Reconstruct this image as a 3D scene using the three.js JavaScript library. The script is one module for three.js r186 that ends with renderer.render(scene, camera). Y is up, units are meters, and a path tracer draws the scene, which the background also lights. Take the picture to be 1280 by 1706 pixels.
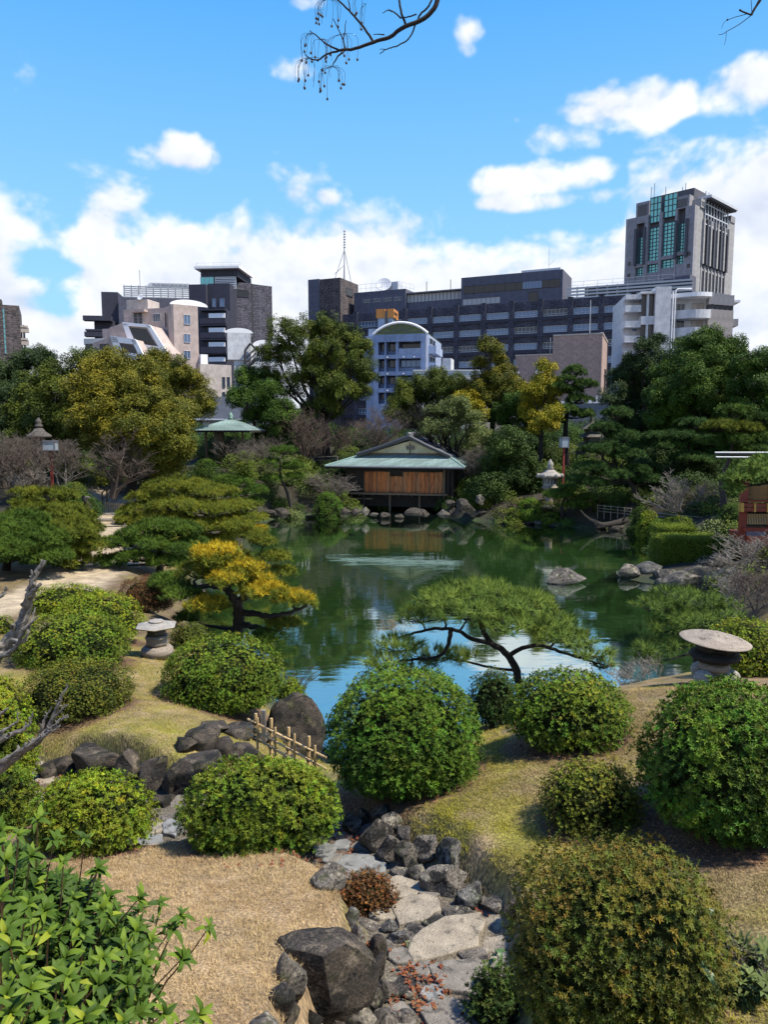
import * as THREE from 'three';
import { mergeGeometries, mergeVertices } from 'three/addons/utils/BufferGeometryUtils.js';

// ---------------------------------------------------------------- camera, sky, sun, exposure
const V3 = THREE.Vector3, PI = Math.PI, sin = Math.sin, cos = Math.cos, rad = (d) => d * PI / 180;
const F = 1232, CX = 640, CY = 853, TILT = rad(6.4), EYE = new V3(0, 6.2, 0);
const scene = new THREE.Scene();
const camera = new THREE.PerspectiveCamera(2 * Math.atan(CY / F) * 180 / PI, 1280 / 1706, 0.1, 1500);
camera.position.copy(EYE); camera.rotation.x = -TILT;
const renderer = new THREE.WebGLRenderer({ antialias: true });
renderer.toneMapping = THREE.LinearToneMapping;
renderer.toneMappingExposure = 1.58;
renderer.shadowMap.enabled = true;
const SUN = new V3(0.48, 0.85, 0.15).normalize();
const sun = new THREE.DirectionalLight(new THREE.Color().setRGB(1, 0.93, 0.80), 5.0);
sun.position.copy(SUN).multiplyScalar(200); sun.castShadow = true; sun.shadow.radius = 7;
Object.assign(sun.shadow.camera, { left: -140, right: 140, top: 140, bottom: -140, near: 1, far: 500 });
scene.add(sun, sun.target);

function rng(seed) { let a = seed >>> 0; return () => { a = (a + 0x6d2b79f5) | 0; let t = Math.imul(a ^ (a >>> 15), 1 | a); t = (t + Math.imul(t ^ (t >>> 7), 61 | t)) ^ t; return ((t ^ (t >>> 14)) >>> 0) / 4294967296; }; }
const R0 = rng(7);
const clamp = (x, a = 0, b = 1) => x < a ? a : x > b ? b : x, lerp = (a, b, t) => a + (b - a) * t;
const sstep = (a, b, x) => { const t = clamp((x - a) / (b - a)); return t * t * (3 - 2 * t); };
// gradient noise in three dimensions
const PERM = new Uint8Array(512); { const r = rng(99), p = [...Array(256).keys()]; for (let i = 255; i > 0; i--) { const j = (r() * (i + 1)) | 0; [p[i], p[j]] = [p[j], p[i]]; } for (let i = 0; i < 512; i++) PERM[i] = p[i & 255]; }
const GX = [1, -1, 1, -1, 1, -1, 1, -1, 0, 0, 0, 0, 1, -1, 0, 0], GY = [1, 1, -1, -1, 0, 0, 0, 0, 1, -1, 1, -1, 1, 1, -1, -1], GZ = [0, 0, 0, 0, 1, 1, -1, -1, 1, 1, -1, -1, 0, 0, 1, -1];
function noise(x, y, z = 0, per = 0) {
  let X = Math.floor(x), Y = Math.floor(y), Z = Math.floor(z); x -= X; y -= Y; z -= Z;
  let X1 = X + 1, Y1 = Y + 1; if (per) { X = ((X % per) + per) % per; Y = ((Y % per) + per) % per; X1 = (X + 1) % per; Y1 = (Y + 1) % per; }
  X &= 255; Y &= 255; Z &= 255; X1 &= 255; Y1 &= 255; const Z1 = (Z + 1) & 255;
  const u = x * x * x * (x * (x * 6 - 15) + 10), v = y * y * y * (y * (y * 6 - 15) + 10), w = z * z * z * (z * (z * 6 - 15) + 10);
  const g = (a, b, c, dx, dy, dz) => { const h = PERM[PERM[PERM[a] + b] + c] & 15; return GX[h] * dx + GY[h] * dy + GZ[h] * dz; };
  const a = lerp(lerp(g(X, Y, Z, x, y, z), g(X1, Y, Z, x - 1, y, z), u), lerp(g(X, Y1, Z, x, y - 1, z), g(X1, Y1, Z, x - 1, y - 1, z), u), v);
  const b = lerp(lerp(g(X, Y, Z1, x, y, z - 1), g(X1, Y, Z1, x - 1, y, z - 1), u), lerp(g(X, Y1, Z1, x, y - 1, z - 1), g(X1, Y1, Z1, x - 1, y - 1, z - 1), u), v);
  return lerp(a, b, w);
}
function fbm(x, y, z, o, gain = 0.5) { let s = 0, a = 1, n = 0; for (let i = 0; i < o; i++) { s += a * noise(x, y, z); n += a; a *= gain; x = x * 2.03 + 17.1; y = y * 2.03 + 5.3; z = z * 2.03 + 9.7; } return s / n; }

// directions of the photograph's picture points, used for measuring the place
function ray(px, py) { const dx = (px - CX) / F, dy = (CY - py) / F, c = cos(TILT), s = sin(TILT); return new V3(dx, dy * c - s, -dy * s - c); }

// the sky: blue air and winter cumulus, as a function of direction
{
  const SKYK = .68, billow = (x, y, z, o) => { let s = 0, a = 1, n = 0; for (let i = 0; i < o; i++) { s += a * (Math.abs(noise(x, y, z)) * 2.4 - .52); n += a; a *= .52; x = x * 2.1 + 7.1; y = y * 2.1 + 3.3; z = z * 2.1 + 1.7; } return s / n; };
  const W = 4096, H = 2048, data = new Float32Array(W * H * 4);
  const ae = (px, py) => { const d = ray(px, py).normalize(); return [Math.atan2(d.x, -d.z), Math.asin(d.y)]; };
  const tops = [[0, 318], [60, 322], [110, 318], [150, 300], [230, 322], [300, 350], [345, 398], [375, 380], [410, 340], [450, 333], [520, 345], [600, 338], [660, 345], [710, 382], [780, 378], [835, 402], [880, 378], [960, 355], [1035, 335], [1055, 290], [1130, 262], [1200, 222], [1285, 200]].map(([a, b]) => ae(a, b));
  const topAt = (az) => {
    if (az > tops[0][0] && az < tops[tops.length - 1][0]) for (let i = 1; i < tops.length; i++) if (az < tops[i][0]) { const t = (az - tops[i - 1][0]) / (tops[i][0] - tops[i - 1][0]); return lerp(tops[i - 1][1], tops[i][1], t * t * (3 - 2 * t)); }
    const e = 0.33 + 0.13 * noise(cos(az) * 2.2 + 3, sin(az) * 2.2, 4.5), d = az > 0 ? az - tops[tops.length - 1][0] : tops[0][0] - az;
    return lerp(az > 0 ? tops[tops.length - 1][1] : tops[0][1], e, sstep(0, 0.5, Math.min(d, 6)));
  };
  const T = new Float32Array(W); for (let i = 0; i < W; i++) { const r = ((i + 0.5) / W - 0.5) * 2 * PI; T[i] = topAt(Math.atan2(cos(r), -sin(r))); }
  const puffs = [[286, 258, 62, 26, 1], [300, 245, 34, 22, .8], [1030, 185, 85, 34, 1], [1085, 170, 60, 32, 1], [945, 228, 80, 20, .75], [1140, 160, 34, 26, .8], [1245, 145, 75, 34, 1.1], [900, 300, 90, 26, 1], [960, 290, 50, 24, .9], [855, 338, 50, 14, .8], [920, 336, 70, 14, .7], [786, 60, 22, 24, .85], [500, 2, 34, 10, .6], [40, 135, 12, 26, .2], [478, 116, 26, 12, .3], [550, 330, 18, 12, .4], [1010, 330, 60, 14, .6], [870, 195, 22, 8, .5]].map(([x, y, a, b, w]) => [...ae(x, y), a / F, b / F, w]);
  const more = rng(21); for (let i = 0; i < 40; i++) { const az = (more() * 2 - 1) * PI, el = 0.35 + more() * 0.6; if (Math.abs(az) > 0.62 || el > 0.62) puffs.push([az, el, 0.05 + more() * 0.1, 0.02 + more() * 0.03, 0.7 + more() * 0.4]); }
  const holes = [[85, 470, 56, 46, .8], [60, 440, 46, 30, .5], [112, 515, 30, 26, .6]].map(([x, y, a, b, w]) => [...ae(x, y), a / F, b / F, w]);
  const ground = [0.16, 0.17, 0.14];
  for (let row = 0; row < H; row++) {
    const el = ((row + 0.5) / H - 0.5) * PI, y = sin(el), ce = cos(el);
    const k = clamp(el / rad(90)), blue = [Math.max(.05, .42 - 1.0 * k), Math.max(.22, .82 - 1.26 * k), Math.max(.72, 1.10 - .55 * k)];
    const near = puffs.filter((p) => Math.abs(el - p[1]) < p[3] * 2.6), nearH = holes.filter((p) => Math.abs(el - p[1]) < p[3] * 2.6);
    for (let col = 0; col < W; col++) {
      const o = (row * W + col) * 4; data[o + 3] = 1;
      if (el <= 0) { data[o] = ground[0]; data[o + 1] = ground[1]; data[o + 2] = ground[2]; continue; }
      const r = ((col + 0.5) / W - 0.5) * 2 * PI, x = cos(r) * ce, z = sin(r) * ce, az = Math.atan2(x, -z);
      const top = T[col]; let f = clamp((top - el) * 9, -1.2, 0.9), c = 0, g = 0;
      if (f > -1.0 || near.length) {
        for (const p of near) { let da = az - p[0]; if (da > PI) da -= 2 * PI; if (da < -PI) da += 2 * PI; const q = (da * da) * ce * ce / (p[2] * p[2]) + (el - p[1]) ** 2 / (p[3] * p[3]); if (q < 6) f = Math.max(f, p[4] * (0.42 - 0.42 * q)); }
        for (const p of nearH) { const da = az - p[0], q = (da * da) / (p[2] * p[2]) + (el - p[1]) ** 2 / (p[3] * p[3]); if (q < 6) f -= p[4] * Math.exp(-q); }
        if (f > -0.85) {
          const wx = noise(x * 7, y * 9, z * 7) * 0.02, wy = noise(x * 7 + 9, y * 9, z * 7 + 4) * 0.02;
          const n = .5 * billow((x + wx) * 8, (y + wy) * 11, z * 8, 6) + .75 * fbm((x + wx) * 13, (y + wy) * 17, z * 13, 6, .58), n2 = .5 * billow((x + wx) * 8 + .07, (y + wy) * 11 + .26, z * 8, 4) + .75 * fbm((x + wx) * 13 + .1, (y + wy) * 17 + .34, z * 13, 4, .58);
          const d = f + n * 1.0; c = sstep(-0.05, 0.42, d);
          g = clamp(0.42 * clamp(d - .40) + (n2 - n) * 1.0 + 0.18 + 0.35 * fbm(x * 4, y * 8, z * 4 + 3, 3));
        }
      }
      const wht = [lerp(1.02, .60, g), lerp(1.03, .67, g), lerp(1.06, .83, g)];
      const haze = 0.35 * Math.exp(-el / 0.12);
      for (let i = 0; i < 3; i++) { const b = lerp(blue[i], [.72, .82, .98][i], haze); data[o + i] = lerp(b, wht[i], c * 0.95) * SKYK; }
    }
  }
  const tex = new THREE.DataTexture(data, W, H, THREE.RGBAFormat, THREE.FloatType);
  tex.mapping = THREE.EquirectangularReflectionMapping; tex.magFilter = THREE.LinearFilter; tex.needsUpdate = true;
  scene.background = tex; scene.environment = tex;
}

// ---------------------------------------------------------------- helpers
const used = {};
function numbered(n) { const k = used[n] = (used[n] ?? -1) + 1; return k ? n + '_' + String(k).padStart(3, '0') : n; }
function tag(o, label, category, group, kind) { if (label) o.userData.label = label; if (category) o.userData.category = category; if (group) o.userData.group = group; if (kind) o.userData.kind = kind; return o; }
function thing(name, label, category, pos, turn = 0, group) { const o = new THREE.Group(); o.name = numbered(name); o.position.copy(pos); o.rotation.y = turn; scene.add(o); return tag(o, label, category, group); }
function part(name, geo, mat, parent, label) { const m = new THREE.Mesh(geo, mat); m.name = name; m.castShadow = m.receiveShadow = true; if (parent) parent.add(m); else { m.name = numbered(name); scene.add(m); } if (label) m.userData.label = label; return m; }
const struct = (name, geo, mat) => tag(part(name, geo, mat), null, null, null, 'structure');
function mg(list) {
  const all = list.map((g) => { g = g.index ? g.toNonIndexed() : g; for (const k of Object.keys(g.attributes)) if (!['position', 'normal', 'uv'].includes(k)) g.deleteAttribute(k); g.morphAttributes = {}; return g; });
  return all.length === 1 ? all[0] : mergeGeometries(all);
}
function bx(x0, x1, y0, y1, z0, z1) {
  if (x1 < x0) [x0, x1] = [x1, x0]; if (y1 < y0) [y0, y1] = [y1, y0]; if (z1 < z0) [z0, z1] = [z1, z0];
  const w = x1 - x0, h = y1 - y0, d = z1 - z0, g = new THREE.BoxGeometry(w, h, d), uv = g.attributes.uv, s = [[d, h], [d, h], [w, d], [w, d], [w, h], [w, h]];
  for (let i = 0; i < 24; i++) { const [a, b] = s[i >> 2]; uv.setXY(i, uv.getX(i) * a, uv.getY(i) * b); }
  return g.translate((x0 + x1) / 2, (y0 + y1) / 2, (z0 + z1) / 2);
}
// a tapered tube through points with a radius for each
function tube(pts, radii, seg = 6, cap = true) {
  const n = pts.length, P = [], N = [], U = [], I = [], t = new V3(), a = new V3(), b = new V3(), pt = new V3(); let len = 0;
  for (let i = 0; i < n; i++) {
    t.copy(pts[Math.min(i + 1, n - 1)]).sub(pts[Math.max(i - 1, 0)]).normalize();
    if (!i) { a.set(Math.abs(t.y) > .9 ? 1 : 0, Math.abs(t.y) > .9 ? 0 : 1, 0).cross(t).normalize(); } else { a.addScaledVector(t, -a.dot(t)).normalize(); len += pts[i].distanceTo(pts[i - 1]); }
    b.crossVectors(t, a);
    const r = typeof radii === 'number' ? radii : radii[i];
    for (let k = 0; k <= seg; k++) { const q = k / seg * 2 * PI, c = cos(q), s = sin(q); pt.set(0, 0, 0).addScaledVector(a, c).addScaledVector(b, s); N.push(pt.x, pt.y, pt.z); P.push(pts[i].x + pt.x * r, pts[i].y + pt.y * r, pts[i].z + pt.z * r); U.push(k / seg * Math.max(.05, r * 6.28), len); }
    if (i) for (let k = 0; k < seg; k++) { const p = (i - 1) * (seg + 1) + k, q = p + seg + 1; I.push(p, p + 1, q, q, p + 1, q + 1); }
  }
  if (cap) for (const [i, d] of [[0, -1], [n - 1, 1]]) { t.copy(pts[Math.min(i + 1, n - 1)]).sub(pts[Math.max(i - 1, 0)]).normalize().multiplyScalar(d); const c = P.length / 3; P.push(pts[i].x, pts[i].y, pts[i].z); N.push(t.x, t.y, t.z); U.push(0, 0); for (let k = 0; k < seg; k++) d > 0 ? I.push(i * (seg + 1) + k, i * (seg + 1) + k + 1, c) : I.push(i * (seg + 1) + k + 1, i * (seg + 1) + k, c); }
  const g = new THREE.BufferGeometry(); g.setAttribute('position', new THREE.Float32BufferAttribute(P, 3)); g.setAttribute('normal', new THREE.Float32BufferAttribute(N, 3)); g.setAttribute('uv', new THREE.Float32BufferAttribute(U, 2)); g.setIndex(I); return g;
}
// a smooth, slightly wandering line through points
function smooth(pts, per = 4, wob = 0, rnd = R0) { const c = new THREE.CatmullRomCurve3(pts, false, 'centripetal'), o = c.getPoints((pts.length - 1) * per); if (wob) for (let i = 1; i < o.length - 1; i++) o[i].add(new V3(rnd() - .5, rnd() - .5, rnd() - .5).multiplyScalar(wob)); return o; }
const taper = (n, a, b, p = 1) => Array.from({ length: n }, (_, i) => lerp(a, b, Math.pow(i / (n - 1), p)));
const lathe = (prof, seg = 24) => new THREE.LatheGeometry(prof.map(([r, y]) => new THREE.Vector2(r, y)), seg);
const v = (x, y, z) => new V3(x, y, z);

// ---------------------------------------------------------------- textures and materials
function tex(size, fn, rep = 1, color = true) {
  const d = new Uint8Array(size * size * 4);
  for (let y = 0; y < size; y++) for (let x = 0; x < size; x++) { const c = fn(x / size, y / size), o = (y * size + x) * 4; for (let i = 0; i < 3; i++) d[o + i] = clamp((Array.isArray(c) ? c[i] : c)) * 255; d[o + 3] = 255; }
  const t = new THREE.DataTexture(d, size, size); t.wrapS = t.wrapT = THREE.RepeatWrapping; t.magFilter = THREE.LinearFilter; t.repeat.set(rep, rep); if (color) t.colorSpace = THREE.SRGBColorSpace; t.needsUpdate = true; return t;
}
const pf = (u, w, per, o, z = 0) => { let s = 0, a = 1, n = 0; for (let i = 0; i < o; i++) { s += a * noise(u * per, w * per, z + i * 3.7, per); n += a; a *= .55; per *= 2; } return s / n; };
const again = (t, rep) => { const c = t.clone(); c.repeat.set(rep, rep); c.needsUpdate = true; return c; };
const concreteTex = tex(512, (a, b) => .86 + .16 * pf(a, b, 4, 5, 1) + .10 * pf(a, b, 64, 2, 8) + .07 * pf(a * 1, b * .15, 16, 2, 20), .25);
const rockTex = tex(1024, (a, b) => { const n = pf(a, b, 4, 7, 3), sp = pf(a, b, 60, 3, 6), l = sstep(.10, .20, pf(a, b, 7, 6, 12)) * (.5 + .5 * sstep(0, .2, pf(a, b, 40, 3, 50))), dk = sstep(.02, .22, pf(a, b, 5, 6, 31)), ms = sstep(.12, .26, pf(a, b, 4, 6, 44)), cr = sstep(.03, .0, Math.abs(pf(a, b, 5, 5, 71))) * .35, k = clamp(.56 + .55 * n + .45 * sp - .30 * dk - cr); return [lerp(k, k * .75, ms) + l * .34, lerp(k * .975, k * .80, ms) + l * .345, lerp(k * .93, k * .55, ms) + l * .30]; }, .9);
const rockBump = tex(512, (a, b) => .5 + .5 * pf(a, b, 6, 6, 3) + .25 * pf(a, b, 40, 3, 6), 1.1, false);
const granTex = tex(512, (a, b) => { const k = .78 + .22 * pf(a, b, 5, 4, 13) + .34 * pf(a, b, 70, 2, 16) - .22 * sstep(.1, .35, pf(a, b, 7, 4, 41)); return [k, k * .985, k * .95]; }, 1.6);
const groundTex = tex(1024, (a, b) => { const n = .72 + .3 * pf(a, b, 5, 5, 5) + .5 * pf(a, b, 90, 3, 9); return [n, n, n * .97]; }, .45);
const groundBump = tex(512, (a, b) => .5 + .4 * pf(a, b, 10, 4, 5) + .5 * pf(a, b, 60, 3, 9), .8, false);
const barkTex = tex(256, (a, b) => .62 + .5 * pf(a, b * .35, 12, 4, 2) + .2 * pf(a, b, 30, 2, 7), 2);
const barkBump = tex(256, (a, b) => .5 + .7 * pf(a, b * .35, 12, 4, 2), 2, false);
const woodTex = tex(256, (a, b) => { const n = pf(a, b * .08, 32, 3, 2), s = sstep(.12, .4, pf(a, b * .4, 6, 4, 11)); const k = .82 + .45 * n - .28 * s; return [k, k * .97, k * .92]; }, .8);
const brickFn = (wN, hN, base, vary, mort) => (a, b) => { const r = Math.floor(b * hN), o = (r & 1) * .5, c = Math.floor(a * wN + o), fx = a * wN + o - c, fy = b * hN - r, q = PERM[(PERM[((c % wN) + wN) % wN & 255] + r) & 255] / 255, e = (fx < .05 || fy < .12) ? mort : 1, k = (base + vary * (q - .5) + .08 * pf(a, b, 6, 4, 3)) * e; return [k * (1 + .06 * (q - .5)), k, k * (1 - .05 * (q - .5))]; };
const brickTex = tex(512, brickFn(10, 30, .80, .22, .86), .5);
const darkTileTex = tex(512, brickFn(8, 24, .74, .5, .82), .22);
const copperTex = tex(512, (a, b) => { const n = pf(a, b, 6, 5, 2), s = pf(a, b * .2, 24, 3, 9), l = (b * 16) % 1 < .1 ? .86 : 1; const k = (.84 + .3 * n + .24 * s) * l; return [k * .96, k, k * .99]; }, .35);
const waterBump = tex(1024, (a, b) => .5 + .42 * pf(a, b, 5, 4, 2) + .14 * pf(a * 1, b * 1, 22, 4, 7), .085, false);
function std(rgb, rough = .8, o = {}) { const m = new THREE.MeshStandardMaterial({ roughness: rough, metalness: 0, ...o }); m.color.setRGB(...rgb); return m; }
const phys = (rough, sp) => new THREE.MeshPhysicalMaterial({ roughness: rough, specularIntensity: sp, vertexColors: true, side: THREE.DoubleSide });
const M = {
  rock: std([.29, .265, .245], .9, { map: rockTex, bumpMap: rockBump, bumpScale: .012 }),
  rockDark: std([.13, .108, .09], .9, { map: rockTex, bumpMap: rockBump, bumpScale: .014 }),
  rockPale: std([.42, .385, .345], .9, { map: rockTex, bumpMap: rockBump, bumpScale: .012 }),
  rockBlue: std([.30, .30, .305], .85, { map: rockTex, bumpMap: rockBump, bumpScale: .012 }),
  flag: std([.43, .38, .31], .9, { map: granTex, bumpMap: rockBump, bumpScale: .02 }),
  flagGrey: std([.27, .25, .23], .9, { map: granTex, bumpMap: rockBump, bumpScale: .014 }),
  flagBlue: std([.30, .315, .33], .85, { map: granTex, bumpMap: rockBump, bumpScale: .012 }),
  lantern: std([.40, .345, .30], .9, { map: granTex, bumpMap: rockBump, bumpScale: .008 }),
  lanternDark: std([.13, .12, .115], .9, { map: granTex, bumpMap: rockBump, bumpScale: .01 }),
  lanternWhite: std([.46, .44, .42], .85, { map: granTex }),
  bark: std([.075, .062, .052], .95, { map: barkTex, bumpMap: barkBump, bumpScale: .02 }),
  barkDark: std([.035, .028, .025], .95, { map: barkTex, bumpMap: barkBump, bumpScale: .02 }),
  barkPale: std([.46, .42, .37], .95, { map: barkTex, bumpMap: barkBump, bumpScale: .015 }),
  barkBrown: std([.13, .10, .085], .95, { map: barkTex }),
  twigGrey: std([.105, .088, .072], .95), twigPink: std([.10, .070, .055], .95), twigPale: std([.22, .195, .165], .95), twigBrown: std([.10, .075, .06], .95),
  leaf: phys(.6, .28),
  needle: phys(.7, .2),
  core: new THREE.MeshPhysicalMaterial({ roughness: 1, specularIntensity: 0, color: new THREE.Color().setRGB(.016, .021, .008) }),  // near-black fill that stands for the shade inside shrubs
  bamboo: std([.74, .55, .30], .5, { map: woodTex }), bambooNode: std([.24, .17, .09], .7), rope: std([.02, .018, .016], .9),
  wood: std([.20, .145, .10], .8, { map: woodTex }), woodGrey: std([.27, .26, .25], .85, { map: woodTex }),
  plank: std([.58, .20, .062], .7, { map: woodTex }), plankB: std([.44, .155, .05], .7, { map: woodTex }), plankC: std([.50, .215, .09], .75, { map: woodTex }), plankD: std([.34, .12, .045], .75, { map: woodTex }), woodBlack: std([.022, .018, .016], .8, { map: woodTex }),
  copper: std([.235, .305, .295], .7, { map: copperTex }), copperTrim: std([.16, .26, .23], .7), tile: std([.16, .165, .18], .5), tileDark: std([.045, .047, .055], .5),
  plaster: std([.72, .66, .44], .9, { map: concreteTex }),
  dark: std([.115, .112, .155], .85, { map: darkTileTex }), darkNavy: std([.045, .046, .075], .7, { map: concreteTex }), darkGrey: std([.13, .135, .185], .8, { map: concreteTex }), darkBrown: std([.15, .125, .13], .85, { map: darkTileTex }),
  steel: std([.40, .42, .45], .45, { metalness: .4 }), steelWhite: std([.50, .52, .56], .5), steelDark: std([.12, .12, .14], .5),
  glass: std([.03, .045, .065], .06, { metalness: .0 }), glassBlue: std([.10, .16, .27], .12, { metalness: .35 }), glassTeal: std([.14, .42, .44], .16, { metalness: .55 }), glassDark: std([.012, .014, .02], .15),
  curtain: std([.42, .42, .42], .9),
  pink: std([.56, .455, .42], .9, { map: concreteTex }), pinkPale: std([.60, .53, .49], .9, { map: concreteTex }), white: std([.76, .77, .80], .8, { map: concreteTex }), whiteTrim: std([.80, .80, .82], .6),
  blueWall: std([.30, .385, .59], .85, { map: concreteTex }), blueWallPale: std([.37, .45, .63], .85, { map: concreteTex }), orange: std([.62, .25, .055], .6, { map: concreteTex }),
  brick: std([.56, .40, .345], .9, { map: brickTex }), granite: std([.36, .345, .37], .75, { map: concreteTex }), granitePale: std([.42, .41, .415], .75, { map: concreteTex }), graniteDark: std([.07, .07, .085], .7),
  slate: std([.055, .065, .085], .7, { map: concreteTex }), greenRoof: std([.15, .20, .09], .8, { map: concreteTex }), stoneWall: std([.26, .28, .32], .9, { map: brickTex }),
  redLacquer: std([.21, .032, .014], .5), redLamp: std([.22, .035, .025], .6), gold: std([.50, .31, .07], .45, { metalness: .4 }), blind: std([.42, .24, .09], .8, { map: woodTex }), paper: std([.72, .74, .76], .7),
  lampGlass: new THREE.MeshPhysicalMaterial({ color: 0xdfe8ee, roughness: .15, transmission: .7, thickness: 0 }),
  strip: std([.78, .80, .84], .5), metalDark: std([.03, .03, .035], .5), sand: std([.5, .4, .28], .95),
  wrap: std([.25, .42, .34], .8), leafRed: std([.30, .045, .02], .8, { side: THREE.DoubleSide }), berry: std([.035, .018, .012], .6), branchDark: std([.012, .008, .010], .9),
};
// ---------------------------------------------------------------- the lie of the land (water level is y = 0)
const G = (px, py, h) => { const d = ray(px, py), t = (h - EYE.y) / d.y; return EYE.clone().addScaledVector(d, t); };          // where a sight line meets a height
const D = (px, py, dist) => { const d = ray(px, py); return EYE.clone().addScaledVector(d, dist / -d.z); };                  // where it is that far away
const W = (px, dist, h) => v((px - CX) / F * dist * 1.0, h, -dist);
const depthOf = (p) => -(p.z) * cos(TILT) - (p.y - EYE.y) * sin(TILT);
const mpp = (p) => depthOf(p) / F;
const pond = [G(545, 1262, 0), G(470, 1200, 0), G(420, 1130, 0), G(352, 1075, 0), G(322, 1040, 0), G(318, 985, 0), G(352, 930, 0), G(400, 885, 0), G(432, 868, 0), G(480, 861, 0), G(560, 860, 0), G(598, 856, 0), G(604, 846, 0), G(735, 845, 0), G(742, 860, 0), G(800, 868, 0), G(850, 873, 0), G(900, 872, 0), G(960, 879, 0), G(1010, 880, 0), G(1060, 886, 0), G(1110, 893, 0), G(1118, 912, 0), G(1085, 938, 0), G(1034, 951, 0), G(1030, 961, 0), G(1090, 970, 0), G(1200, 978, 0), v(12.2, 0, -26.5), v(9.6, 0, -20), v(7.2, 0, -15.9), v(5.2, 0, -14.6), v(3.2, 0, -13.2), v(1.2, 0, -11.6), v(-.3, 0, -11.2)].map((p) => [p.x, p.z]);
function pondDist(x, z) {   // negative inside the water
  let d = 1e9, inside = false; const n = pond.length;
  for (let i = 0, j = n - 1; i < n; j = i++) {
    const [ax, az] = pond[j], [bx_, bz] = pond[i], ex = bx_ - ax, ez = bz - az, t = clamp(((x - ax) * ex + (z - az) * ez) / (ex * ex + ez * ez));
    d = Math.min(d, (x - ax - t * ex) ** 2 + (z - az - t * ez) ** 2);
    if ((az > z) !== (bz > z) && x < ex * (z - az) / ez + ax) inside = !inside;
  }
  return (inside ? -1 : 1) * Math.sqrt(d);
}
const hs = [[400, 1440, 2.5], [250, 1444, 2.3], [100, 1450, 2.4], [400, 1560, 2.78], [250, 1600, 2.95], [400, 1700, 3.05], [520, 1500, 2.62], [100, 1700, 3.15], [690, 1360, 2.5], [800, 1300, 2.65], [870, 1262, 2.7], [960, 1200, 2.75], [1065, 1155, 2.75], [1180, 1145, 2.65], [800, 1430, 2.58], [980, 1400, 2.76], [1250, 1430, 2.95], [900, 1520, 2.62], [1000, 1700, 3.0], [1270, 1690, 3.1], [670, 1340, 2.4],
  [262, 1097, 1.7], [130, 1195, 1.95], [350, 1185, 1.8], [250, 1222, 2.25], [180, 1222, 2.2], [320, 1236, 2.15], [20, 1180, 2.0], [110, 1250, 2.05], [430, 1238, 1.62], [475, 1222, 1.15], [100, 975, 1.3], [30, 1000, 1.35], [170, 870, 1.2], [180, 850, 1.2], [20, 940, 1.35], [300, 960, 1.0], [395, 1055, .7], [300, 1000, 1.1], [480, 1290, 1.72], [1280, 1010, 1.2], [60, 1310, 1.55]].map(([a, b, h]) => { const p = G(a, b, h); return [p.x, p.z, h]; })
  .concat([[0, 0, 4.2], [-5, 0, 4.2], [5, 0, 4.2], [0, 8, 4.6], [-14, 0, 4.2], [14, 0, 4.4], [-14, -8, 2.6], [14, -9, 3]])
  .concat([[70, 45, 2.9], [210, 46, 1.9], [0, 55, 3], [355, 70, 3.9], [470, 62, 3.2], [655, 63, .9], [655, 74, 3.6], [800, 60, 1.8], [917, 50, 1.5], [985, 60, 3.6], [1100, 52, 2.2], [1270, 45, 2.0], [1270, 62, 3.8], [640, 85, 4.5], [100, 85, 5], [1200, 85, 5], [1400, 30, 2.2], [1280, 32, .7], [1180, 31.5, .45], [1130, 33, .45], [1160, 36, .5], [-200, 30, 2], [640, 110, 4.6], [-200, 100, 5], [1500, 100, 5], [1500, 60, 3.5], [-300, 60, 3.4]].map(([a, d, h]) => { const p = W(a, d, h); return [p.x, p.z, h]; }));
const tps = (() => {   // a thin plate through those heights
  const n = hs.length, N = n + 3, A = [], U = (r2) => r2 < 1e-9 ? 0 : r2 * Math.log(r2) * .5;
  for (let i = 0; i < n; i++) { const r = []; for (let j = 0; j < n; j++) r.push(U(((hs[i][0] - hs[j][0]) ** 2 + (hs[i][1] - hs[j][1]) ** 2) / 100) + (i === j ? .004 : 0)); r.push(1, hs[i][0] / 10, hs[i][1] / 10, hs[i][2]); A.push(r); }
  for (let k = 0; k < 3; k++) { const r = []; for (let j = 0; j < n; j++) r.push(k ? hs[j][k - 1] / 10 : 1); r.push(0, 0, 0, 0); A.push(r); }
  for (let c = 0; c < N; c++) { let p = c; for (let r = c + 1; r < N; r++) if (Math.abs(A[r][c]) > Math.abs(A[p][c])) p = r; [A[c], A[p]] = [A[p], A[c]]; for (let r = 0; r < N; r++) if (r !== c) { const f = A[r][c] / A[c][c]; if (f) for (let k = c; k <= N; k++) A[r][k] -= f * A[c][k]; } }
  const w = A.map((r, i) => r[N] / r[i]);
  return (x, z) => { let s = w[n] + w[n + 1] * x / 10 + w[n + 2] * z / 10; for (let i = 0; i < n; i++) s += w[i] * U(((x - hs[i][0]) ** 2 + (z - hs[i][1]) ** 2) / 100); return s; };
})();
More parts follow.
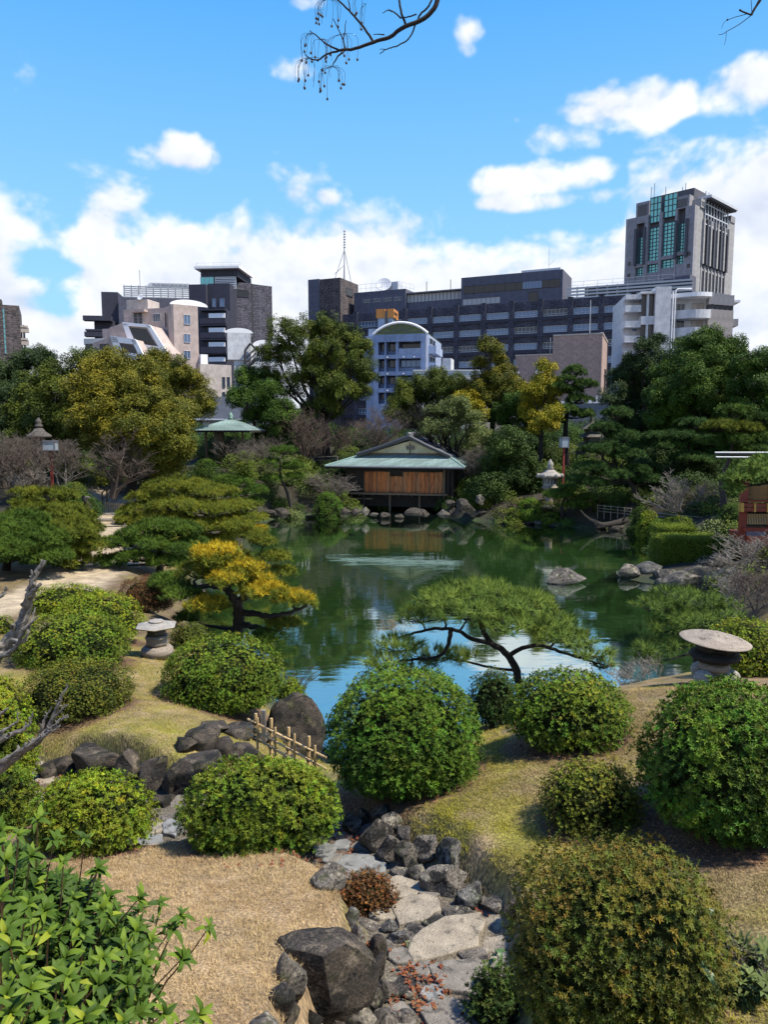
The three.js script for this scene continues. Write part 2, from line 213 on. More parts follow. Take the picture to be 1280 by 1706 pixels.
// the sunken flagstone path: centre line, height, half width
const pathPts = [[690, 1800, 2.36, .62], [722, 1620, 2.32, .56], [728, 1540, 2.28, .55], [650, 1465, 2.22, .46], [575, 1425, 2.15, .5], [480, 1374, 2.0, .5], [380, 1360, 1.88, .6], [268, 1384, 1.85, .75], [170, 1350, 1.72, .6], [60, 1310, 1.52, .55], [-80, 1300, 1.52, .55]].map(([a, b, h, w]) => { const p = G(a, b, h); return [p.x, p.z, h, w]; });
function pathAt(x, z) {   // [distance beyond the path's edge, height of the path there]
  let best = 1e9, h = 0;
  for (let i = 1; i < pathPts.length; i++) { const a = pathPts[i - 1], b = pathPts[i], ex = b[0] - a[0], ez = b[1] - a[1], t = clamp(((x - a[0]) * ex + (z - a[1]) * ez) / (ex * ex + ez * ez)), d = Math.hypot(x - a[0] - t * ex, z - a[1] - t * ez) - lerp(a[3], b[3], t); if (d < best) { best = d; h = lerp(a[2], b[2], t); } }
  return [best, h];
}
function base(x, z) { const far = sstep(-88, -105, z), out = Math.max(sstep(40, 70, Math.abs(x)), sstep(6, 14, z)); return lerp(lerp(clamp(tps(x, z), .35, 6.2), 4.3, far), 4.0, out); }
function land(x, z) {
  let h = base(x, z) + .04 * noise(x * .9, 3, z * .9) + (z < -20 ? .15 * noise(x * .25, 1, z * .25) : 0);
  if (z > -14 && Math.abs(x) < 9) { const [d, ph] = pathAt(x, z); if (d < .6) h = lerp(ph - .03 + .02 * noise(x * 3, 0, z * 3), h, sstep(-.04, .18 + .2 * clamp(noise(x, 7, z)), d)); }
  const d = pondDist(x, z);
  if (d < 3) { const reach = z > -20 ? 1.5 : 2.4; h = d > 0 ? lerp(.12, Math.max(h, .3), sstep(-.1, reach, d)) : Math.max(-1.1, .12 + d * .7); }
  return h;
}
// the first point of the land on a sight line
function T(px, py) { const d = ray(px, py); let t = 2.2, pt = t; for (let i = 0; i < 4000; i++) { const p = EYE.clone().addScaledVector(d, t); if (p.y <= land(p.x, p.z)) { let a = pt, b = t; for (let k = 0; k < 12; k++) { const m = (a + b) / 2, q = EYE.clone().addScaledVector(d, m); q.y <= land(q.x, q.z) ? b = m : a = m; } return EYE.clone().addScaledVector(d, b); } pt = t; t *= 1.006; if (t > 400) break; } return D(px, py, 90); }
const onLand = (p) => v(p.x, land(p.x, p.z), p.z);

let walkD;
function buildGround(shrubs) { // ground sheet, finer towards the viewer
  const steps = (list) => { const o = [list[0][0]]; for (const [to, s] of list.slice(1)) { const from = o[o.length - 1], n = Math.max(1, Math.round(Math.abs(to - from) / s)); for (let i = 1; i <= n; i++) o.push(from + (to - from) * i / n); } return o; };
  const xs = steps([[-1400], [-300, 150], [-80, 40], [-40, 5], [-22, 1], [-12, .5], [-7, .22], [5.5, .085], [9, .25], [20, .6], [40, 2], [80, 8], [300, 40], [1400, 150]]);
  const zs = steps([[60], [6, 12], [-1.5, 1], [-11, .085], [-15, .16], [-26, .35], [-48, .6], [-80, 1.2], [-110, 5], [-300, 30], [-1400, 150]]);
  const P = [], C = [], UV = [], I = [], nx = xs.length;
  const tan = [.44, .31, .185], moss = [.28, .26, .022], earth = [.18, .115, .07], sandy = [.60, .48, .345], mortar = [.19, .16, .125], dark = [.03, .03, .017], soil = [.085, .062, .038], olive = [.26, .215, .07], mud = [.05, .07, .03], bed = [.13, .36, .07];
  const mix = (a, b, t) => [0, 1, 2].map((i) => lerp(a[i], b[i], t));
  // the sandy garden walk, in plan
  const walk = [G(-80, 1040, 1.35), G(20, 1008, 1.35), G(110, 972, 1.3), G(200, 915, 1.2), G(185, 875, 1.2), G(178, 852, 1.2), G(150, 843, 1.3)], ww = [1.0, 1.0, 1.1, 1.3, 1.5, 1.8, 1.2];
  walkD = (x, z) => { let b = 1e9; for (let i = 1; i < walk.length; i++) { const p = walk[i - 1], q = walk[i], ex = q.x - p.x, ez = q.z - p.z, t = clamp(((x - p.x) * ex + (z - p.z) * ez) / (ex * ex + ez * ez)); b = Math.min(b, Math.hypot(x - p.x - t * ex, z - p.z - t * ez) - lerp(ww[i - 1], ww[i], t)); } return b; };
  for (const z of zs) for (const x of xs) {
    const y = land(x, z); P.push(x, y, z); UV.push(x, z);
    const n = noise(x * 1.3, 5, z * 1.3), n2 = noise(x * 4, 9, z * 4), n3 = fbm(x * .6, 2, z * .6, 3);
    let c;
    if (z < -40 || x > 6 && z < -22 || Math.abs(x) > 14 && z < -24) c = mix(dark, soil, clamp(.3 + n3));
    else if (x < -.3 && z > -7.3) c = mix(tan, earth, clamp(n2 * .5 + n * .25));
    else if (x < 0 && z > -17) c = mix(mix(olive, moss, clamp(.5 + n)), tan, clamp(.25 + n2 * .8 + n3));
    else if (z > -14) c = mix(mix(olive, moss, clamp(.45 + n * 1.1 + n3)), mix(earth, tan, clamp(.4 + n2)), clamp(.32 + n2 * .9 - n3 * .8 + sstep(2.4, 3.4, x) * .5));
    else c = mix(earth, olive, clamp(.35 + n));
    if (x < 2 && z < -18) c = mix(c, sandy, sstep(.35, -.25, walkD(x, z) + n2 * .2));
    if (z > -14 && Math.abs(x) < 9) c = mix(c, mortar, sstep(.10, -.05, pathAt(x, z)[0] + n2 * .05));
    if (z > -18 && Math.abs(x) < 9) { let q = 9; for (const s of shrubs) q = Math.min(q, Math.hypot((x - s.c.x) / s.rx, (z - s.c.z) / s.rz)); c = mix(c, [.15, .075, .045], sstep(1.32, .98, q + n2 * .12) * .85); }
    const d = pondDist(x, z); if (d < .5) c = mix(mix(c, mud, sstep(.5, .05, d)), bed, sstep(-.2, -.9, d));
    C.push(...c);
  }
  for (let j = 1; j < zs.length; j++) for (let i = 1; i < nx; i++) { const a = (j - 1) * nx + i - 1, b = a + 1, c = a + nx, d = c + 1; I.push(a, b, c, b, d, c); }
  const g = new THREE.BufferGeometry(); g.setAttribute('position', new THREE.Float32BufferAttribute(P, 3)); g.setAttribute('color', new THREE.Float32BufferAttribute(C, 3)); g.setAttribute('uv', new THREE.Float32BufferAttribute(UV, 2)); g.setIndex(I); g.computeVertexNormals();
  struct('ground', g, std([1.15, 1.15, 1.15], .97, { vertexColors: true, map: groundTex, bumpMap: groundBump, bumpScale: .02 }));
  // pond water: a murky green body that mirrors the sky and the banks
  const s = new THREE.Shape(pond.map(([x, z]) => { const cx = 1.5, cz = -30, k = 1.09; return new THREE.Vector2(cx + (x - cx) * k, -(cz + (z - cz) * k)); }));
  const wg = new THREE.ShapeGeometry(s).rotateX(-PI / 2), wu = wg.attributes.uv; for (let i = 0; i < wu.count; i++) wu.setXY(i, wg.attributes.position.getX(i) * .7, wg.attributes.position.getZ(i) * 1.5);
  const water = new THREE.MeshPhysicalMaterial({ roughness: .03, metalness: 1, bumpMap: waterBump, bumpScale: .009, transparent: true, opacity: .74 }); water.color.setRGB(.74, .83, .82);
  struct('pond_water', wg, water);
}
// ---------------------------------------------------------------- foliage
class Leaves {   // collects small folded leaves into one geometry with a tone for each leaf
  constructor() { this.p = []; this.c = []; this.i = []; }
  leaf(m, len, w, fold = .12, droop = .12, tone = [1, 1, 1]) {
    const o = this.p.length / 3, q = new V3(), pts = [[0, 0, 0], [-w / 2, w * fold, len * .5], [w / 2, w * fold, len * .5], [0, 0, len * .52], [0, -len * droop, len]];
    for (const a of pts) { q.set(...a).applyMatrix4(m); this.p.push(q.x, q.y, q.z); this.c.push(...tone); }
    this.i.push(o, o + 3, o + 1, o, o + 2, o + 3, o + 1, o + 3, o + 4, o + 3, o + 2, o + 4);
  }
  blade(a, b, w, side, tone) { const o = this.p.length / 3; this.p.push(a.x - side.x * w, a.y - side.y * w, a.z - side.z * w, a.x + side.x * w, a.y + side.y * w, a.z + side.z * w, b.x, b.y, b.z); this.c.push(...tone, ...tone, ...tone); this.i.push(o, o + 1, o + 2); }
  geo() { const g = new THREE.BufferGeometry(); g.setAttribute('position', new THREE.Float32BufferAttribute(this.p, 3)); g.setAttribute('color', new THREE.Float32BufferAttribute(this.c, 3)); g.setIndex(this.i); g.computeVertexNormals(); return g; }
}
const M4 = () => new THREE.Matrix4(), Y = new V3(0, 1, 0), Z = new V3(0, 0, 1);
const tone = (r, s = .5) => { const k = 1 + (r() - .5) * s, h = (r() - .5) * s * .35; return [k * (1 + h), k, k * (1 - h)]; };
// whorls of leaves at the ends of twigs, several to a sprig
function sprig(nWhorl, spread, nLeaf, len, w, seed, open = .75) {
  const r = rng(seed), L = new Leaves(), e = new THREE.Euler(), m = M4(), t = M4(), q = new THREE.Quaternion();
  for (let k = 0; k < nWhorl; k++) {
    const a = r() * 6.28, d = Math.sqrt(r()) * spread; m.makeRotationFromEuler(e.set((r() - .5) * 1.1, r() * 6.28, (r() - .5) * 1.1)).setPosition(cos(a) * d, (r() - .6) * spread * .55, sin(a) * d);
    const tn = tone(r, .6), n = nLeaf + ((r() * 3) | 0) - 1;
    for (let i = 0; i < n; i++) { const pitch = -(.15 + open * r()); t.makeRotationFromEuler(e.set(pitch, i / n * 6.28 + r() * .5, 0, 'YXZ')).premultiply(m); const l = len * (.7 + .5 * r()), t2 = tone(r, .3).map((x, j) => x * tn[j]); L.leaf(t, l, w * (.8 + .4 * r()), .15, .15 + .15 * r(), t2); }
  }
  return L.geo();
}
// loose balls of leaves for the crowns of trees far off
function leafBall(n, R, len, w, seed, flat = .7) {
  const r = rng(seed), L = new Leaves(), e = new THREE.Euler(), m = M4();
  for (let i = 0; i < n; i++) { const u = r() * 2 - 1, a = r() * 6.28, s = Math.sqrt(1 - u * u), d = R * Math.cbrt(.15 + .85 * r()); m.makeRotationFromEuler(e.set((r() - .7) * 1.5, r() * 6.28, (r() - .5) * 1.2, 'YXZ')).setPosition(s * cos(a) * d, u * d * flat, s * sin(a) * d); const l = len * (.7 + .6 * r()); L.leaf(m, l, w * (.8 + .4 * r()), .1, .1, tone(r, .4)); }
  return L.geo();
}
// tufts of pine needles
function pineTuft(nTuft, spread, nNeedle, len, w, seed) {
  const r = rng(seed), L = new Leaves(), a = new V3(), b = new V3(), s = new V3();
  for (let k = 0; k < nTuft; k++) {
    const an = r() * 6.28, d = Math.sqrt(r()) * spread, up = new V3((r() - .5) * .9, 1, (r() - .5) * .9).normalize(), c = new V3(cos(an) * d, (r() - .5) * spread * .5, sin(an) * d), tn = tone(r, .35);
    for (let i = 0; i < nNeedle; i++) { b.set(r() - .5, (r() - .5), r() - .5).normalize().multiplyScalar(.85).addScaledVector(up, .62).normalize(); a.copy(c).addScaledVector(up, (r() - .5) * len * .5); s.crossVectors(b, Y).normalize(); const l = len * (.75 + .4 * r()); L.blade(a, b.clone().multiplyScalar(l).add(a), w, s, tone(r, .3).map((x, j) => x * tn[j])); }
  }
  return L.geo();
}
const GEO = {
  azalea: [sprig(11, .12, 7, .029, .0095, 1, 1.0), sprig(11, .12, 7, .029, .0095, 2, 1.0), sprig(11, .12, 7, .029, .0095, 3, 1.0)],
  azaleaBig: [sprig(11, .12, 8, .033, .0092, 4, 1.1), sprig(11, .12, 8, .033, .0092, 5, 1.1), sprig(11, .12, 8, .033, .0092, 6, 1.1)],
  fine: [sprig(18, .12, 6, .019, .009, 7, 1.0), sprig(18, .12, 6, .019, .009, 8, 1.0)],
  bronze: [sprig(17, .10, 6, .021, .0072, 9, .9), sprig(17, .10, 6, .021, .0072, 10, .9)],
  ball: [leafBall(46, .36, .125, .065, 11), leafBall(46, .36, .125, .065, 12), leafBall(46, .36, .125, .065, 13)],
  ballSmall: [leafBall(34, .26, .085, .045, 14), leafBall(34, .26, .085, .045, 15)],
  pine: [pineTuft(2, .12, 22, .16, .0085, 16), pineTuft(2, .12, 22, .16, .0085, 17), pineTuft(2, .12, 22, .16, .0085, 18)],
  pineNear: [pineTuft(1, .03, 38, .17, .0044, 19), pineTuft(1, .03, 38, .17, .0044, 20), pineTuft(1, .03, 38, .17, .0044, 21)],
  pineFar: [pineTuft(5, .22, 22, .2, .009, 22), pineTuft(5, .22, 22, .2, .009, 23)],
};
// puts copies of leaf geometries: each place is {p, n, s, c}; one part, which nobody could count
function strew(parent, name, geos, mat, places, seed) {
  const r = rng(seed), q = new THREE.Quaternion(), q2 = new THREE.Quaternion(), m = M4(), col = new THREE.Color(), s = new V3();
  geos.forEach((g, k) => {
    const mine = places.filter((_, i) => i % geos.length === k); if (!mine.length) return;
    const im = new THREE.InstancedMesh(g, mat, mine.length); im.name = name; im.castShadow = im.receiveShadow = true; im.userData.kind = 'stuff';
    mine.forEach((o, i) => { q.setFromUnitVectors(Y, o.n); q2.setFromAxisAngle(Y, r() * 6.28); q.multiply(q2); const k2 = o.s * (.85 + .3 * r()); m.compose(o.p, q, s.set(k2, k2, k2)); im.setMatrixAt(i, m); im.setColorAt(i, col.setRGB(...o.c)); });
    parent ? parent.add(im) : scene.add(im);
  });
}
const mixc = (a, b, t) => [lerp(a[0], b[0], t), lerp(a[1], b[1], t), lerp(a[2], b[2], t)];
const PAL = {   // [usual, paler, darker leaf]: leaf age, plus light painted on tops and shade inside
  azalea: [[.085, .130, .010], [.185, .23, .018], [.042, .072, .008]],
  green: [[.062, .118, .010], [.135, .215, .018], [.030, .062, .008]],
  lime: [[.135, .180, .011], [.27, .30, .018], [.065, .095, .009]],
  olive: [[.072, .088, .010], [.15, .155, .015], [.036, .05, .008]],
  dull: [[0.084, 0.118, 0.0150], [0.146, 0.174, 0.0200], [0.050, 0.078, 0.0110]],
  bronze: [[.070, .080, .010], [.140, .110, .015], [.040, .060, .009]],
  russet: [[.105, .050, .018], [.155, .072, .024], [.06, .036, .014]],
  camphor: [[.105, .108, .011], [.215, .18, .013], [.044, .060, .009]],
  camphorGreen: [[.068, .094, .012], [.135, .15, .015], [.034, .052, .009]],
  dark: [[0.031, 0.056, 0.0110], [0.056, 0.090, 0.0140], [0.020, 0.038, 0.0090]],
  deep: [[0.043, 0.087, 0.0100], [0.084, 0.140, 0.0120], [0.025, 0.054, 0.0080]],
  blueGreen: [[0.038, 0.065, 0.0190], [0.067, 0.095, 0.0260], [0.022, 0.043, 0.0140]],
  yellow: [[0.246, 0.224, 0.0150], [0.403, 0.291, 0.0175], [0.134, 0.146, 0.0125]],
  grey: [[0.112, 0.140, 0.0425], [0.179, 0.202, 0.0600], [0.067, 0.090, 0.0250]],
  pine: [[0.084, 0.140, 0.0150], [0.157, 0.213, 0.0175], [0.045, 0.084, 0.0120]],
  pineYellow: [[.30, .225, .013], [.50, .345, .016], [.14, .145, .013]],
  pineOlive: [[.105, .125, .013], [.19, .185, .016], [.050, .070, .011]],
  pineGreen: [[.055, .100, .013], [.11, .160, .018], [.028, .052, .010]],
  pineDark: [[0.039, 0.078, 0.0165], [0.073, 0.123, 0.0210], [0.022, 0.050, 0.0120]],
  pinePale: [[.105, .170, .030], [.20, .26, .042], [.05, .09, .02]],
};
const pick = (pal, r, t) => { const k = t + (r() - .5) * .5; return k > .5 ? mixc(pal[0], pal[1], clamp((k - .5) * 2)) : mixc(pal[2], pal[0], clamp(k * 2)); };

// a clipped shrub between two picture columns, standing on the land where its foot shows
const shrubs = [];
function shrub(name, label, [x0, x1, yt, yb], h, geos, pal, o = {}) {
  const r = rng(x0 * 7 + yb * 3 + 11), foot = h == null ? T((x0 + x1) / 2, yb) : G((x0 + x1) / 2, yb, h), k = mpp(foot), rx = (x1 - x0) / 2 * k * (o.w ?? 1.0), rz = rx * (o.deep ?? .9);
  const back = foot.clone().add(v(foot.x, 0, foot.z).normalize().multiplyScalar(rz * .85)), c = v(back.x, foot.y, back.z); c.x = (((x0 + x1) / 2 - CX) / F) * depthOf(c);
  c.y = Math.min(foot.y, land(c.x, c.z) + .05);
  let H = .5; for (let it = 0; it < 30; it++) { let best = 1e9; for (let a = 0; a <= 1.6; a += .1) { const p = v(c.x, c.y + H * cos(a) ** .8, c.z - rz * sin(a)), f = depthOf(p); const yy = CY - F * (((p.y - EYE.y) * cos(TILT) - p.z * sin(TILT) * 1) / f); best = Math.min(best, yy); } H += (best - yt) * k * .6; H = clamp(H, .15, 4); } H *= .95;
  if (o.h) H = o.h;
  const g = thing(name, label, o.cat ?? 'shrub', c, 0, o.group), dn = (o.spacing ?? .085) * .96, E = o.pow ?? 2.35, places = [];
  const n = Math.round((2 * PI * rx * rz * .5 + PI * (rx + rz) * H * .8) / (dn * dn)), lumps = o.lump ?? .06, sd = r() * 50;
  const shape = (dx, dy, dz, k) => { const rr = 1 / Math.pow(Math.abs(dx) ** E + Math.abs(dy) ** E + Math.abs(dz) ** E, 1 / E), b = 1 + lumps * noise(dx * 3 + sd, dy * 3, dz * 3) + lumps * .6 * noise(dx * 7 + sd, dy * 7, dz * 7); const y = dy * rr * b * k; const ui = y < .12 ? 1 - (o.under ?? .24) * clamp((.12 - y) / .9) : 1; return v(dx * rr * b * k * rx * ui, y > 0 ? H * .28 + y * H * .72 : H * .28 + y * H * .26, dz * rr * b * k * rz * ui); };
  for (let i = 0; i < n; i++) {
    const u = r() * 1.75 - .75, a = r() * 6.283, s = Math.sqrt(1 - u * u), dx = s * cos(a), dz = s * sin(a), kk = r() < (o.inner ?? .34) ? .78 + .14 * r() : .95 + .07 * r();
    const p = shape(dx, u, dz, kk), nn = v(dx / rx, u / H * 1.2, dz / rz).normalize().lerp(Y, .35).add(v(r() - .5, r() - .5, r() - .5).multiplyScalar(.5)).normalize();
    const t = (o.paleness ?? .42) - .04 + .22 * noise(p.x * 2 + sd, p.y * 2, p.z * 2) + (o.top ?? .30) * u;  // leaf colour grows paler upwards, painting the sunlit top
    const inner = kk < .95; places.push({ p, n: nn, s: (o.size ?? 1), c: pick(PAL[pal], r, inner ? .0 : t).map((q) => q * (inner ? .7 : .82 + .36 * r())) });  // inner leaves coloured darker to stand for shade between the outer ones
  }
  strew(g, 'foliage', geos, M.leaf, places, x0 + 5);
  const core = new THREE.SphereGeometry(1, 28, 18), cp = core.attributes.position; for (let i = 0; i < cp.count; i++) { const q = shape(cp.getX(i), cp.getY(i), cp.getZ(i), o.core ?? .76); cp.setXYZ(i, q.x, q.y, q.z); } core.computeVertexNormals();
  part('shade_core', core, M.core, g);  // solid dark core showing as shade through the leaf gaps
  const st = []; for (let i = 0; i < 5; i++) { const a = r() * 6.28, d = r() * .4; st.push(tube([v(cos(a) * d * rx * .5, -.08, sin(a) * d * rz * .5), v(cos(a) * d * rx, H * .2, sin(a) * d * rz), v(cos(a) * rx * .6, H * .5, sin(a) * rz * .6)], [.02, .016, .01], 5)); }
  part('stem', mg(st), M.barkBrown, g);
  shrubs.push({ c, rx, rz, H }); return g;
}
// a tree from the masses of its crown, measured in the picture, at its distance
function crownTree(name, label, dist, [bx_, by], blobs, pal, o = {}) {
  const r = rng(bx_ * 3 + by * 5 + dist), q = D(bx_, by, dist), y0 = Math.min(land(q.x, q.z), q.y + 1.5), foot = v(q.x, y0, q.z), g = thing(name, label, o.cat ?? 'tree', foot, 0, o.group), geos = o.geos ?? GEO.ball, places = [], K = dist / F;
  const B = blobs.map(([x, y, R, z, p2]) => { const jz = (z ?? (r() - .5) * 1.4) * (o.depth ?? 2.2), p = D(x, y, dist - jz).sub(foot); return { p, R: R * K * (o.grow ?? 1.06), pal: p2 }; });
  const trunkTop = v(0, 0, 0); let low = 1e9; B.forEach((b) => { trunkTop.add(b.p); low = Math.min(low, b.p.y - b.R); }); trunkTop.multiplyScalar(1 / B.length); const fork = v(trunkTop.x * .35 + (o.lean ?? 0), Math.max(1.0, Math.min(low + .6, trunkTop.y * .6)), trunkTop.z * .4), tr = o.trunk ?? .2;
  const tp = smooth([v(0, -.3, 0), v(fork.x * .3, fork.y * .45, fork.z * .3), fork], 3, .06, r), limbs = [];
  part('trunk', tube(tp, taper(tp.length, tr * 1.25, tr * .8), 9), o.bark ?? M.bark, g);
  B.forEach((b) => {
    const mid = fork.clone().lerp(b.p, .5).add(v((r() - .5) * b.R * .5, -b.R * .25, (r() - .5) * b.R * .5)), lp = smooth([fork, mid, b.p], 4, .07, r); limbs.push(tube(lp, taper(lp.length, tr * .55, .03), 6));
    for (let k = 0; k < 5; k++) { const d = v(r() - .5, r() * .9 - .2, r() - .5).normalize().multiplyScalar(b.R * .85).add(b.p), sp = smooth([mid.clone().lerp(b.p, .5 + .5 * r()), d.clone().lerp(b.p, .4).add(v(0, -.1, 0)), d], 3, .05, r); limbs.push(tube(sp, taper(sp.length, tr * .16, .012), 4, false)); }
    // each mass is a head of smaller rounded clusters with gaps between
    const m = o.clusters ?? 11;
    for (let j = 0; j < m; j++) {
      const u0 = 1 - (j + .5) / m * 1.75 + (r() - .5) * .2, a0 = j * 2.4 + r() * .7, s0 = Math.sqrt(Math.max(0, 1 - u0 * u0)), cc = v(s0 * cos(a0), u0 * (o.flat ?? .85), s0 * sin(a0)).multiplyScalar(b.R * (.52 + .2 * r())).add(b.p), cr = b.R * (.32 + .15 * r()); if (r() < (o.skip ?? .16)) continue;
      const ct = (r() - .5) * .5, n = Math.round(4 * PI * cr * cr / ((o.spacing ?? .42) ** 2) * 1.25);
      for (let i = 0; i < n; i++) { const u = r() * 1.7 - .7, a = r() * 6.283, s = Math.sqrt(1 - u * u), dd = v(s * cos(a), u, s * sin(a)), p = dd.clone().multiply(v(1, .8, 1)).multiplyScalar(cr * (.75 + .35 * r())).add(cc); if (noise(p.x * 1.4 + bx_, p.y * 1.4, p.z * 1.4) < (o.gap ?? -.3)) continue; places.push({ p, n: dd.lerp(Y, .45).add(v(r() - .5, r() - .5, r() - .5).multiplyScalar(.6)).normalize(), s: (o.size ?? 1) * (.75 + .4 * r()), c: pick(PAL[b.pal ?? pal], r, (o.paleness ?? .42) + ct + .2 * u) }); }
    }
    for (let i = 0; i < b.R * b.R * 5; i++) places.push({ p: v(r() - .5, (r() - .5) * .8, r() - .5).multiplyScalar(b.R * 1.1).add(b.p), n: v(r() - .5, 1, r() - .5).normalize(), s: (o.size ?? 1), c: pick(PAL[b.pal ?? pal], r, .1) });  // leaves within the crown coloured dark as its inner shade
  });
  part('limb', mg(limbs), o.bark ?? M.bark, g);
  strew(g, 'crown', geos, M.leaf, places, bx_ + 3);
  return g;
}
// a trained pine: flattish pads of needles on crooked branches
function padPine(name, label, dist, trunkPx, pads, pal, o = {}) {
  const r = rng(trunkPx[0][0] * 5 + dist * 31), K = dist / F, q = D(trunkPx[0][0], trunkPx[0][1], dist), foot = v(q.x, q.y, q.z), g = thing(name, label, o.cat ?? 'pine tree', foot, 0, o.group), geos = o.geos ?? GEO.pine, places = [], limbs = [];
  if (o.land !== false) { const y = land(q.x, q.z); foot.y = Math.min(q.y, y + .05); g.position.y = foot.y; }
  const tr = o.trunk ?? .13, tk = trunkPx.map(([x, y, z]) => D(x, y, dist - (z ?? 0)).sub(foot)); tk[0].y = Math.min(tk[0].y, 0) - .1;
  const tp = smooth(tk, 5, tr * .35, r), tRad = taper(tp.length, tr * 1.15, tr * .35, .9); part('trunk', tube(tp, tRad, 9), o.bark ?? M.barkDark, g);
  const tpA = [...tp], rA = [...tRad]; for (const l of o.limbs ?? []) { const lp = smooth(l.map(([x, y, z]) => D(x, y, dist - (z ?? 0)).sub(foot)), 5, tr * .3, r), lr = taper(lp.length, tr * .62, tr * .22); limbs.push(tube(lp, lr, 8)); tpA.push(...lp); rA.push(...lr); }
  for (const [x, y, R, fl, z, p2] of pads) {
    const jz = z ?? (r() - .5) * 1.2 * (o.depth ?? 1), c = D(x, y, dist - jz).sub(foot), rx = R * K * (o.pad ?? .9), ry = rx * (fl ?? .42) * .85;
    let at = 0, bd = 1e9; tpA.forEach((p, i) => { const d = p.distanceTo(c) + (p.y > c.y ? (p.y - c.y) * 1.2 : 0); if (d < bd) { bd = d; at = i; } });
    const a0 = tpA[at], under = c.clone().add(v(0, -ry * .55, 0)), mid = a0.clone().lerp(under, .5).add(v((r() - .5) * rx * .35, (r() - .6) * rx * .25, (r() - .5) * rx * .35)), bp = smooth([a0, mid, under], 5, rx * .045, r); limbs.push(tube(bp, taper(bp.length, Math.min(rA[at] * .7, tr * .4), .018), 6));
    const nb = o.twigs ?? 9; for (let k = 0; k < nb; k++) { const a = k / nb * 6.28 + r(), e = c.clone().add(v(cos(a) * rx * .82, ry * (.15 + .2 * r()), sin(a) * rx * .82)), m2 = under.clone().lerp(e, .5).add(v((r() - .5) * rx * .2, -ry * .12, (r() - .5) * rx * .2)), sp = smooth([under.clone().lerp(mid, r() * .3), m2, e], 4, rx * .05, r); limbs.push(tube(sp, taper(sp.length, tr * .16, .008), 4, false)); }
    const dn = (o.spacing ?? .13) * (geos === GEO.pineNear ? .92 : .86), n = Math.round(PI * rx * rx * 1.35 / (dn * dn)), sd = r() * 40;
    for (let i = 0; i < n; i++) {
      const a = r() * 6.283, d = Math.sqrt(r()), lump = 1 + .28 * noise(cos(a) * 1.6 + sd, sin(a) * 1.6, sd), X = cos(a) * d * rx * lump, Zz = sin(a) * d * rx * lump, under2 = r() < (o.under ?? .13), yy = ry * Math.sqrt(Math.max(0, 1 - d * d * .98)) * (under2 ? -.35 * r() : .72 + .28 * r() + .5 * noise(X / rx * 3 + sd, 3, Zz / rx * 3)), nn = v(X / rx * .75, .9, Zz / rx * .75).add(v(r() - .5, r() - .5, r() - .5).multiplyScalar(.55)).normalize();
      if (noise(X / (o.hole ?? .5) + sd, 1, Zz / (o.hole ?? .5)) < (o.open ?? -.36)) continue;
      places.push({ p: v(c.x + X, c.y + yy, c.z + Zz), n: nn, s: (o.size ?? 1) * (.75 + .5 * r()), c: pick(PAL[(p2 ?? pal) === 'pineYellow' && (under2 || yy < ry * (.35 + .3 * r())) ? 'pineOlive' : p2 ?? pal], r, (o.paleness ?? .4) + .3 * noise(X * 1.3 + sd, c.y, Zz * 1.3) + (under2 ? -.3 : .12)).map((q) => q * .95) });
    }
  }
  part('branch', mg(limbs), o.bark ?? M.barkDark, g);
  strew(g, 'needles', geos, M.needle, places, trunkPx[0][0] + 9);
  return g;
}
// leafless trees and thickets: branches that divide again and again
function bareTree(name, label, foot, height, mat, o = {}) {
  const r = rng(Math.round(foot.x * 97 + foot.z * 31) + (o.seed ?? 0)), g = thing(name, label, o.cat ?? 'tree', foot, 0, o.group), heavy = [], fine = [], lim = o.levels ?? 5, thick = o.trunk ?? height * .022;
  const grow = (p, d, len, rad2, lv) => {
    const pts = [p], e = p.clone(), dir = d.clone(), n = 3; for (let i = 0; i < n; i++) { dir.add(v(r() - .5, (r() - .5) * .6 + (o.rise ?? .06), r() - .5).multiplyScalar(o.crook ?? .42)).normalize(); e.addScaledVector(dir, len / n); pts.push(e.clone()); }
    (lv < 3 ? heavy : fine).push(tube(pts, taper(4, rad2, rad2 * .62), lv < 2 ? 7 : lv < 3 ? 5 : 3, false));
    if (lv >= lim) return; const kids = lv < 1 ? (o.stems ?? 3) + 1 : 2 + (r() < (o.dense ?? .7) ? 1 : 0);
    for (let i = 0; i < kids; i++) { const at = pts[1 + ((r() * 3) | 0)] , a = r() * 6.28, sp = (o.spread ?? .75) * (.6 + .7 * r()), side = v(cos(a), .15, sin(a)), nd = dir.clone().multiplyScalar(.75).addScaledVector(side, sp).normalize(); if (nd.y < -.1) nd.y *= .3; grow((lv < 1 && i ? at : i ? at : e).clone(), nd.normalize(), len * (.62 + .22 * r()), Math.max(rad2 * (.5 + .12 * r()), o.min ?? .006), lv + 1); }
  };
  const stems = o.multi ?? 1; for (let s = 0; s < stems; s++) grow(v((r() - .5) * .2 * stems, -.15, (r() - .5) * .2 * stems), (o.lean ?? v(0, 1, 0)).clone().add(v((r() - .5) * .5 * (stems > 1 ? 2 : .5), 0, (r() - .5) * .4)).normalize(), height * .34, thick, 0);
  part('trunk', mg(heavy), o.bark ?? mat, g); tag(part('twigs', mg(fine), mat, g), null, null, null, 'stuff'); return g;
}

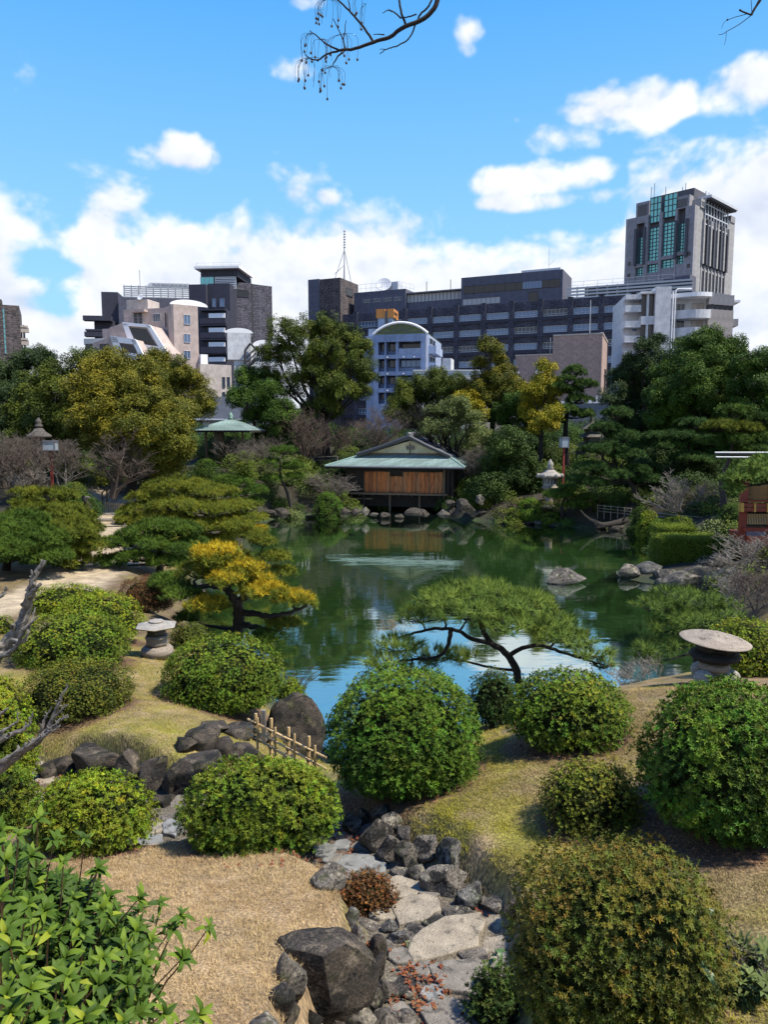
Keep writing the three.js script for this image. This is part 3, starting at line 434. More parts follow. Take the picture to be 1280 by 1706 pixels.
// ---------------------------------------------------------------- stones
function rockGeo(rx, ry, rz, seed, o = {}) {
  const r = rng(seed), g = mergeVertices(new THREE.IcosahedronGeometry(1, o.detail ?? 6).deleteAttribute('uv').deleteAttribute('normal')), p = g.attributes.position, planes = [], sd = r() * 60;
  for (let i = 0; i < (o.facets ?? 12); i++) planes.push([v(r() - .5, (r() - .5) * .9, r() - .5).normalize(), .48 + .34 * r()]);
  if (o.flat) planes.push([v((r() - .5) * .12, 1, (r() - .5) * .12).normalize(), o.flat]);
  const q = new V3(); for (let i = 0; i < p.count; i++) { q.fromBufferAttribute(p, i); for (const [n, d] of planes) { const e = q.dot(n) - d; if (e > 0) q.addScaledVector(n, -e * (o.sharp ?? .96)); } const k = 1.12 + .14 * noise(q.x * 1.4 + sd, q.y * 1.4, q.z * 1.4) + .07 * fbm(q.x * 3.6 + sd, q.y * 3.6, q.z * 3.6, 4) * (o.rough ?? 1); p.setXYZ(i, q.x * k * rx * 1.12, q.y * k * ry * 1.12, q.z * k * rz * 1.12); }
  g.computeVertexNormals();
  const uv = [], n = g.attributes.normal; for (let i = 0; i < p.count; i++) { const x = Math.abs(n.getX(i)), y = Math.abs(n.getY(i)), z = Math.abs(n.getZ(i)); uv.push(...(y > x && y > z ? [p.getX(i) + sd, p.getZ(i)] : x > z ? [p.getZ(i) + sd, p.getY(i)] : [p.getX(i) + sd, p.getY(i)])); }
  g.setAttribute('uv', new THREE.Float32BufferAttribute(uv, 2)); return g;
}
// a stone whose middle shows at (px, py), w by h picture points large
function stoneAt(parent, px, py, w, h, mat, o = {}) {
  const f = o.y != null ? G(px, py + h * .42, o.y) : o.at ? D(px, py + h * .42, o.at) : T(px, py + h * .42), k = mpp(f), rx = w * k / 2, ry = h * k / 2 * (o.tall ?? 1), rz = (o.deep ?? .85) * (rx + (o.deep ? 0 : 0));
  const m = part(o.name ?? 'stone', rockGeo(rx, ry, rz, Math.round(px * 13 + py * 7), o), mat, parent); const c = D(px, py, -f.z + rz * .5); c.y -= ry * (o.sink ?? .12); m.position.copy(parent ? c.sub(parent.position) : c); m.rotation.set((R0() - .5) * .15, (R0() - .5) * .5, o.roll ?? (R0() - .5) * .15); if (!parent) m.position.copy(c); return m;
}
// ---------------------------------------------------------------- buildings beyond the garden
class Bld {
  constructor(name, label, cat, o, turn) { this.g = thing(name, label, cat, o, turn); this.o = o; this.t = turn; this.g.updateMatrixWorld(true); this.inv = this.g.matrixWorld.clone().invert(); }
  // where the sight line through a picture point meets the building's plane z (front) or x (side)
  p(px, py, z = 0) { const d = ray(px, py).transformDirection(this.inv), e = EYE.clone().applyMatrix4(this.inv), t = (z - e.z) / d.z; return e.addScaledVector(d, t); }
  px(px, py, x = 0) { const d = ray(px, py).transformDirection(this.inv), e = EYE.clone().applyMatrix4(this.inv), t = (x - e.x) / d.x; return e.addScaledVector(d, t); }
  add(name, mat, geo, parent) { return part(name, Array.isArray(geo) ? mg(geo) : geo, mat, parent ?? this.g); }
  rect(x0, y0, x1, y1, z = 0) { const a = this.p(x0, y0, z), b = this.p(x1, y1, z); return [Math.min(a.x, b.x), Math.max(a.x, b.x), Math.min(a.y, b.y), Math.max(a.y, b.y)]; }
  box(name, mat, r, z0, z1, parent) { return this.add(name, mat, bx(r[0], r[1], r[2], r[3], z0, z1), parent); }
  // a window on a front plane (axis z) or a side plane (axis x): frame bars proud of the wall and a pane behind them
  win(r, at, o = {}) {
    const { n = 2, rows = 1, fr = .06, axis = 'z', frame = M.steelWhite, glass = M.glass, deep = .1, side = 1 } = o, [a0, a1, y0, y1] = r, B = [], put = (a, b, c, d, e, f) => axis === 'z' ? bx(a, b, c, d, at + Math.min(e * side, f * side), at + Math.max(e * side, f * side)) : bx(at + Math.min(e * side, f * side), at + Math.max(e * side, f * side), c, d, a, b);
    for (let i = 0; i <= n; i++) { const c = lerp(a0, a1, i / n); B.push(put(Math.max(a0, c - fr / 2), Math.min(a1, c + fr / 2), y0 + fr, y1 - fr, .02, deep)); }
    B.push(put(a0, a1, y0, y0 + fr, .02, deep + .02), put(a0, a1, y1 - fr, y1, .02, deep + .02)); for (let i = 1; i < rows; i++) { const c = lerp(y0, y1, i / rows); B.push(put(a0, a1, c - fr / 2, c + fr / 2, .02, deep - .01)); }
    const f = this.add('window', frame, B); this.add('pane', glass, put(a0 + .01, a1 - .01, y0 + .01, y1 - .01, .015, deep * .45), this.sub ? this.g : f); return f;
  }
  // a wing turned another way, as one part of the building
  wing(name, o, turn) { const w = Object.create(Bld.prototype); w.g = new THREE.Group(); w.g.name = name; this.g.add(w.g); w.g.position.copy(o.clone().applyMatrix4(this.inv)); w.g.rotation.y = turn - this.t; this.g.updateMatrixWorld(true); w.inv = w.g.matrixWorld.clone().invert(); w.t = turn; w.sub = true; return w; }
  rail(pts, h, mat, name = 'railing', step = 1.2) { const B = []; for (let i = 1; i < pts.length; i++) { const a = pts[i - 1], b = pts[i]; for (const k of [0, .5, 1]) B.push(tube([a.clone().add(v(0, h * k + (k ? 0 : .08), 0)), b.clone().add(v(0, h * k + (k ? 0 : .08), 0))], .03, 4)); const n = Math.max(1, Math.round(a.distanceTo(b) / step)); for (let q = 0; q <= n; q++) { const c = a.clone().lerp(b, q / n); B.push(tube([c, c.clone().add(v(0, h, 0))], .03, 4)); } } return this.add(name, mat, B); }
}
{ // long dark office slab
  const b = new Bld('office_building', 'long dark tiled office slab with ribbon windows, mast and dish on its roof', 'building', v(-14.2, 4, -206.4), rad(-24));
  const L = 82, yT = b.p(800, 508).y, row0 = b.p(900, 516).y, fl = 3.85, bay = 7.13;
  b.box('wall', M.dark, [0, L, 0, yT - 1.0], -16, -.5);
  const span = [], cols = [];
  for (let k = 0; k < 7; k++) { const top = row0 - k * fl; if (top < 1) break; span.push(bx(0, L, top + .05, top + fl - 1.75, -.5, -.08)); }
  b.add('spandrel', M.dark, span);
  for (let i = 0; i <= 11; i++) b.add('rib', M.dark, bx(i * bay - .62, i * bay + .62, 0, yT + .35, -.5, .22));
  const bars = [], gW = bay - 1.4, n = 6, fr = .07; for (let i = 0; i <= n; i++) bars.push(bx(-gW / 2 + gW * i / n - fr / 2, -gW / 2 + gW * i / n + fr / 2, 0, 1.5, 0, .14)); bars.push(bx(-gW / 2, gW / 2, -.06, .06, 0, .16), bx(-gW / 2, gW / 2, 1.42, 1.52, 0, .16), bx(-gW / 2, gW / 2, .42, .50, 0, .12));
  const fg = mg(bars), pg = bx(-gW / 2, gW / 2, .02, 1.48, .0, .05), ledge = bx(-gW / 2 - .1, gW / 2 + .1, -.98, -.12, -.1, .62), railG = mg([bx(-gW / 2, -gW / 2 + 1.9, .1, .95, 0, .1), bx(gW / 2 - 1.9, gW / 2, .1, .95, 0, .1), bx(-gW / 2, gW / 2, -.02, .38, .02, .12), bx(-.9, -.78, .4, .9, 0, .08), bx(.78, .9, .4, .9, 0, .08)]);
  const rr = rng(5);
  for (let i = 0; i < 11; i++) { const x = (i + .5) * bay; for (let k = 0; k < 7; k++) { const y = row0 - 1.55 - k * fl; if (y < 1) break; const w = b.add('window', M.steelWhite, fg); w.position.set(x, y, -.44); const pn = b.add('pane', rr() < .8 ? M.glassBlue : M.glass, pg, w); pn.position.set(0, 0, 0); const lg = b.add('window_ledge', M.darkNavy, ledge); lg.position.set(x, y, -.42); }
    const rl = b.add('parapet_railing', M.steelWhite, railG); rl.position.set(x, yT - 1.05, -.35); }
  const ends = bx(L, L + .5, 0, yT - .6, -16, -.1); b.add('end_wall', M.dark, ends);
  // stair tower with the mast
  const t0 = b.p(515, 560, 1.2), t1 = b.p(567, 470, 1.2), tw = b.px(590, 470, t1.x);
  b.add('stair_tower', M.darkBrown, bx(t0.x, t1.x, 0, t1.y + 1.2, 1.2 - 11, 1.2));
  b.add('tower_corner', M.darkGrey, bx(t0.x - .05, t0.x + 3.4, 0, t1.y + 1.35, .6, 1.35));
  b.win([-6.2, -2.2, t1.y - 3.0, t1.y - .8], t1.x, { axis: 'x', n: 1, glass: M.glassDark, frame: M.darkNavy });
  b.add('plinth_block', M.darkBrown, bx(t1.x, t1.x + 4.6, 0, yT - 3.2, -8, -.2));
  // the mast on its tripod
  const mx = b.p(574, 460, -4), mTop = b.p(574, 382, -4), mMid = b.p(574, 416, -4), ty = t1.y + 1.2, fa = b.p(556, 460, -3), fb = b.p(584, 466, -6), mast = [tube([v(mx.x, ty - .2, -4), v(mx.x, mTop.y - 6, -4), mTop], [.16, .13, .06], 6), tube([v(fa.x, ty - .2, -3), v(mMid.x, mMid.y, -4)], .09, 5), tube([v(fb.x, ty - 1, -7), v(mMid.x, mMid.y, -4)], .09, 5), tube([v(fa.x + 1, ty - .2, -7), v(mMid.x, mMid.y, -4)], .09, 5)];
  for (let i = 0; i < 7; i++) mast.push(tube([v(mTop.x - .3, mTop.y - .6 - i * .7, -4), v(mTop.x + .3, mTop.y - .6 - i * .7, -4)], .16, 5)); for (let i = 0; i < 5; i++) mast.push(tube([v(mx.x - 3 + i * .5, ty + 2 + i * .35, -3.4), v(mx.x - 2.2 + i * .5, ty + 2.6 + i * .4, -4)], .05, 4));
  b.add('radio_mast', M.steel, mast);
  // roof storeys
  const r1 = b.rect(590, 488, 676, 512, -4), r2 = b.rect(672, 489, 770, 508, -5), r3 = b.rect(769, 463, 937, 512, -3), r4 = b.rect(872, 453, 936, 468, -6);
  b.box('roof_storey', M.darkGrey, [r1[0], r1[1], yT - 2, r1[3]], -12, -4);
  for (let i = 0; i < 4; i++) b.win([lerp(r1[0], r1[1], .18 + i * .2), lerp(r1[0], r1[1], .33 + i * .2), r1[3] - 2.9, r1[3] - 2.0], -4, { n: 3 });
  b.box('roof_gallery', M.darkGrey, [r2[0], r2[1], yT - 2, r2[3] - 2.6], -10, -5); b.add('gallery_roof', M.steelDark, bx(r2[0] - .3, r2[1], r2[3] - .35, r2[3], -11, -4.4)); b.win([r2[0], r2[1], r2[3] - 2.6, r2[3] - .35], -5.2, { n: 16, glass: M.curtain, frame: M.darkNavy, fr: .12 });
  b.box('penthouse', M.darkGrey, [r3[0], r3[1], yT - 2, r3[3]], -15, -3);
  const band = r3[3] - 2.2; b.win([r3[0] + .6, r3[1] - .6, band - 1.9, band], -3, { n: 9, glass: M.glassDark, frame: M.darkNavy }); b.win([lerp(r3[0], r3[1], .62), r3[1] - 5, band - 1.85, band - .05], -2.9, { n: 6, glass: M.glassBlue, frame: M.steelDark });
  b.win([r3[0] + .5, lerp(r3[0], r3[1], .4), yT + .6, yT + 2.2], -3, { n: 8, glass: M.curtain, frame: M.steelDark }); b.win([lerp(r3[0], r3[1], .68), lerp(r3[0], r3[1], .77), yT + .2, yT + 2.8], -3, { n: 1, glass: M.glassDark, frame: M.darkNavy });
  b.box('penthouse_top', M.darkGrey, [r4[0] + .4, r4[1] - .4, r3[3], r4[3] - .6], -13, -5); b.add('penthouse_roof', M.steelWhite, bx(r4[0], r4[1], r4[3] - .6, r4[3], -14, -4.4));
  const aw = b.p(915, 453, -8); b.add('aerial', M.steel, [tube([v(aw.x, r4[3] - .2, -8), v(aw.x, r4[3] + 6, -8)], .05, 4), tube([v(aw.x, r4[3] + 1.5, -8), v(aw.x + 1.4, r4[3] + 2.6, -8)], .04, 4)]);
  for (const px of [711, 751]) { const q = b.p(px, 490, -7); b.add('flagpole', M.woodGrey, tube([v(q.x, r2[3] - .2, -7), v(q.x, r2[3] + 3.0, -7)], .1, 6)); }
  // louvred screen along the roof on the far end
  const s0 = b.p(946, 480, -2), s1 = b.p(1046, 480, -2), lv = []; for (let i = 0; i < 5; i++) lv.push(bx(s0.x, s1.x + 14, s0.y - 3.4 + i * .75, s0.y - 3.0 + i * .75, -2.3, -1.9)); for (let i = 0; i <= 6; i++) { const x = lerp(s0.x, s1.x, i / 6); lv.push(bx(x - .12, x + .12, yT - .6, s0.y + .2, -2.5, -2.2)); } b.add('louvre_screen', M.steel, lv); b.add('louvre_backing', M.darkGrey, bx(s0.x + 4, s1.x + 14, yT - .8, s0.y - .1, -8, -2.6));
  b.rail([v(s0.x, s0.y, -4), v(s1.x + 10, s0.y, -4)], 1.7, M.steel, 'roof_railing', 3.4);
  const rl0 = b.p(592, 487, -5), rl1 = b.p(664, 487, -5); b.rail([v(rl0.x, r1[3], -5), v(rl1.x, r1[3], -5), v(rl1.x + 2, r1[3], -11)], 2.3, M.steel, 'roof_fence', 1.6);
  // dish and its cabin
  const dc = b.p(639, 475, -6); const dish = lathe([[0, 0], [.8, .06], [1.5, .22], [2.05, .45], [2.1, .5], [2.0, .5], [1.4, .28], [0, .1]], 28).rotateX(rad(62)).rotateY(rad(14)).translate(dc.x, dc.y, -6.4); b.add('satellite_dish', M.steelWhite, [dish, tube([v(dc.x, r1[3] - .2, -7.2), v(dc.x, dc.y, -6.6)], .22, 8), tube([v(dc.x - .9, r1[3] - .2, -6.4), v(dc.x, dc.y - .4, -6.6)], .09, 5), tube([v(dc.x, dc.y, -6.3), v(dc.x - .5, dc.y + .2, -4.9)], .05, 4)]);
  const cb = b.rect(641, 471, 663, 488, -7); b.box('roof_cabin', M.steelWhite, [cb[0], cb[1], r1[3] - .1, cb[3]], -10, -7);
}
{ // dark block on the far bank, west end
  const b = new Bld('tiled_office_block', 'dark navy tiled office block with stacked lit balconies and white flat-roofed lookout on top', 'building', D(378, 560, 172).setY(4), rad(36));
  const z0 = 0, R1 = b.rect(380, 470, 455, 600), top = b.p(396, 461).y;
  b.box('tower', M.dark, [R1[0], R1[1], 0, top - 1.2], -18, 0); b.box('tower_joint', M.metalDark, [R1[1] - 5.4, R1[1] - 5.0, 0, top - 1.15], -1, .05);
  b.win([R1[0] + 2.2, R1[0] + 5.0, top - 4.4, top - 2.8], 0, { n: 1, glass: M.glassDark, frame: M.darkNavy });
  const b1 = b; { const b = b1.wing('navy_wing', D(345, 560, 170).setY(4), rad(-6));
  const L1 = b.rect(314, 474, 378, 560, 2); b.box('left_tower', M.darkNavy, [L1[0], L1[1] - 4.6, 0, L1[3]], -16, 2); b.box('core', M.darkNavy, [L1[1] - 4.6, L1[1] + .5, 0, L1[3] + .3], -15, .8);
  b1.win([R1[0] - .2, R1[0] + 1.6, 8, top - 2.4], .06, { n: 2, rows: 16, glass: M.glassDark, frame: M.darkNavy, fr: .12 });
  for (const [x, w] of [[.42, .1], [.62, .14]]) b.win([lerp(L1[0], L1[1], x + .16), lerp(L1[0], L1[1], x + w + .16), L1[3] - 4.8, L1[3] - 2.9], .85, { n: 1, glass: M.glassBlue, frame: M.steelDark });
  const B = b.rect(326, 515, 377, 605, 5); b.box('balcony_block', M.darkNavy, [B[0], B[1], 0, B[3]], 1.5, 4.2);
  for (const py of [527, 551, 575, 600]) { const q = b.rect(347, py - 5, 374, py + 2, 5.5), s = b.add('balcony', M.darkNavy, [bx(B[0] + 1, B[1] + .2, q[2] - 1.7, q[2] - .1, 4.2, 5.6), bx(B[0] + 1, B[1] + .2, q[3] + .6, q[3] + .9, 4.2, 5.6)]); b.add('light_strip', M.strip, bx(q[0], q[1], q[2], q[3], 5.0, 5.4), b.sub ? b.g : s); }
  // lookout with the white roof
  const k = b.rect(331, 446, 396, 472, -2), kx = [k[0] - .6, k[1] + .8]; b.add('lookout_roof', M.whiteTrim, bx(kx[0], kx[1], k[3] - .5, k[3], -12, -.6)); b.box('lookout_band', M.darkNavy, [kx[0] + 1, kx[1] - .8, k[3] - 2.1, k[3] - .5], -13, -2); b.win([kx[0] + .9, kx[0] + 4.0, L1[3] - .3, k[3] - 2.1], -2, { n: 3, rows: 2, glass: M.glassTeal, frame: M.steelWhite }); b.win([kx[0] + 4.2, kx[1] - 1.2, L1[3] - .3, k[3] - 2.1], -2.2, { n: 1, rows: 7, glass: M.glass, frame: M.strip, fr: .16 }); b.rail([v(kx[0], k[3], -2), v(kx[1] - .2, k[3], -2)], 1.0, M.steel, 'roof_railing', 2); }
  // low wing to the west: block, louvred roof
  const b0 = b; { const b = b0.wing('west_wing', D(315, 560, 172).setY(4), rad(8));
  const w1 = b.rect(168, 486, 198, 545, -10), w2 = b.rect(196, 487, 315, 512, -8); b.box('end_block', M.darkNavy, [w1[0], w1[1], 0, w1[3]], -22, -10); b.box('wing', M.darkGrey, [w2[0], w2[1], 0, w2[2] + 2], -20, -8);
  const lo = []; for (let i = 0; i < 6; i++) lo.push(bx(w2[0] + 1, w2[1], w2[2] + 2.1 + i * .52, w2[2] + 2.35 + i * .52, -9.2 - i * .2, -8.8 - i * .2)); for (let i = 0; i <= 9; i++) { const x = lerp(w2[0] + 1, w2[1], i / 9); lo.push(bx(x - .1, x + .1, w2[2] + 2, w2[2] + 5.2, -10.2, -9.9)); } b.add('louvre_roof', M.steel, lo); const hum = []; for (let i = 0; i < 9; i++) { const x = lerp(w2[0] + 6, w2[1] - 1, i / 9); hum.push(new THREE.CylinderGeometry(1.2, 1.2, .5, 10, 1, false, -PI / 2, PI).rotateX(-PI / 2).translate(x + 1.2, w2[2] + 5.0, -12)); } b.add('roof_scallop', M.steelWhite, hum);
  const bl = b.rect(137, 523, 186, 570, -4); for (let i = 0; i < 3; i++) b.add('terrace', M.darkNavy, [bx(bl[0] + i * .2, bl[1], bl[3] - 1.4 - i * 3.6, bl[3] - .3 - i * 3.6, -6, -4), bx(bl[0] + .4, bl[1], bl[3] - 3.7 - i * 3.6, bl[3] - 3.3 - i * 3.6, -9, -4.2)]); b.box('terrace_block', M.darkNavy, [bl[0] + 2, bl[1], 0, bl[3] - 1], -16, -6); const am = b.p(232, 450, -9); b.add('aerial', M.steelDark, tube([v(am.x, w2[2] + 4, -9), v(am.x, am.y, -9)], .06, 4)); }
}
{ // stepped pink apartments with white slanted terrace frames
  const b = new Bld('apartment_house', 'dusty pink stepped apartment house with white slanted terrace frames and rounded corner', 'building', D(288, 600, 132).setY(4), rad(32));
  const A = b.rect(288, 511, 334, 690), top = A[3] + .5;
  b.box('wall', M.pink, [A[0], A[1], 0, top], -9, 0); const x0 = b.p(205, 560, -1.5).x;
  b.add('rounded_corner', M.pink, new THREE.CylinderGeometry(1.0, 1.0, top - .3, 24).translate(A[0] + .4, (top - .3) / 2, -1.0));
  const bP = b; { const b = bP.wing('terraced_wing', D(288, 600, 132).setY(4), rad(-14));
  const mid = b.rect(205, 514, 288, 640, -1.6); b.box('upper_wall', M.pink, [mid[0], mid[1] + .3, 0, mid[3] - .2], -10, -1.6);
  bP.add('roof_curve', M.whiteTrim, new THREE.CylinderGeometry(3.4, 3.4, .4, 32, 1, false, -PI / 2, PI).rotateX(-PI / 2).scale(1, .3, 1).translate(A[0] + 3.0, top - .02, -.6));
  for (const [y0, y1] of [[524, 541], [556, 571], [584, 598]]) { const q = bP.rect(306, y0, 317, y1); bP.win(q, 0, { n: 2, glass: M.glassBlue }); }
  for (const x of [274, 279]) { const q = b.rect(x, 520, x + 3.2, 545, -1.5); b.win(q, -1.55, { n: 1, glass: M.glassDark, frame: M.pink }); }
  b.win(b.rect(255, 523, 268, 536, -1.6), -1.6, { n: 4, glass: M.glass }); b.win(b.rect(222, 520, 238, 540, -1.6), -1.6, { n: 2, glass: M.glassDark, frame: M.steelWhite }); b.add('awning', M.pink, (() => { const q = b.rect(217, 516, 241, 519, -.6); return bx(q[0], q[1], q[2], q[3], -1.6, -.4); })()); b.rail([v(b.p(206, 540, 1).x, b.p(206, 541, 1).y, 1), v(b.p(240, 541, 1).x, b.p(206, 541, 1).y, 1)], 1.1, M.steelDark, 'terrace_railing', 1);
  // terraces stepping out to a slanted face, with white frames and dark glazing set in it
  const prism = (pts, z, d) => new THREE.ExtrudeGeometry(new THREE.Shape(pts.map(([x, y]) => { const q = b.p(x, y, z); return new THREE.Vector2(q.x, q.y); })), { depth: d, bevelEnabled: false }).translate(0, 0, z - d);
  b.add('terrace', M.pink, [prism([[182, 546], [204, 538], [249, 542], [280, 588], [284, 690], [182, 690]], 3.6, 5), prism([[132, 592], [146, 574], [184, 561], [226, 566], [243, 600], [243, 690], [130, 690]], 6, 5)]);
  b.add('terrace_window', M.glassDark, [prism([[214, 545], [243, 548], [261, 577], [229, 573]], 3.66, .1), prism([[236, 583], [258, 586], [266, 598], [242, 596]], 3.66, .1)]); b.add('terrace_window', M.glassDark, [prism([[195, 572], [221, 575], [230, 589], [203, 586]], 6.06, .1), prism([[208, 600], [236, 603], [240, 616], [214, 614]], 6.06, .1)]);
  b.add('terrace_frame', M.whiteTrim, [prism([[203, 536], [248, 541], [250, 546], [205, 542]], 3.9, .3), prism([[203, 538], [212, 540], [239, 612], [228, 612]], 3.9, .3), prism([[243, 542], [250, 542], [281, 590], [271, 590]], 3.9, .3), prism([[228, 572], [262, 577], [270, 586], [234, 582]], 3.9, .3)]);
  b.add('terrace_frame', M.whiteTrim, [prism([[183, 559], [224, 565], [227, 574], [187, 570]], 6.3, .3), prism([[183, 560], [194, 562], [213, 612], [201, 612]], 6.3, .3), prism([[201, 586], [232, 590], [238, 602], [207, 599]], 6.3, .3), prism([[218, 566], [226, 566], [244, 602], [236, 602]], 6.3, .3)]);
  for (const [a, c] of [[142, 155], [166, 181]]) { const q = b.rect(a, 573, c, 588, 6); b.win(q, 6.02, { n: 2, glass: M.glassDark, frame: M.steelDark }); } { const q = b.rect(137, 560, 180, 573, 5); b.add('glass_railing', M.steel, bx(q[0], q[1], q[2], q[3] - .4, 4.6, 4.7)); const u = b.rect(170, 548, 202, 575, 2.6); b.box('terrace_back', M.pink, u, -2, 2.6); b.win(b.rect(184, 551, 198, 561, 2.6), 2.6, { n: 3, glass: M.glassDark, frame: M.steelDark }); }
  const pt = b.rect(210, 500, 246, 516, -5); b.box('roof_plant', M.pinkPale, [pt[0], pt[1], mid[3] - .4, pt[3]], -9, -5); b.add('satellite_dish', M.steelWhite, lathe([[0, 0], [.35, .05], [.6, .18], [.55, .2], [0, .08]], 16).rotateX(1.1).translate(pt[1] - 1.4, pt[3] + .3, -5)); }
  const lw = b.rect(333, 606, 387, 690, 1.5); b.box('lower_wing', M.pinkPale, [lw[0], lw[1], 0, lw[3]], -8, 1.5); for (const [y0, y1] of [[628, 646], [653, 664]]) for (const x of [370, 378]) b.win(b.rect(x, y0, x + 5, y1, 1.5), 1.5, { n: 1, glass: M.glass, frame: M.steelDark }); b.box('parapet_panel', M.whiteTrim, b.rect(335, 590, 347, 612, 1), -.4, .8);
}
{ // white stair house
  const b = new Bld('stair_house', 'white stair house with arched top and dark zigzag outside stair between pink house and pines', 'building', D(378, 640, 120).setY(4), rad(12));
  const A = b.rect(378, 548, 424, 690); b.add('wall', M.white, [bx(A[0] + 1, A[0] + 3.0, 0, A[3] - .8, -3, 0), bx(A[0], A[1] - .4, A[3] - 4.8, A[3] - .6, -4, .3)]);
  b.add('arched_roof', M.whiteTrim, new THREE.CylinderGeometry(2.25, 2.25, 4.3, 24, 1, false, -PI / 2, PI).rotateX(-PI / 2).scale(.98, .35, 1).translate((A[0] + A[1]) / 2 - .2, A[3] - .62, -1.85));
  const C = b.rect(424, 562, 445, 690, -1); b.add('side_block', M.white, bx(A[1] - .6, C[1] + 4, 0, C[3] - 1.2, -7, -2)); b.add('side_roof', M.whiteTrim, new THREE.CylinderGeometry(1.6, 1.6, 4.5, 20, 1, false, -PI / 2, PI).rotateX(-PI / 2).scale(1.2, .6, 1).translate(C[1] - .2, C[3] - 1.2, -4.3));
  const line = (pts, z, w = .14) => { const s = []; for (let i = 1; i < pts.length; i++) s.push(tube([b.p(pts[i - 1][0], pts[i - 1][1], z), b.p(pts[i][0], pts[i][1], z)], w, 5)); return s; };
  b.add('stair_frame', M.metalDark, [...line([[408, 640], [408, 584], [417, 572], [430, 585], [430, 640]], .8, .18), ...line([[410, 596], [429, 577]], .8), ...line([[409, 614], [429, 596]], .8, .3), ...line([[410, 604], [427, 588]], .9, .1), ...line([[411, 620], [436, 650]], .8, .3), ...line([[409, 612], [409, 680]], -.2, .2)]); b.box('stair_shade', M.glassDark, b.rect(409, 610, 430, 640, -.2), -.6, -.3);
}
{ // brick block at the edge
  const b = new Bld('brick_apartment_block', 'dark red brick block with glass stair strip and two small balconies behind dark tree', 'building', D(-60, 560, 150).setY(4), rad(24));
  const A = b.rect(-60, 510, 38, 640); b.box('wall', M.darkBrown, [A[0], A[1], 0, b.p(10, 508).y], -14, 0); b.box('stair_shaft', M.darkBrown, [A[0], b.p(2, 500).x, 0, b.p(1, 499).y], -3, .3);
  const s = b.rect(3, 511, 11, 590); b.win([s[0], s[1], s[2], s[3] - .2], 0, { n: 1, rows: 9, glass: M.glassTeal, frame: M.steelDark, fr: .14 });
  for (const y of [543, 564]) { const q = b.rect(38, y, 48, y + 11, -3); b.add('balcony', M.pinkPale, [bx(q[0] - 1.5, q[1], q[2], q[3] - .3, -4, -3), bx(q[0] - 1.5, q[1] - .2, q[3] - .3, q[3] + .1, -4.1, -2.9)]); } b.box('balcony_wall', M.darkGrey, b.rect(37, 541, 45, 640, -4), -9, -4);
}
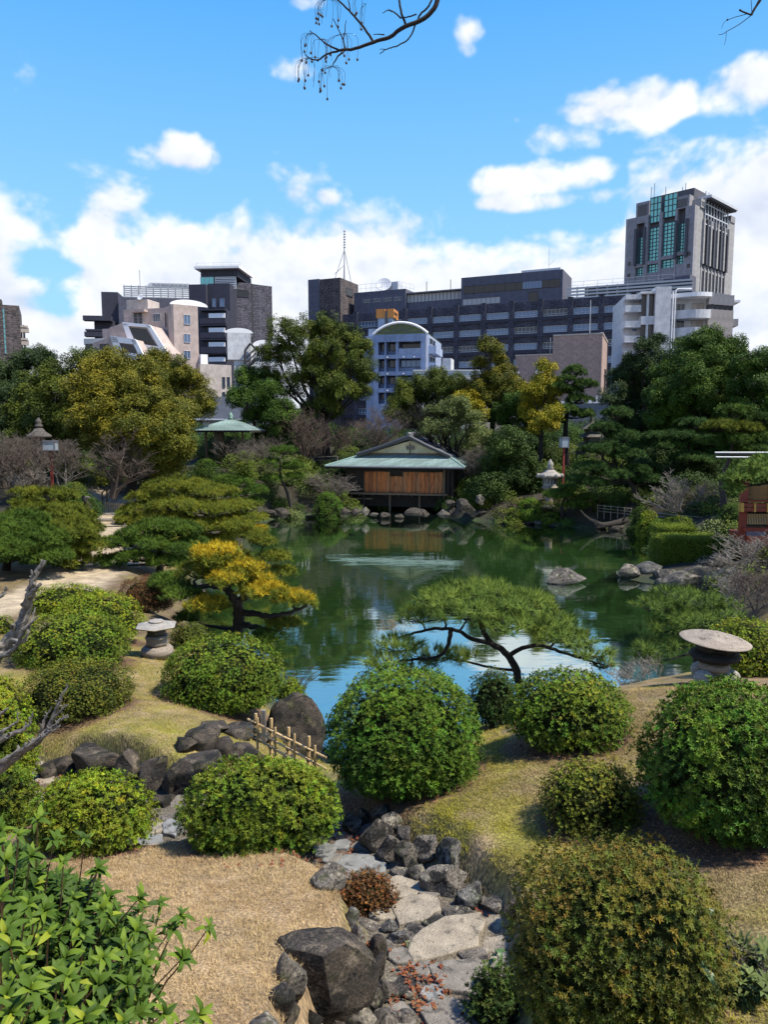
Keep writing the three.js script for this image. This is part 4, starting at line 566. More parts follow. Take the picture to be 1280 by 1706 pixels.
{ // slim blue-grey clinic with the barrel roof
  const b = new Bld('barrel_roof_building', 'pale blue-grey narrow building with glazed barrel roof and orange sign box', 'building', D(622, 640, 100).setY(4), rad(-13));
  const A = b.rect(622, 558, 712, 690), W2 = A[1] - A[0], top = b.p(624, 558).y, floors = [[570, 590], [598, 618], [626, 646], [654, 672]];
  // front wall with real openings: piers and bands round the loggias
  const cuts = [[630, 701]], xs = b.rect(630, 560, 701, 600), bands = []; let yPrev = top; const pl = [];
  const rows = floors.map(([a, c]) => { const r = b.rect(630, a, 701, c); return [r[2], r[3]]; });
  rows.forEach(([y0, y1]) => { bands.push(bx(xs[0], xs[1], y1, yPrev, -.5, 0)); yPrev = y0; }); bands.push(bx(xs[0], xs[1], 0, yPrev, -.5, 0));
  b.add('wall', M.blueWall, [bx(A[0], xs[0], 0, top, -.5, 0), bx(xs[1], A[1], 0, top, -.5, 0), ...bands]); b.box('inner_wall', M.blueWall, [A[0] + .1, A[1] - .1, 0, top - .1], -12, -1.7); b.add('side_wall', M.blueWallPale, [bx(A[1] - .3, A[1] - .02, 0, top - .05, -12, -.5), bx(A[0] + .02, A[0] + .3, 0, top - .05, -12, -.5)]);
  rows.forEach(([y0, y1], k) => { const ww = xs[1] - xs[0]; b.add('loggia_floor', M.blueWall, bx(xs[0], xs[1], y0 - .2, y0 - .01, -1.7, -.5)); b.add('loggia_wall', M.blueWall, [bx(xs[0], xs[1], y0, y0 + .62, -1.7, -1.3), bx(xs[0] + ww * .155, xs[0] + ww * .18, y0, y1, -1.5, -.06), bx(xs[0] + ww * .42, xs[0] + ww * .47, y0, y1, -1.5, -.06)]);
    for (const [a, c, n] of [[.03, .15, 2], [.24, .42, 2], k ? [.50, .98, 4] : [.5, .98, 1]]) b.win([xs[0] + ww * a, xs[0] + ww * c, y0 + .62, y1 - .12], k || n < 4 && c < .9 ? -1.3 : -1.6, { n, glass: k || c < .9 ? (n === 4 ? M.glassBlue : M.glass) : M.glassDark, frame: M.metalDark, fr: .05 });
    if (!k) b.add('balcony_front', M.blueWallPale, bx(xs[0] + ww * .48, xs[1], y0, y0 + .8, -.4, -.12)); for (const u of [.22, .6, .85]) b.add('spot_lamp', M.steelWhite, new THREE.SphereGeometry(.11, 10, 8).translate(lerp(xs[0], xs[1], u), y0 - .35, .06)); });
  // barrel roof: an arched tympanum of mesh over planting, white rim
  const cx = (A[0] + A[1]) / 2, hw = W2 / 2, rise = b.p(668, 538).y - top, R = (hw * hw + rise * rise) / (2 * rise), cy = top + rise - R, a0 = Math.asin(hw / R), arc = []; for (let i = 0; i <= 24; i++) { const a = -a0 + 2 * a0 * i / 24; arc.push(v(cx + sin(a) * R, cy + cos(a) * R, 0)); }
  const sh = new THREE.Shape(arc.map((p) => new THREE.Vector2(p.x, p.y))); b.add('arched_gable', M.greenRoof, new THREE.ExtrudeGeometry(sh, { depth: 11.6, bevelEnabled: false, curveSegments: 24 }).translate(0, 0, -11.9)); b.add('arch_rim', M.whiteTrim, tube(arc.map((p) => v(p.x, p.y + .05, .02)), .17, 6)); const ribs = [tube(arc.map((p) => v(cx + (p.x - cx) * .28, top + (p.y - top) * .34, .0)), .05, 4)]; for (let i = 0; i < 7; i++) { const a = -1.2 + i * .4; const e = arc[Math.round(12 + a / .4 * 3.2)]; if (e) ribs.push(tube([v(cx + (e.x - cx) * .28, top + (e.y - top) * .34, .0), v(e.x, e.y, .0)], .045, 4)); } b.add('gable_rib', M.steelDark, ribs);
  // projecting side bays
  const s1 = b.rect(610, 560, 621, 690, -1.5); b.add('side_bay', M.blueWallPale, bx(s1[0], A[0] - .01, 0, s1[3], -8, -1.5)); b.add('bay_cap', M.blueWallPale, bx(s1[0] + .2, A[0] - .02, s1[3], s1[3] + 1.0, -6, -2)); for (const [y0, y1] of [[565, 579], [594, 606], [622, 634], [648, 660]]) for (const x of [611, 615.5]) b.win(b.rect(x, y0, x + 3.4, y1, -1.5), -1.5, { n: 1, glass: M.glassDark, frame: M.steelDark, fr: .05 });
  for (const y of [577, 605]) { const q = b.px(716, y, A[1]), q2 = b.px(716, y + 13, A[1]); b.add('side_balcony', M.blueWallPale, bx(A[1], A[1] + 1.0, q2.y, q.y, -6.5, -.8)); } b.win([-6, -1.2, b.px(716, 574, A[1]).y, b.px(716, 562, A[1]).y], A[1], { axis: 'x', n: 2, glass: M.glass }); b.win([-6, -1.2, b.px(716, 604, A[1]).y, b.px(716, 592, A[1]).y], A[1], { axis: 'x', n: 2, glass: M.glass }); b.add('drainpipe', M.steelWhite, tube([v(A[1] - .15, 0, .1), v(A[1] - .15, top, .1)], .07, 6));
  // sign box on its shaft
  const t = b.rect(627, 515, 655, 552, -4), tb = b.p(627, 530, -4).y; b.add('sign_shaft', M.blueWallPale, bx(t[0] + .2, t[1] - .1, top, tb, -6.2, -4.15)); const sg = b.add('sign_box', M.orange, [bx(t[0], lerp(t[0], t[1], .52), tb, t[3], -7, -4), bx(lerp(t[0], t[1], .68), t[1] + .1, tb, t[3], -7, -4), bx(t[0], t[1] + .05, tb + .05, t[3] - .05, -7, -4.3)]); b.add('sign_window', M.glass, bx(lerp(t[0], t[1], .52), lerp(t[0], t[1], .68), top, t[3] - .3, -4.25, -4.05));
  const sx = t[1] + .1; b.add('sign_writing', M.woodBlack, [...[0, 1, 2, 3, 4, 5].map((i) => bx(sx, sx + .03, t[3] - .75 - (i % 2) * .05, t[3] - .4, -4.4 - i * .36, -4.2 - i * .36)), ...[0, 1].map((i) => bx(sx, sx + .03, t[3] - 1.4, t[3] - 1.05, -4.9 - i * .4, -4.65 - i * .4))], sg);
  b.add('white_shaft', M.white, bx(A[1] + 1.2, A[1] + 2.4, 0, b.p(730, 597, -5).y, -8, -5));
}
{ // brick hall with a stepped outline
  const b = new Bld('brick_hall', 'windowless light brown brick hall with stepped roof and one white panel', 'building', D(860, 640, 112).setY(4), rad(-20));
  const A = b.rect(860, 590, 1000, 700), lo = b.p(870, 593).y, s = b.p(922, 570), hi = b.p(990, 555).y; b.box('wall', M.brick, [A[0], s.x, 0, lo], -14, 0); b.box('tall_wall', M.brick, [s.x, A[1], 0, b.p(924, 560).y], -14, .003); const sw = new THREE.Shape([[0, 0], [0, hi], [-2, hi + .3], [-9, hi - 2.0], [-14, hi - 3.6], [-14, 0]].map(([x, y]) => new THREE.Vector2(x, y))); b.add('side_wall', M.brick, new THREE.ExtrudeGeometry(sw, { depth: .4, bevelEnabled: false }).rotateY(-PI / 2).translate(A[1] + .01, 0, 0)); b.win([-9, -6.5, hi - 9, hi - 4.6], A[1] + .02, { axis: 'x', n: 1, glass: M.glass, frame: M.darkBrown });
  const w = b.rect(893, 611, 909, 623); b.win(w, 0, { n: 1, glass: M.paper, frame: M.whiteTrim }); b.add('roof_trim', M.pinkPale, [bx(A[0] - .1, s.x, lo, lo + .18, -14, .1), bx(s.x, A[1] + .1, b.p(924, 560).y, b.p(924, 560).y + .2, -14, .1)]); const ap = b.p(985, 500, -4); b.add('aerial', M.steel, tube([v(ap.x, hi - .5, -4), v(ap.x, ap.y, -4)], .06, 4)); b.add('lightning_rod', M.steel, tube([v(s.x - .5, lo, -1), v(s.x - .5, lo + 2.6, -1)], .05, 4));
}
{ // grey stone garden wall house under the hall
  const b = new Bld('stone_store', 'low blue-grey stone house with white slatted front under the brick hall', 'building', D(960, 720, 88).setY(3.6), rad(-10));
  const A = b.rect(955, 672, 1030, 770); b.box('wall', M.stoneWall, [A[0] - 6, A[1], 0, A[3]], -6, 0); b.add('coping', M.whiteTrim, bx(A[0] - 6.1, A[1] + .1, A[3], A[3] + .25, -6.1, .1)); for (const x of [978, 994, 1003]) b.add('white_panel', M.white, bx(b.p(x, 700).x, b.p(x + 8, 700).x, A[3] + .25, A[3] + .9, -1, -.2)); const f = []; for (let i = 0; i < 26; i++) { const x = A[0] - 5 + i * .38; f.push(bx(x, x + .16, .2, b.p(960, 712).y, .06, .16)); } b.add('slatted_front', M.white, f); b.box('front_board', M.blueWallPale, [A[0] - 5.2, A[1] - .4, 0, b.p(960, 708).y], 0, .05);
}
{ // granite tower
  const b = new Bld('office_tower', 'tall grey granite tower with teal glass bays and projecting roof', 'building', D(1045, 480, 218).setY(4), rad(-46));
  const A = b.rect(1045, 340, 1152, 500), top = b.p(1052, 364).y, Wd = A[1] - A[0], sideZ = -(27), px = (x, y) => b.p(x, y);
  b.box('core', M.graniteDark, [A[0] + .5, A[1] - .5, 0, top - .3], -27, -1.4);
  const P = (x) => b.p(x, 420).x, yOf = (y) => b.p(1098, y).y;
  // front: piers, bays and windows
  const cols = [[1048, 1060], [1073, 1079], [1097, 1102], [1123, 1127], [1140, 1155]].map(([a, c]) => [P(a), P(c)]); cols[0][0] = A[0]; cols[4][1] = A[1];
  cols.forEach(([a, c]) => b.add('pier', M.granite, bx(a, c, 0, top, -1.4, 0)));
  const bays = [[0, 1, 388, 434], [1, 2, 376, 432], [2, 3, 372, 428], [3, 4, 378, 425]]; bays.forEach(([l, r2, ty, by], k) => { const x0 = cols[l][1], x1 = cols[r2][0], y0 = yOf(by), y1 = yOf(ty), yb = yOf(by + 6), yc = yOf(by + 20); b.win([x0, x1, y0, y1], -1.1, { n: 3, rows: 9, glass: M.glassTeal, frame: M.graniteDark, fr: .16, deep: .3 }); b.add('spandrel', M.granite, [bx(x0, x1, yb, y0, -1.4, -.2), bx(x0, x1, yc - 4, yc, -1.4, -.2), bx(x0, x1, 0, yc - 9, -1.4, -.2)]); b.win([x0, x1, yc, yb], -1.1, { n: 3, rows: 3, glass: M.glassTeal, frame: M.graniteDark, fr: .14, deep: .3 }); b.win([x0 + .3, x1 - .3, yc - 7.0, yc - 4.4], -.9, { n: 4, glass: M.glassDark, frame: M.steelDark }); b.win([x0 + .3, x1 - .3, yc - 11.4, yc - 9.2], -.18, { n: 4, glass: M.glassDark, frame: M.steelDark });
    if (k === 0 || k === 3) b.add('lintel', M.granite, bx(x0, x1, y1 + 3.6, top, -1.4, -.05)); else { b.win([x0, x1, y1 + 1.2, top + 4.6], -1.0, { n: 3, rows: 4, glass: M.glassTeal, frame: M.graniteDark, fr: .16, deep: .3 }); } });
  for (const x of [1059.5, 1074, 1126, 1144]) b.add('fin', M.graniteDark, bx(P(x) - .35, P(x) + .35, yOf(436), yOf(374), -.1, .5));
  for (const y of [428, 448, 467]) for (const x of [1050, 1149]) b.win([P(x) - .4, P(x) + .4, yOf(y + 6), yOf(y)], .0, { n: 1, glass: M.glassDark, frame: M.graniteDark });
  // east side: pale piers and deep dark slots between them
  const nS = 7; b.add('side_wall', M.granitePale, [bx(A[1] - .8, A[1] - .002, 0, top + .2, -27, -21.6), bx(A[1] - .8, A[1] - .002, 0, top, -5.4, -.002), bx(A[1] - .8, A[1] - .1, 0, yOf(450), -21.6, -5.4)]);
  for (let i = 0; i <= nS; i++) { const z = -5.4 - 16.2 * i / nS; b.add('side_fin', i % 2 ? M.graniteDark : M.granitePale, bx(A[1] - .6, A[1] + .55, yOf(444), top - 2.6, z - .42, z + .42)); b.add('side_pier', M.granitePale, bx(A[1] - .5, A[1] + .15, 0, yOf(445), z - .3, z + .3)); } b.add('side_glass', M.glassDark, bx(A[1] - .7, A[1] - .35, yOf(450), top - 2.8, -21.6, -5.4));
  for (let f = 0; f < 4; f++) for (let i = 0; i < nS; i++) { const z = -5.4 - 16.2 * (i + .5) / nS, y = yOf(454 + f * 13); b.win([z - .75, z + .75, y - 2.2, y], A[1] - .1, { axis: 'x', n: 2, glass: M.glassDark, frame: M.steelDark }); }
  b.add('gable_glazing', M.steelWhite, (() => { const s = []; for (let i = 0; i <= 8; i++) s.push(bx(A[1] + .1, A[1] + .35, top - 4.4, top + 4.6, -6 - i * 1.9, -5.8 - i * 1.9)); for (let k = 0; k < 4; k++) s.push(bx(A[1] + .12, A[1] + .3, top - 4 + k * 2.6, top - 3.7 + k * 2.6, -21.4, -6)); return s; })());
  // crown: corner boxes, roof slab
  const c1 = b.rect(1061, 339, 1082, 366, -1), c2 = b.rect(1126, 329, 1149, 352, -1); for (const c of [c1, c2]) { b.box('corner_box', M.granite, [c[0], c[1], top - .2, c[3]], -6, -1); b.win([c[0] + .6, c[1] - .6, top + .4, c[3] - .8], -1, { n: 4, glass: M.glass, frame: M.steelDark }); }
  b.box('crown', M.graniteDark, [c1[1], A[1] - 2, top - .3, top + 5.5], -24, -3.5); b.add('roof_slab', M.steelWhite, bx(A[1] - 10, A[1] + 1.9, c2[3] - .6, c2[3] + .1, -24, -5.6)); b.add('roof_soffit', M.graniteDark, bx(A[1] - 9.6, A[1] + 1.6, c2[3] - 1.0, c2[3] - .61, -23.6, -6)); b.add('corner_box', M.granite, bx(A[1] - 4, A[1] + .2, top - .1, c2[3] - 1.6, -26.6, -23.5)); b.add('corner_box', M.granitePale, bx(A[1] - 3.5, A[1] + .3, top - .1, c2[3] - 1.1, -6.2, -3)); b.win([-5.9, -3.4, top + .6, c2[3] - 1.8], A[1] + .3, { axis: 'x', n: 2, glass: M.glass, frame: M.granitePale });
  for (const x of [1086, 1091, 1110, 1138, 1143]) { const q = b.p(x, 320, -8); b.add('aerial', M.steelDark, tube([v(q.x, top + 3, -8), v(q.x, q.y + (x % 4) - .6, -8)], .09, 4)); } const dm = b.rect(1104, 333, 1122, 348, -5); b.add('roof_drum', M.graniteDark, new THREE.CylinderGeometry((dm[1] - dm[0]) / 2, (dm[1] - dm[0]) / 2, 6, 16).translate((dm[0] + dm[1]) / 2, top + 3.4, -10)); b.box('roof_hut', M.darkGrey, b.rect(1106, 464, 1148, 500, 6), 2, 5.8);
}
{ // white balconied apartments
  const b = new Bld('balcony_apartments', 'white apartment house with curved balconies and fluted pink-grey end wall', 'building', D(1044, 560, 118).setY(4), rad(-8));
  const A = b.rect(1044, 480, 1116, 620), yA = (y) => b.p(1080, y).y, X = (x) => b.p(x, 540).x;
  b.box('rear_wall', M.white, [A[0], X(1190), 0, yA(490)], -12, -2); b.add('stair_wall', M.white, [bx(X(1090), X(1116), 0, yA(479), -3, .6), bx(X(1068), X(1090), 0, yA(568), -3, .3), bx(X(1068), X(1090), yA(541), yA(527), -3, .3), bx(X(1066), X(1096), yA(490), yA(486), -3, .5), bx(X(1077), X(1080), yA(527), yA(490), -3, .3), bx(X(1077), X(1080), yA(568), yA(541), -3, .3)]); for (const [x0, x1, y0, y1] of [[1068, 1077, 490, 527], [1080, 1090, 490, 527], [1068, 1077, 541, 568], [1080, 1090, 541, 568]]) b.win([X(x0), X(x1), yA(y1), yA(y0)], -.4, { n: 1, glass: M.glassDark, frame: M.granite });
  for (const y of [497, 523, 548, 574, 600]) b.add('balcony', M.white, [bx(A[0], X(1068), yA(y + 21), yA(y + 11), -1.9, .1), bx(A[0], X(1068), yA(y + 21) - .1, yA(y + 21), -2, .15)]); b.add('balcony_roof', M.white, bx(A[0], X(1068), yA(498), yA(490), -2, .1)); for (const y of [509, 542]) b.win([X(1058), X(1066), yA(y + 8), yA(y)], -2, { n: 1, glass: M.glassBlue, frame: M.whiteTrim });
  // curved balconies
  const bal = (y0, y1, o = 0) => { const s = new THREE.Shape(), x0 = X(1118), x1 = X(1184), n = 10; s.moveTo(x0, 0); for (let i = 0; i <= n; i++) { const t = i / n; s.lineTo(lerp(x0, x1, t), 1.2 + 1.5 * sin(t * PI * .8) + o); } s.lineTo(x1, 0); const h = yA(y0) - yA(y1); return new THREE.ExtrudeGeometry(s, { depth: h, bevelEnabled: false }).rotateX(-PI / 2).scale(1, 1, -1).translate(0, yA(y1), -2); };
  const fix = (g) => { const i = g.index; g = g.index ? g.toNonIndexed() : g; const p = g.attributes.position; for (let k = 0; k < p.count; k += 3) { const a = new V3().fromBufferAttribute(p, k), c = new V3().fromBufferAttribute(p, k + 2); p.setXYZ(k, c.x, c.y, c.z); p.setXYZ(k + 2, a.x, a.y, a.z); } g.computeVertexNormals(); return g; };
  for (const [y0, y1] of [[518, 532], [547, 562], [577, 592]]) b.add('balcony', M.white, fix(bal(y0, y1))); b.add('canopy', M.whiteTrim, fix(bal(490, 497, .3))); for (const y of [504, 532, 562]) { b.win([X(1126), X(1146), yA(y + 14), yA(y)], -2, { n: 3, glass: M.glass, frame: M.steelWhite }); b.win([X(1158), X(1178), yA(y + 14), yA(y)], -2, { n: 2, glass: M.pinkPale, frame: M.granite }); }
  // fluted end: a fan of slabs
  for (let i = 0; i < 5; i++) { const x0 = X(1182 + i * 10), x1 = X(1192 + i * 10); const s = b.add('flute', M.granitePale, bx(x0, x1 - .05, yA(508), yA(488 + i * .6), -6 - i, -.6 - i * .5)); b.add('flute_base', M.pinkPale, bx(x0 + .02, x1 - .07, 0, yA(516), -6 - i, -.62 - i * .5), s); b.add('flute_joint', M.metalDark, bx(x0 + .03, x1 - .08, yA(516), yA(508), -6 - i, -.8 - i * .5), s); }
  for (const y of [528, 560]) b.add('end_balcony', M.granitePale, [bx(X(1231), X(1245), yA(y + 12), yA(y), -7, -4)]); b.add('end_roof', M.whiteTrim, bx(X(1229), X(1247), yA(500), yA(496), -9, -4)); b.box('end_core', M.darkGrey, [X(1226), X(1240), 0, yA(500)], -10, -6.5); b.add('drainpipe', M.whiteTrim, [tube([v(X(1119), 0, .5), v(X(1119), yA(488), .5)], .12, 6), tube([v(X(1123), 0, .5), v(X(1123), yA(486), .5), v(X(1127), yA(483), .3), v(X(1150), yA(483), .3)], .1, 6)]);
}
{ // house with the dark roof behind the gazebo
  const b = new Bld('white_house', 'white-walled house with dark slate roof behind the green-roofed gazebo', 'house', D(345, 720, 86).setY(4.2), rad(-6));
  const A = b.rect(318, 698, 424, 760), ridge = b.p(350, 661, -3.2), eave = b.p(400, 697, .5); b.box('wall', M.white, [A[0], A[1] - 1, 0, eave.y], -7, 0); const s = new THREE.Shape([[.7, 0], [-3.2, ridge.y - eave.y], [-7.2, 0], [-7.2, -.16], [-3.2, ridge.y - eave.y - .2], [.7, -.16]].map(([x, y]) => new THREE.Vector2(x, y))); b.add('roof', M.slate, new THREE.ExtrudeGeometry(s, { depth: A[1] - A[0] + .6, bevelEnabled: false }).rotateY(-PI / 2).translate(A[1] + .3, eave.y, 0)); b.add('gutter', M.whiteTrim, bx(A[0] - .3, A[1] + .3, eave.y - .2, eave.y - .02, .66, .82)); for (const x of [322, 330, 388]) b.win(b.rect(x, 702, x + 7, 714, 0), 0, { n: 2, frame: M.steelDark });
}
{ // pale walls seen between the trees
  const mk = (label, a, dist, turn, h0, name = 'outbuilding', mat = M.white) => { const b = new Bld(name, label, 'building', D(a[0], a[3], dist).setY(3.8), rad(turn)); const r = b.rect(a[0], a[1], a[2], a[3]); b.box('wall', mat, [r[0], r[1], -1, r[3]], -5, 0); b.add('coping', M.steelWhite, bx(r[0] - .1, r[1] + .1, r[3], r[3] + .15, -5.1, .1)); b.win([lerp(r[0], r[1], .3), lerp(r[0], r[1], .6), r[3] - 2.2, r[3] - 1.0], 0, { n: 3, frame: M.steelDark }); };
  mk('low white outbuilding showing between bare branches behind the teahouse', [690, 618, 800, 770], 92, 0); mk('white outbuilding glimpsed through dark pines below the big evergreen', [1060, 735, 1190, 800], 84, -6); mk('small beige annexe at the foot of the brick hall', [810, 622, 862, 740], 96, -8, 0, 'annexe', M.pinkPale); mk('white rendered shed between gazebo house and tall camphor', [424, 596, 470, 720], 98, 4, 0, 'shed');
}
// ---------------------------------------------------------------- the teahouse over the water
{
  const o = D(655, 778, 54.5), b = new Bld('teahouse', 'low teahouse over the water with copper skirt roof and orange-brown plank shutters', 'teahouse', v(o.x, 0, o.z), rad(-13));
  const eY = b.p(655, 777).y, hw = 5.25, dp = 9.0, gz = -1.9, gy = b.p(655, 757, gz).y, gx = 3.25, apex = b.p(683, 728, gz + .2), ax = apex.x, aY = apex.y, ow = gx + .35;
  const quad = (pts) => { const g = new THREE.BufferGeometry(), P = [], U = []; for (const [a, c, d] of [[0, 1, 2], [0, 2, 3]]) for (const i of [a, c, d]) { P.push(...pts[i]); U.push(pts[i][0] * .9 + pts[i][2], pts[i][1] + pts[i][2] * .9); } g.setAttribute('position', new THREE.Float32BufferAttribute(P, 3)); g.setAttribute('uv', new THREE.Float32BufferAttribute(U, 2)); g.computeVertexNormals(); return g; };
  const slab = (pts, t = .07) => { const lo = pts.map(([x, y, z]) => [x, y - t, z]), s = [quad(pts), quad([...lo].reverse())]; for (let i = 0; i < 4; i++) { const j = (i + 1) % 4; s.push(quad([pts[i], lo[i], lo[j], pts[j]])); } return mg(s); };
  const cxr = ax * .5;   // skirt roof on four sides
  const fl = [-hw, eY, 0], fr = [hw, eY, 0], bl = [-hw, eY, -dp], br = [hw, eY, -dp], ifl = [cxr - gx, gy, gz], ifr = [cxr + gx, gy, gz], ibl = [cxr - gx, gy, -dp - gz], ibr = [cxr + gx, gy, -dp - gz];
  b.add('skirt_roof', M.copper, slab([fl, fr, ifr, ifl])); b.add('skirt_roof', M.copper, slab([fr, br, ibr, ifr])); b.add('skirt_roof', M.copper, slab([bl, fl, ifl, ibl])); b.add('skirt_roof', M.copper, slab([br, bl, ibl, ibr]));
  const seam = []; for (let i = 1; i < 26; i++) { const t = i / 26, a = lerp(-hw, hw, t), x2 = clamp(a, cxr - gx, cxr + gx), k = a < cxr - gx ? (a + hw) / (cxr - gx + hw) : a > cxr + gx ? (hw - a) / (hw - cxr - gx) : 1; seam.push(tube([v(a, eY + .015, 0), v(a, lerp(eY, gy, k) + .015, lerp(0, gz, k))], .014, 3, false)); } b.add('roof_seam', M.copperTrim, seam);
  b.add('hip', M.copperTrim, [tube([v(...fl), v(...ifl)], .07, 6), tube([v(...fr), v(...ifr)], .07, 6)]); b.add('eave_board', M.woodBlack, [bx(-hw, hw, eY - .2, eY - .075, -.12, -.02), bx(hw - .14, hw - .02, eY - .2, eY - .075, -dp, -.12), bx(-hw + .02, -hw + .14, eY - .2, eY - .075, -dp, -.12)]);
  b.add('gutter', M.steelDark, tube([v(-hw, eY - .05, .07), v(hw, eY - .07, .07)], .055, 6));
  // gable: plaster triangle with a small vent, tiled roof above it
  const tri = new THREE.Shape([new THREE.Vector2(cxr - gx + .25, gy), new THREE.Vector2(cxr + gx - .25, gy), new THREE.Vector2(ax, aY - .28)]); b.add('gable', M.plaster, new THREE.ExtrudeGeometry(tri, { depth: .12, bevelEnabled: false }).translate(0, 0, gz - .14));
  b.add('gable_post', M.wood, [bx(ax - .035, ax + .035, gy, aY - .4, gz, gz + .05), bx(cxr - gx, cxr + gx, gy - .02, gy + .1, gz - .02, gz + .08)]); b.add('vent', M.woodGrey, [bx(ax - .28, ax + .34, gy + .38, gy + .43, gz + .05, gz + .11), bx(ax - .28, ax + .34, gy + .62, gy + .67, gz + .05, gz + .11), bx(ax - .28, ax - .23, gy + .43, gy + .62, gz + .05, gz + .11), bx(ax + .29, ax + .34, gy + .43, gy + .62, gz + .05, gz + .11), bx(ax - .2, ax + .26, gy + .46, gy + .59, gz + .05, gz + .08)]);
  const oz = gz + .55, bz = -dp - gz - .4, lE = [cxr - ow, gy - .12], rE = [cxr + ow, gy - .12];
  const side = (ex, ey, name) => { const main = b.add(name, M.tile, slab(ex > ax ? [[ax, aY, oz], [ex, ey, oz], [ex, ey, bz], [ax, aY, bz]] : [[ex, ey, oz], [ax, aY, oz], [ax, aY, bz], [ex, ey, bz]], .13)); const len = Math.hypot(ex - ax, ey - aY), rows = 11, ang = Math.atan2(ey - aY, ex - ax); for (let i = 0; i < rows; i++) { const t = (i + .5) / rows, g = []; const n = 20; for (let k = 0; k < n; k++) { const z = lerp(oz, bz, (k + .5) / n); g.push(new THREE.BoxGeometry(len / rows * 1.12, .05, (oz - bz) / n * .86).rotateZ(ang + (ex > ax ? -.09 : .09)).translate(lerp(ax, ex, t), lerp(aY, ey, t) + .035, z)); } part('tile_row', mg(g), i % 3 ? M.tile : M.tileDark, main); } b.add('verge', M.tileDark, tube([v(ax, aY + .05, oz), v(lerp(ax, ex, .5), lerp(aY, ey, .5) - .05 + .05, oz), v(ex, ey + .05, oz)], .13, 8)); };
  side(rE[0], rE[1] - .02, 'tile_roof'); side(lE[0], lE[1] + .05, 'tile_roof'); b.add('ridge', M.tile, [bx(ax - .16, ax + .16, aY + .02, aY + .22, bz, oz + .05), tube([v(ax, aY + .25, oz + .08), v(ax, aY + .25, bz)], .1, 8)]);
  // body: shutters of upright planks, dark bays on either side, floor on posts
  const wz = -1.35, y1 = b.p(670, 786, wz).y, y0 = b.p(670, 821, wz).y, xa = b.p(607, 800, wz).x, xb = b.p(738, 800, wz).x, n = 18;
  b.add('body', M.woodBlack, bx(-hw + 1.3, hw - .9, y0 - .1, eY - .1, -dp + 1.2, wz - .12));
  for (let i = 0; i < n; i++) { const x = lerp(xa, xb, i / n), w = (xb - xa) / n, r2 = rng(i + 40), z = wz - .02 * r2(), cut = i === 6 || i === 7 || i === 8 ? .34 : 0; const pg = bx(x + .012, x + w - .012, y0, y1 - cut - .03 * r2(), z - .05, z), pu = pg.attributes.uv, du = r2() * 9, dv = r2() * 9; for (let k = 0; k < pu.count; k++) pu.setXY(k, pu.getX(k) + du, pu.getY(k) * .6 + dv); b.add('plank', [M.plank, M.plankB, M.plankC, M.plank, M.plankD][(r2() * 5) | 0], pg); }
  for (let i = 0; i <= 6; i++) { const x = lerp(xa, xb, i / 6); b.add('batten', M.wood, bx(x - .03, x + .03, y0 - .02, y1, wz, wz + .05)); } b.add('sill', M.wood, bx(-hw + 1.2, xb + .4, y0 - .16, y0 - .02, wz - .2, wz + .22)); b.add('lintel', M.woodBlack, bx(-hw + 1.2, hw - .9, y1, y1 + .14, wz - .1, wz + .08));
  for (const x of [-hw + 1.3, xa - .05, xb + .12, xb + .42, hw - 1.0]) b.add('post', x > xb + .1 && x < xb + .3 ? M.wood : M.woodBlack, bx(x - .07, x + .07, -.7, eY - .15, wz - .02, wz + .12)); for (const x of [-hw + 1.6, -.6, b.p(698, 830, wz).x, hw - 1.2]) b.add('stilt', M.wood, [tube([v(x, -.8, wz - .3), v(x, y0 - .1, wz - .3)], .08, 8)]); b.add('dark_bay', M.woodBlack, bx(-hw + 1.4, xa - .03, y0, y1, wz - .08, wz - .02)); for (let i = 0; i < 9; i++) b.add('joist', M.woodBlack, bx(lerp(-hw + 1.3, hw - .9, i / 8) - .06, lerp(-hw + 1.3, hw - .9, i / 8) + .06, y0 - .3, y0 - .14, -dp + 1.3, wz + .2)); b.add('dark_underfloor', M.woodBlack, bx(-hw + 1.5, hw - 1.1, .25, y0 - .28, -dp + 1.5, wz - .9)); b.add('cross_beam', M.wood, bx(-hw + 1.3, b.p(620, 835, wz).x, b.p(620, 831, wz).y - .05, b.p(620, 831, wz).y + .05, wz - .1, wz));  // dark block added below the floor to keep that space dark
}
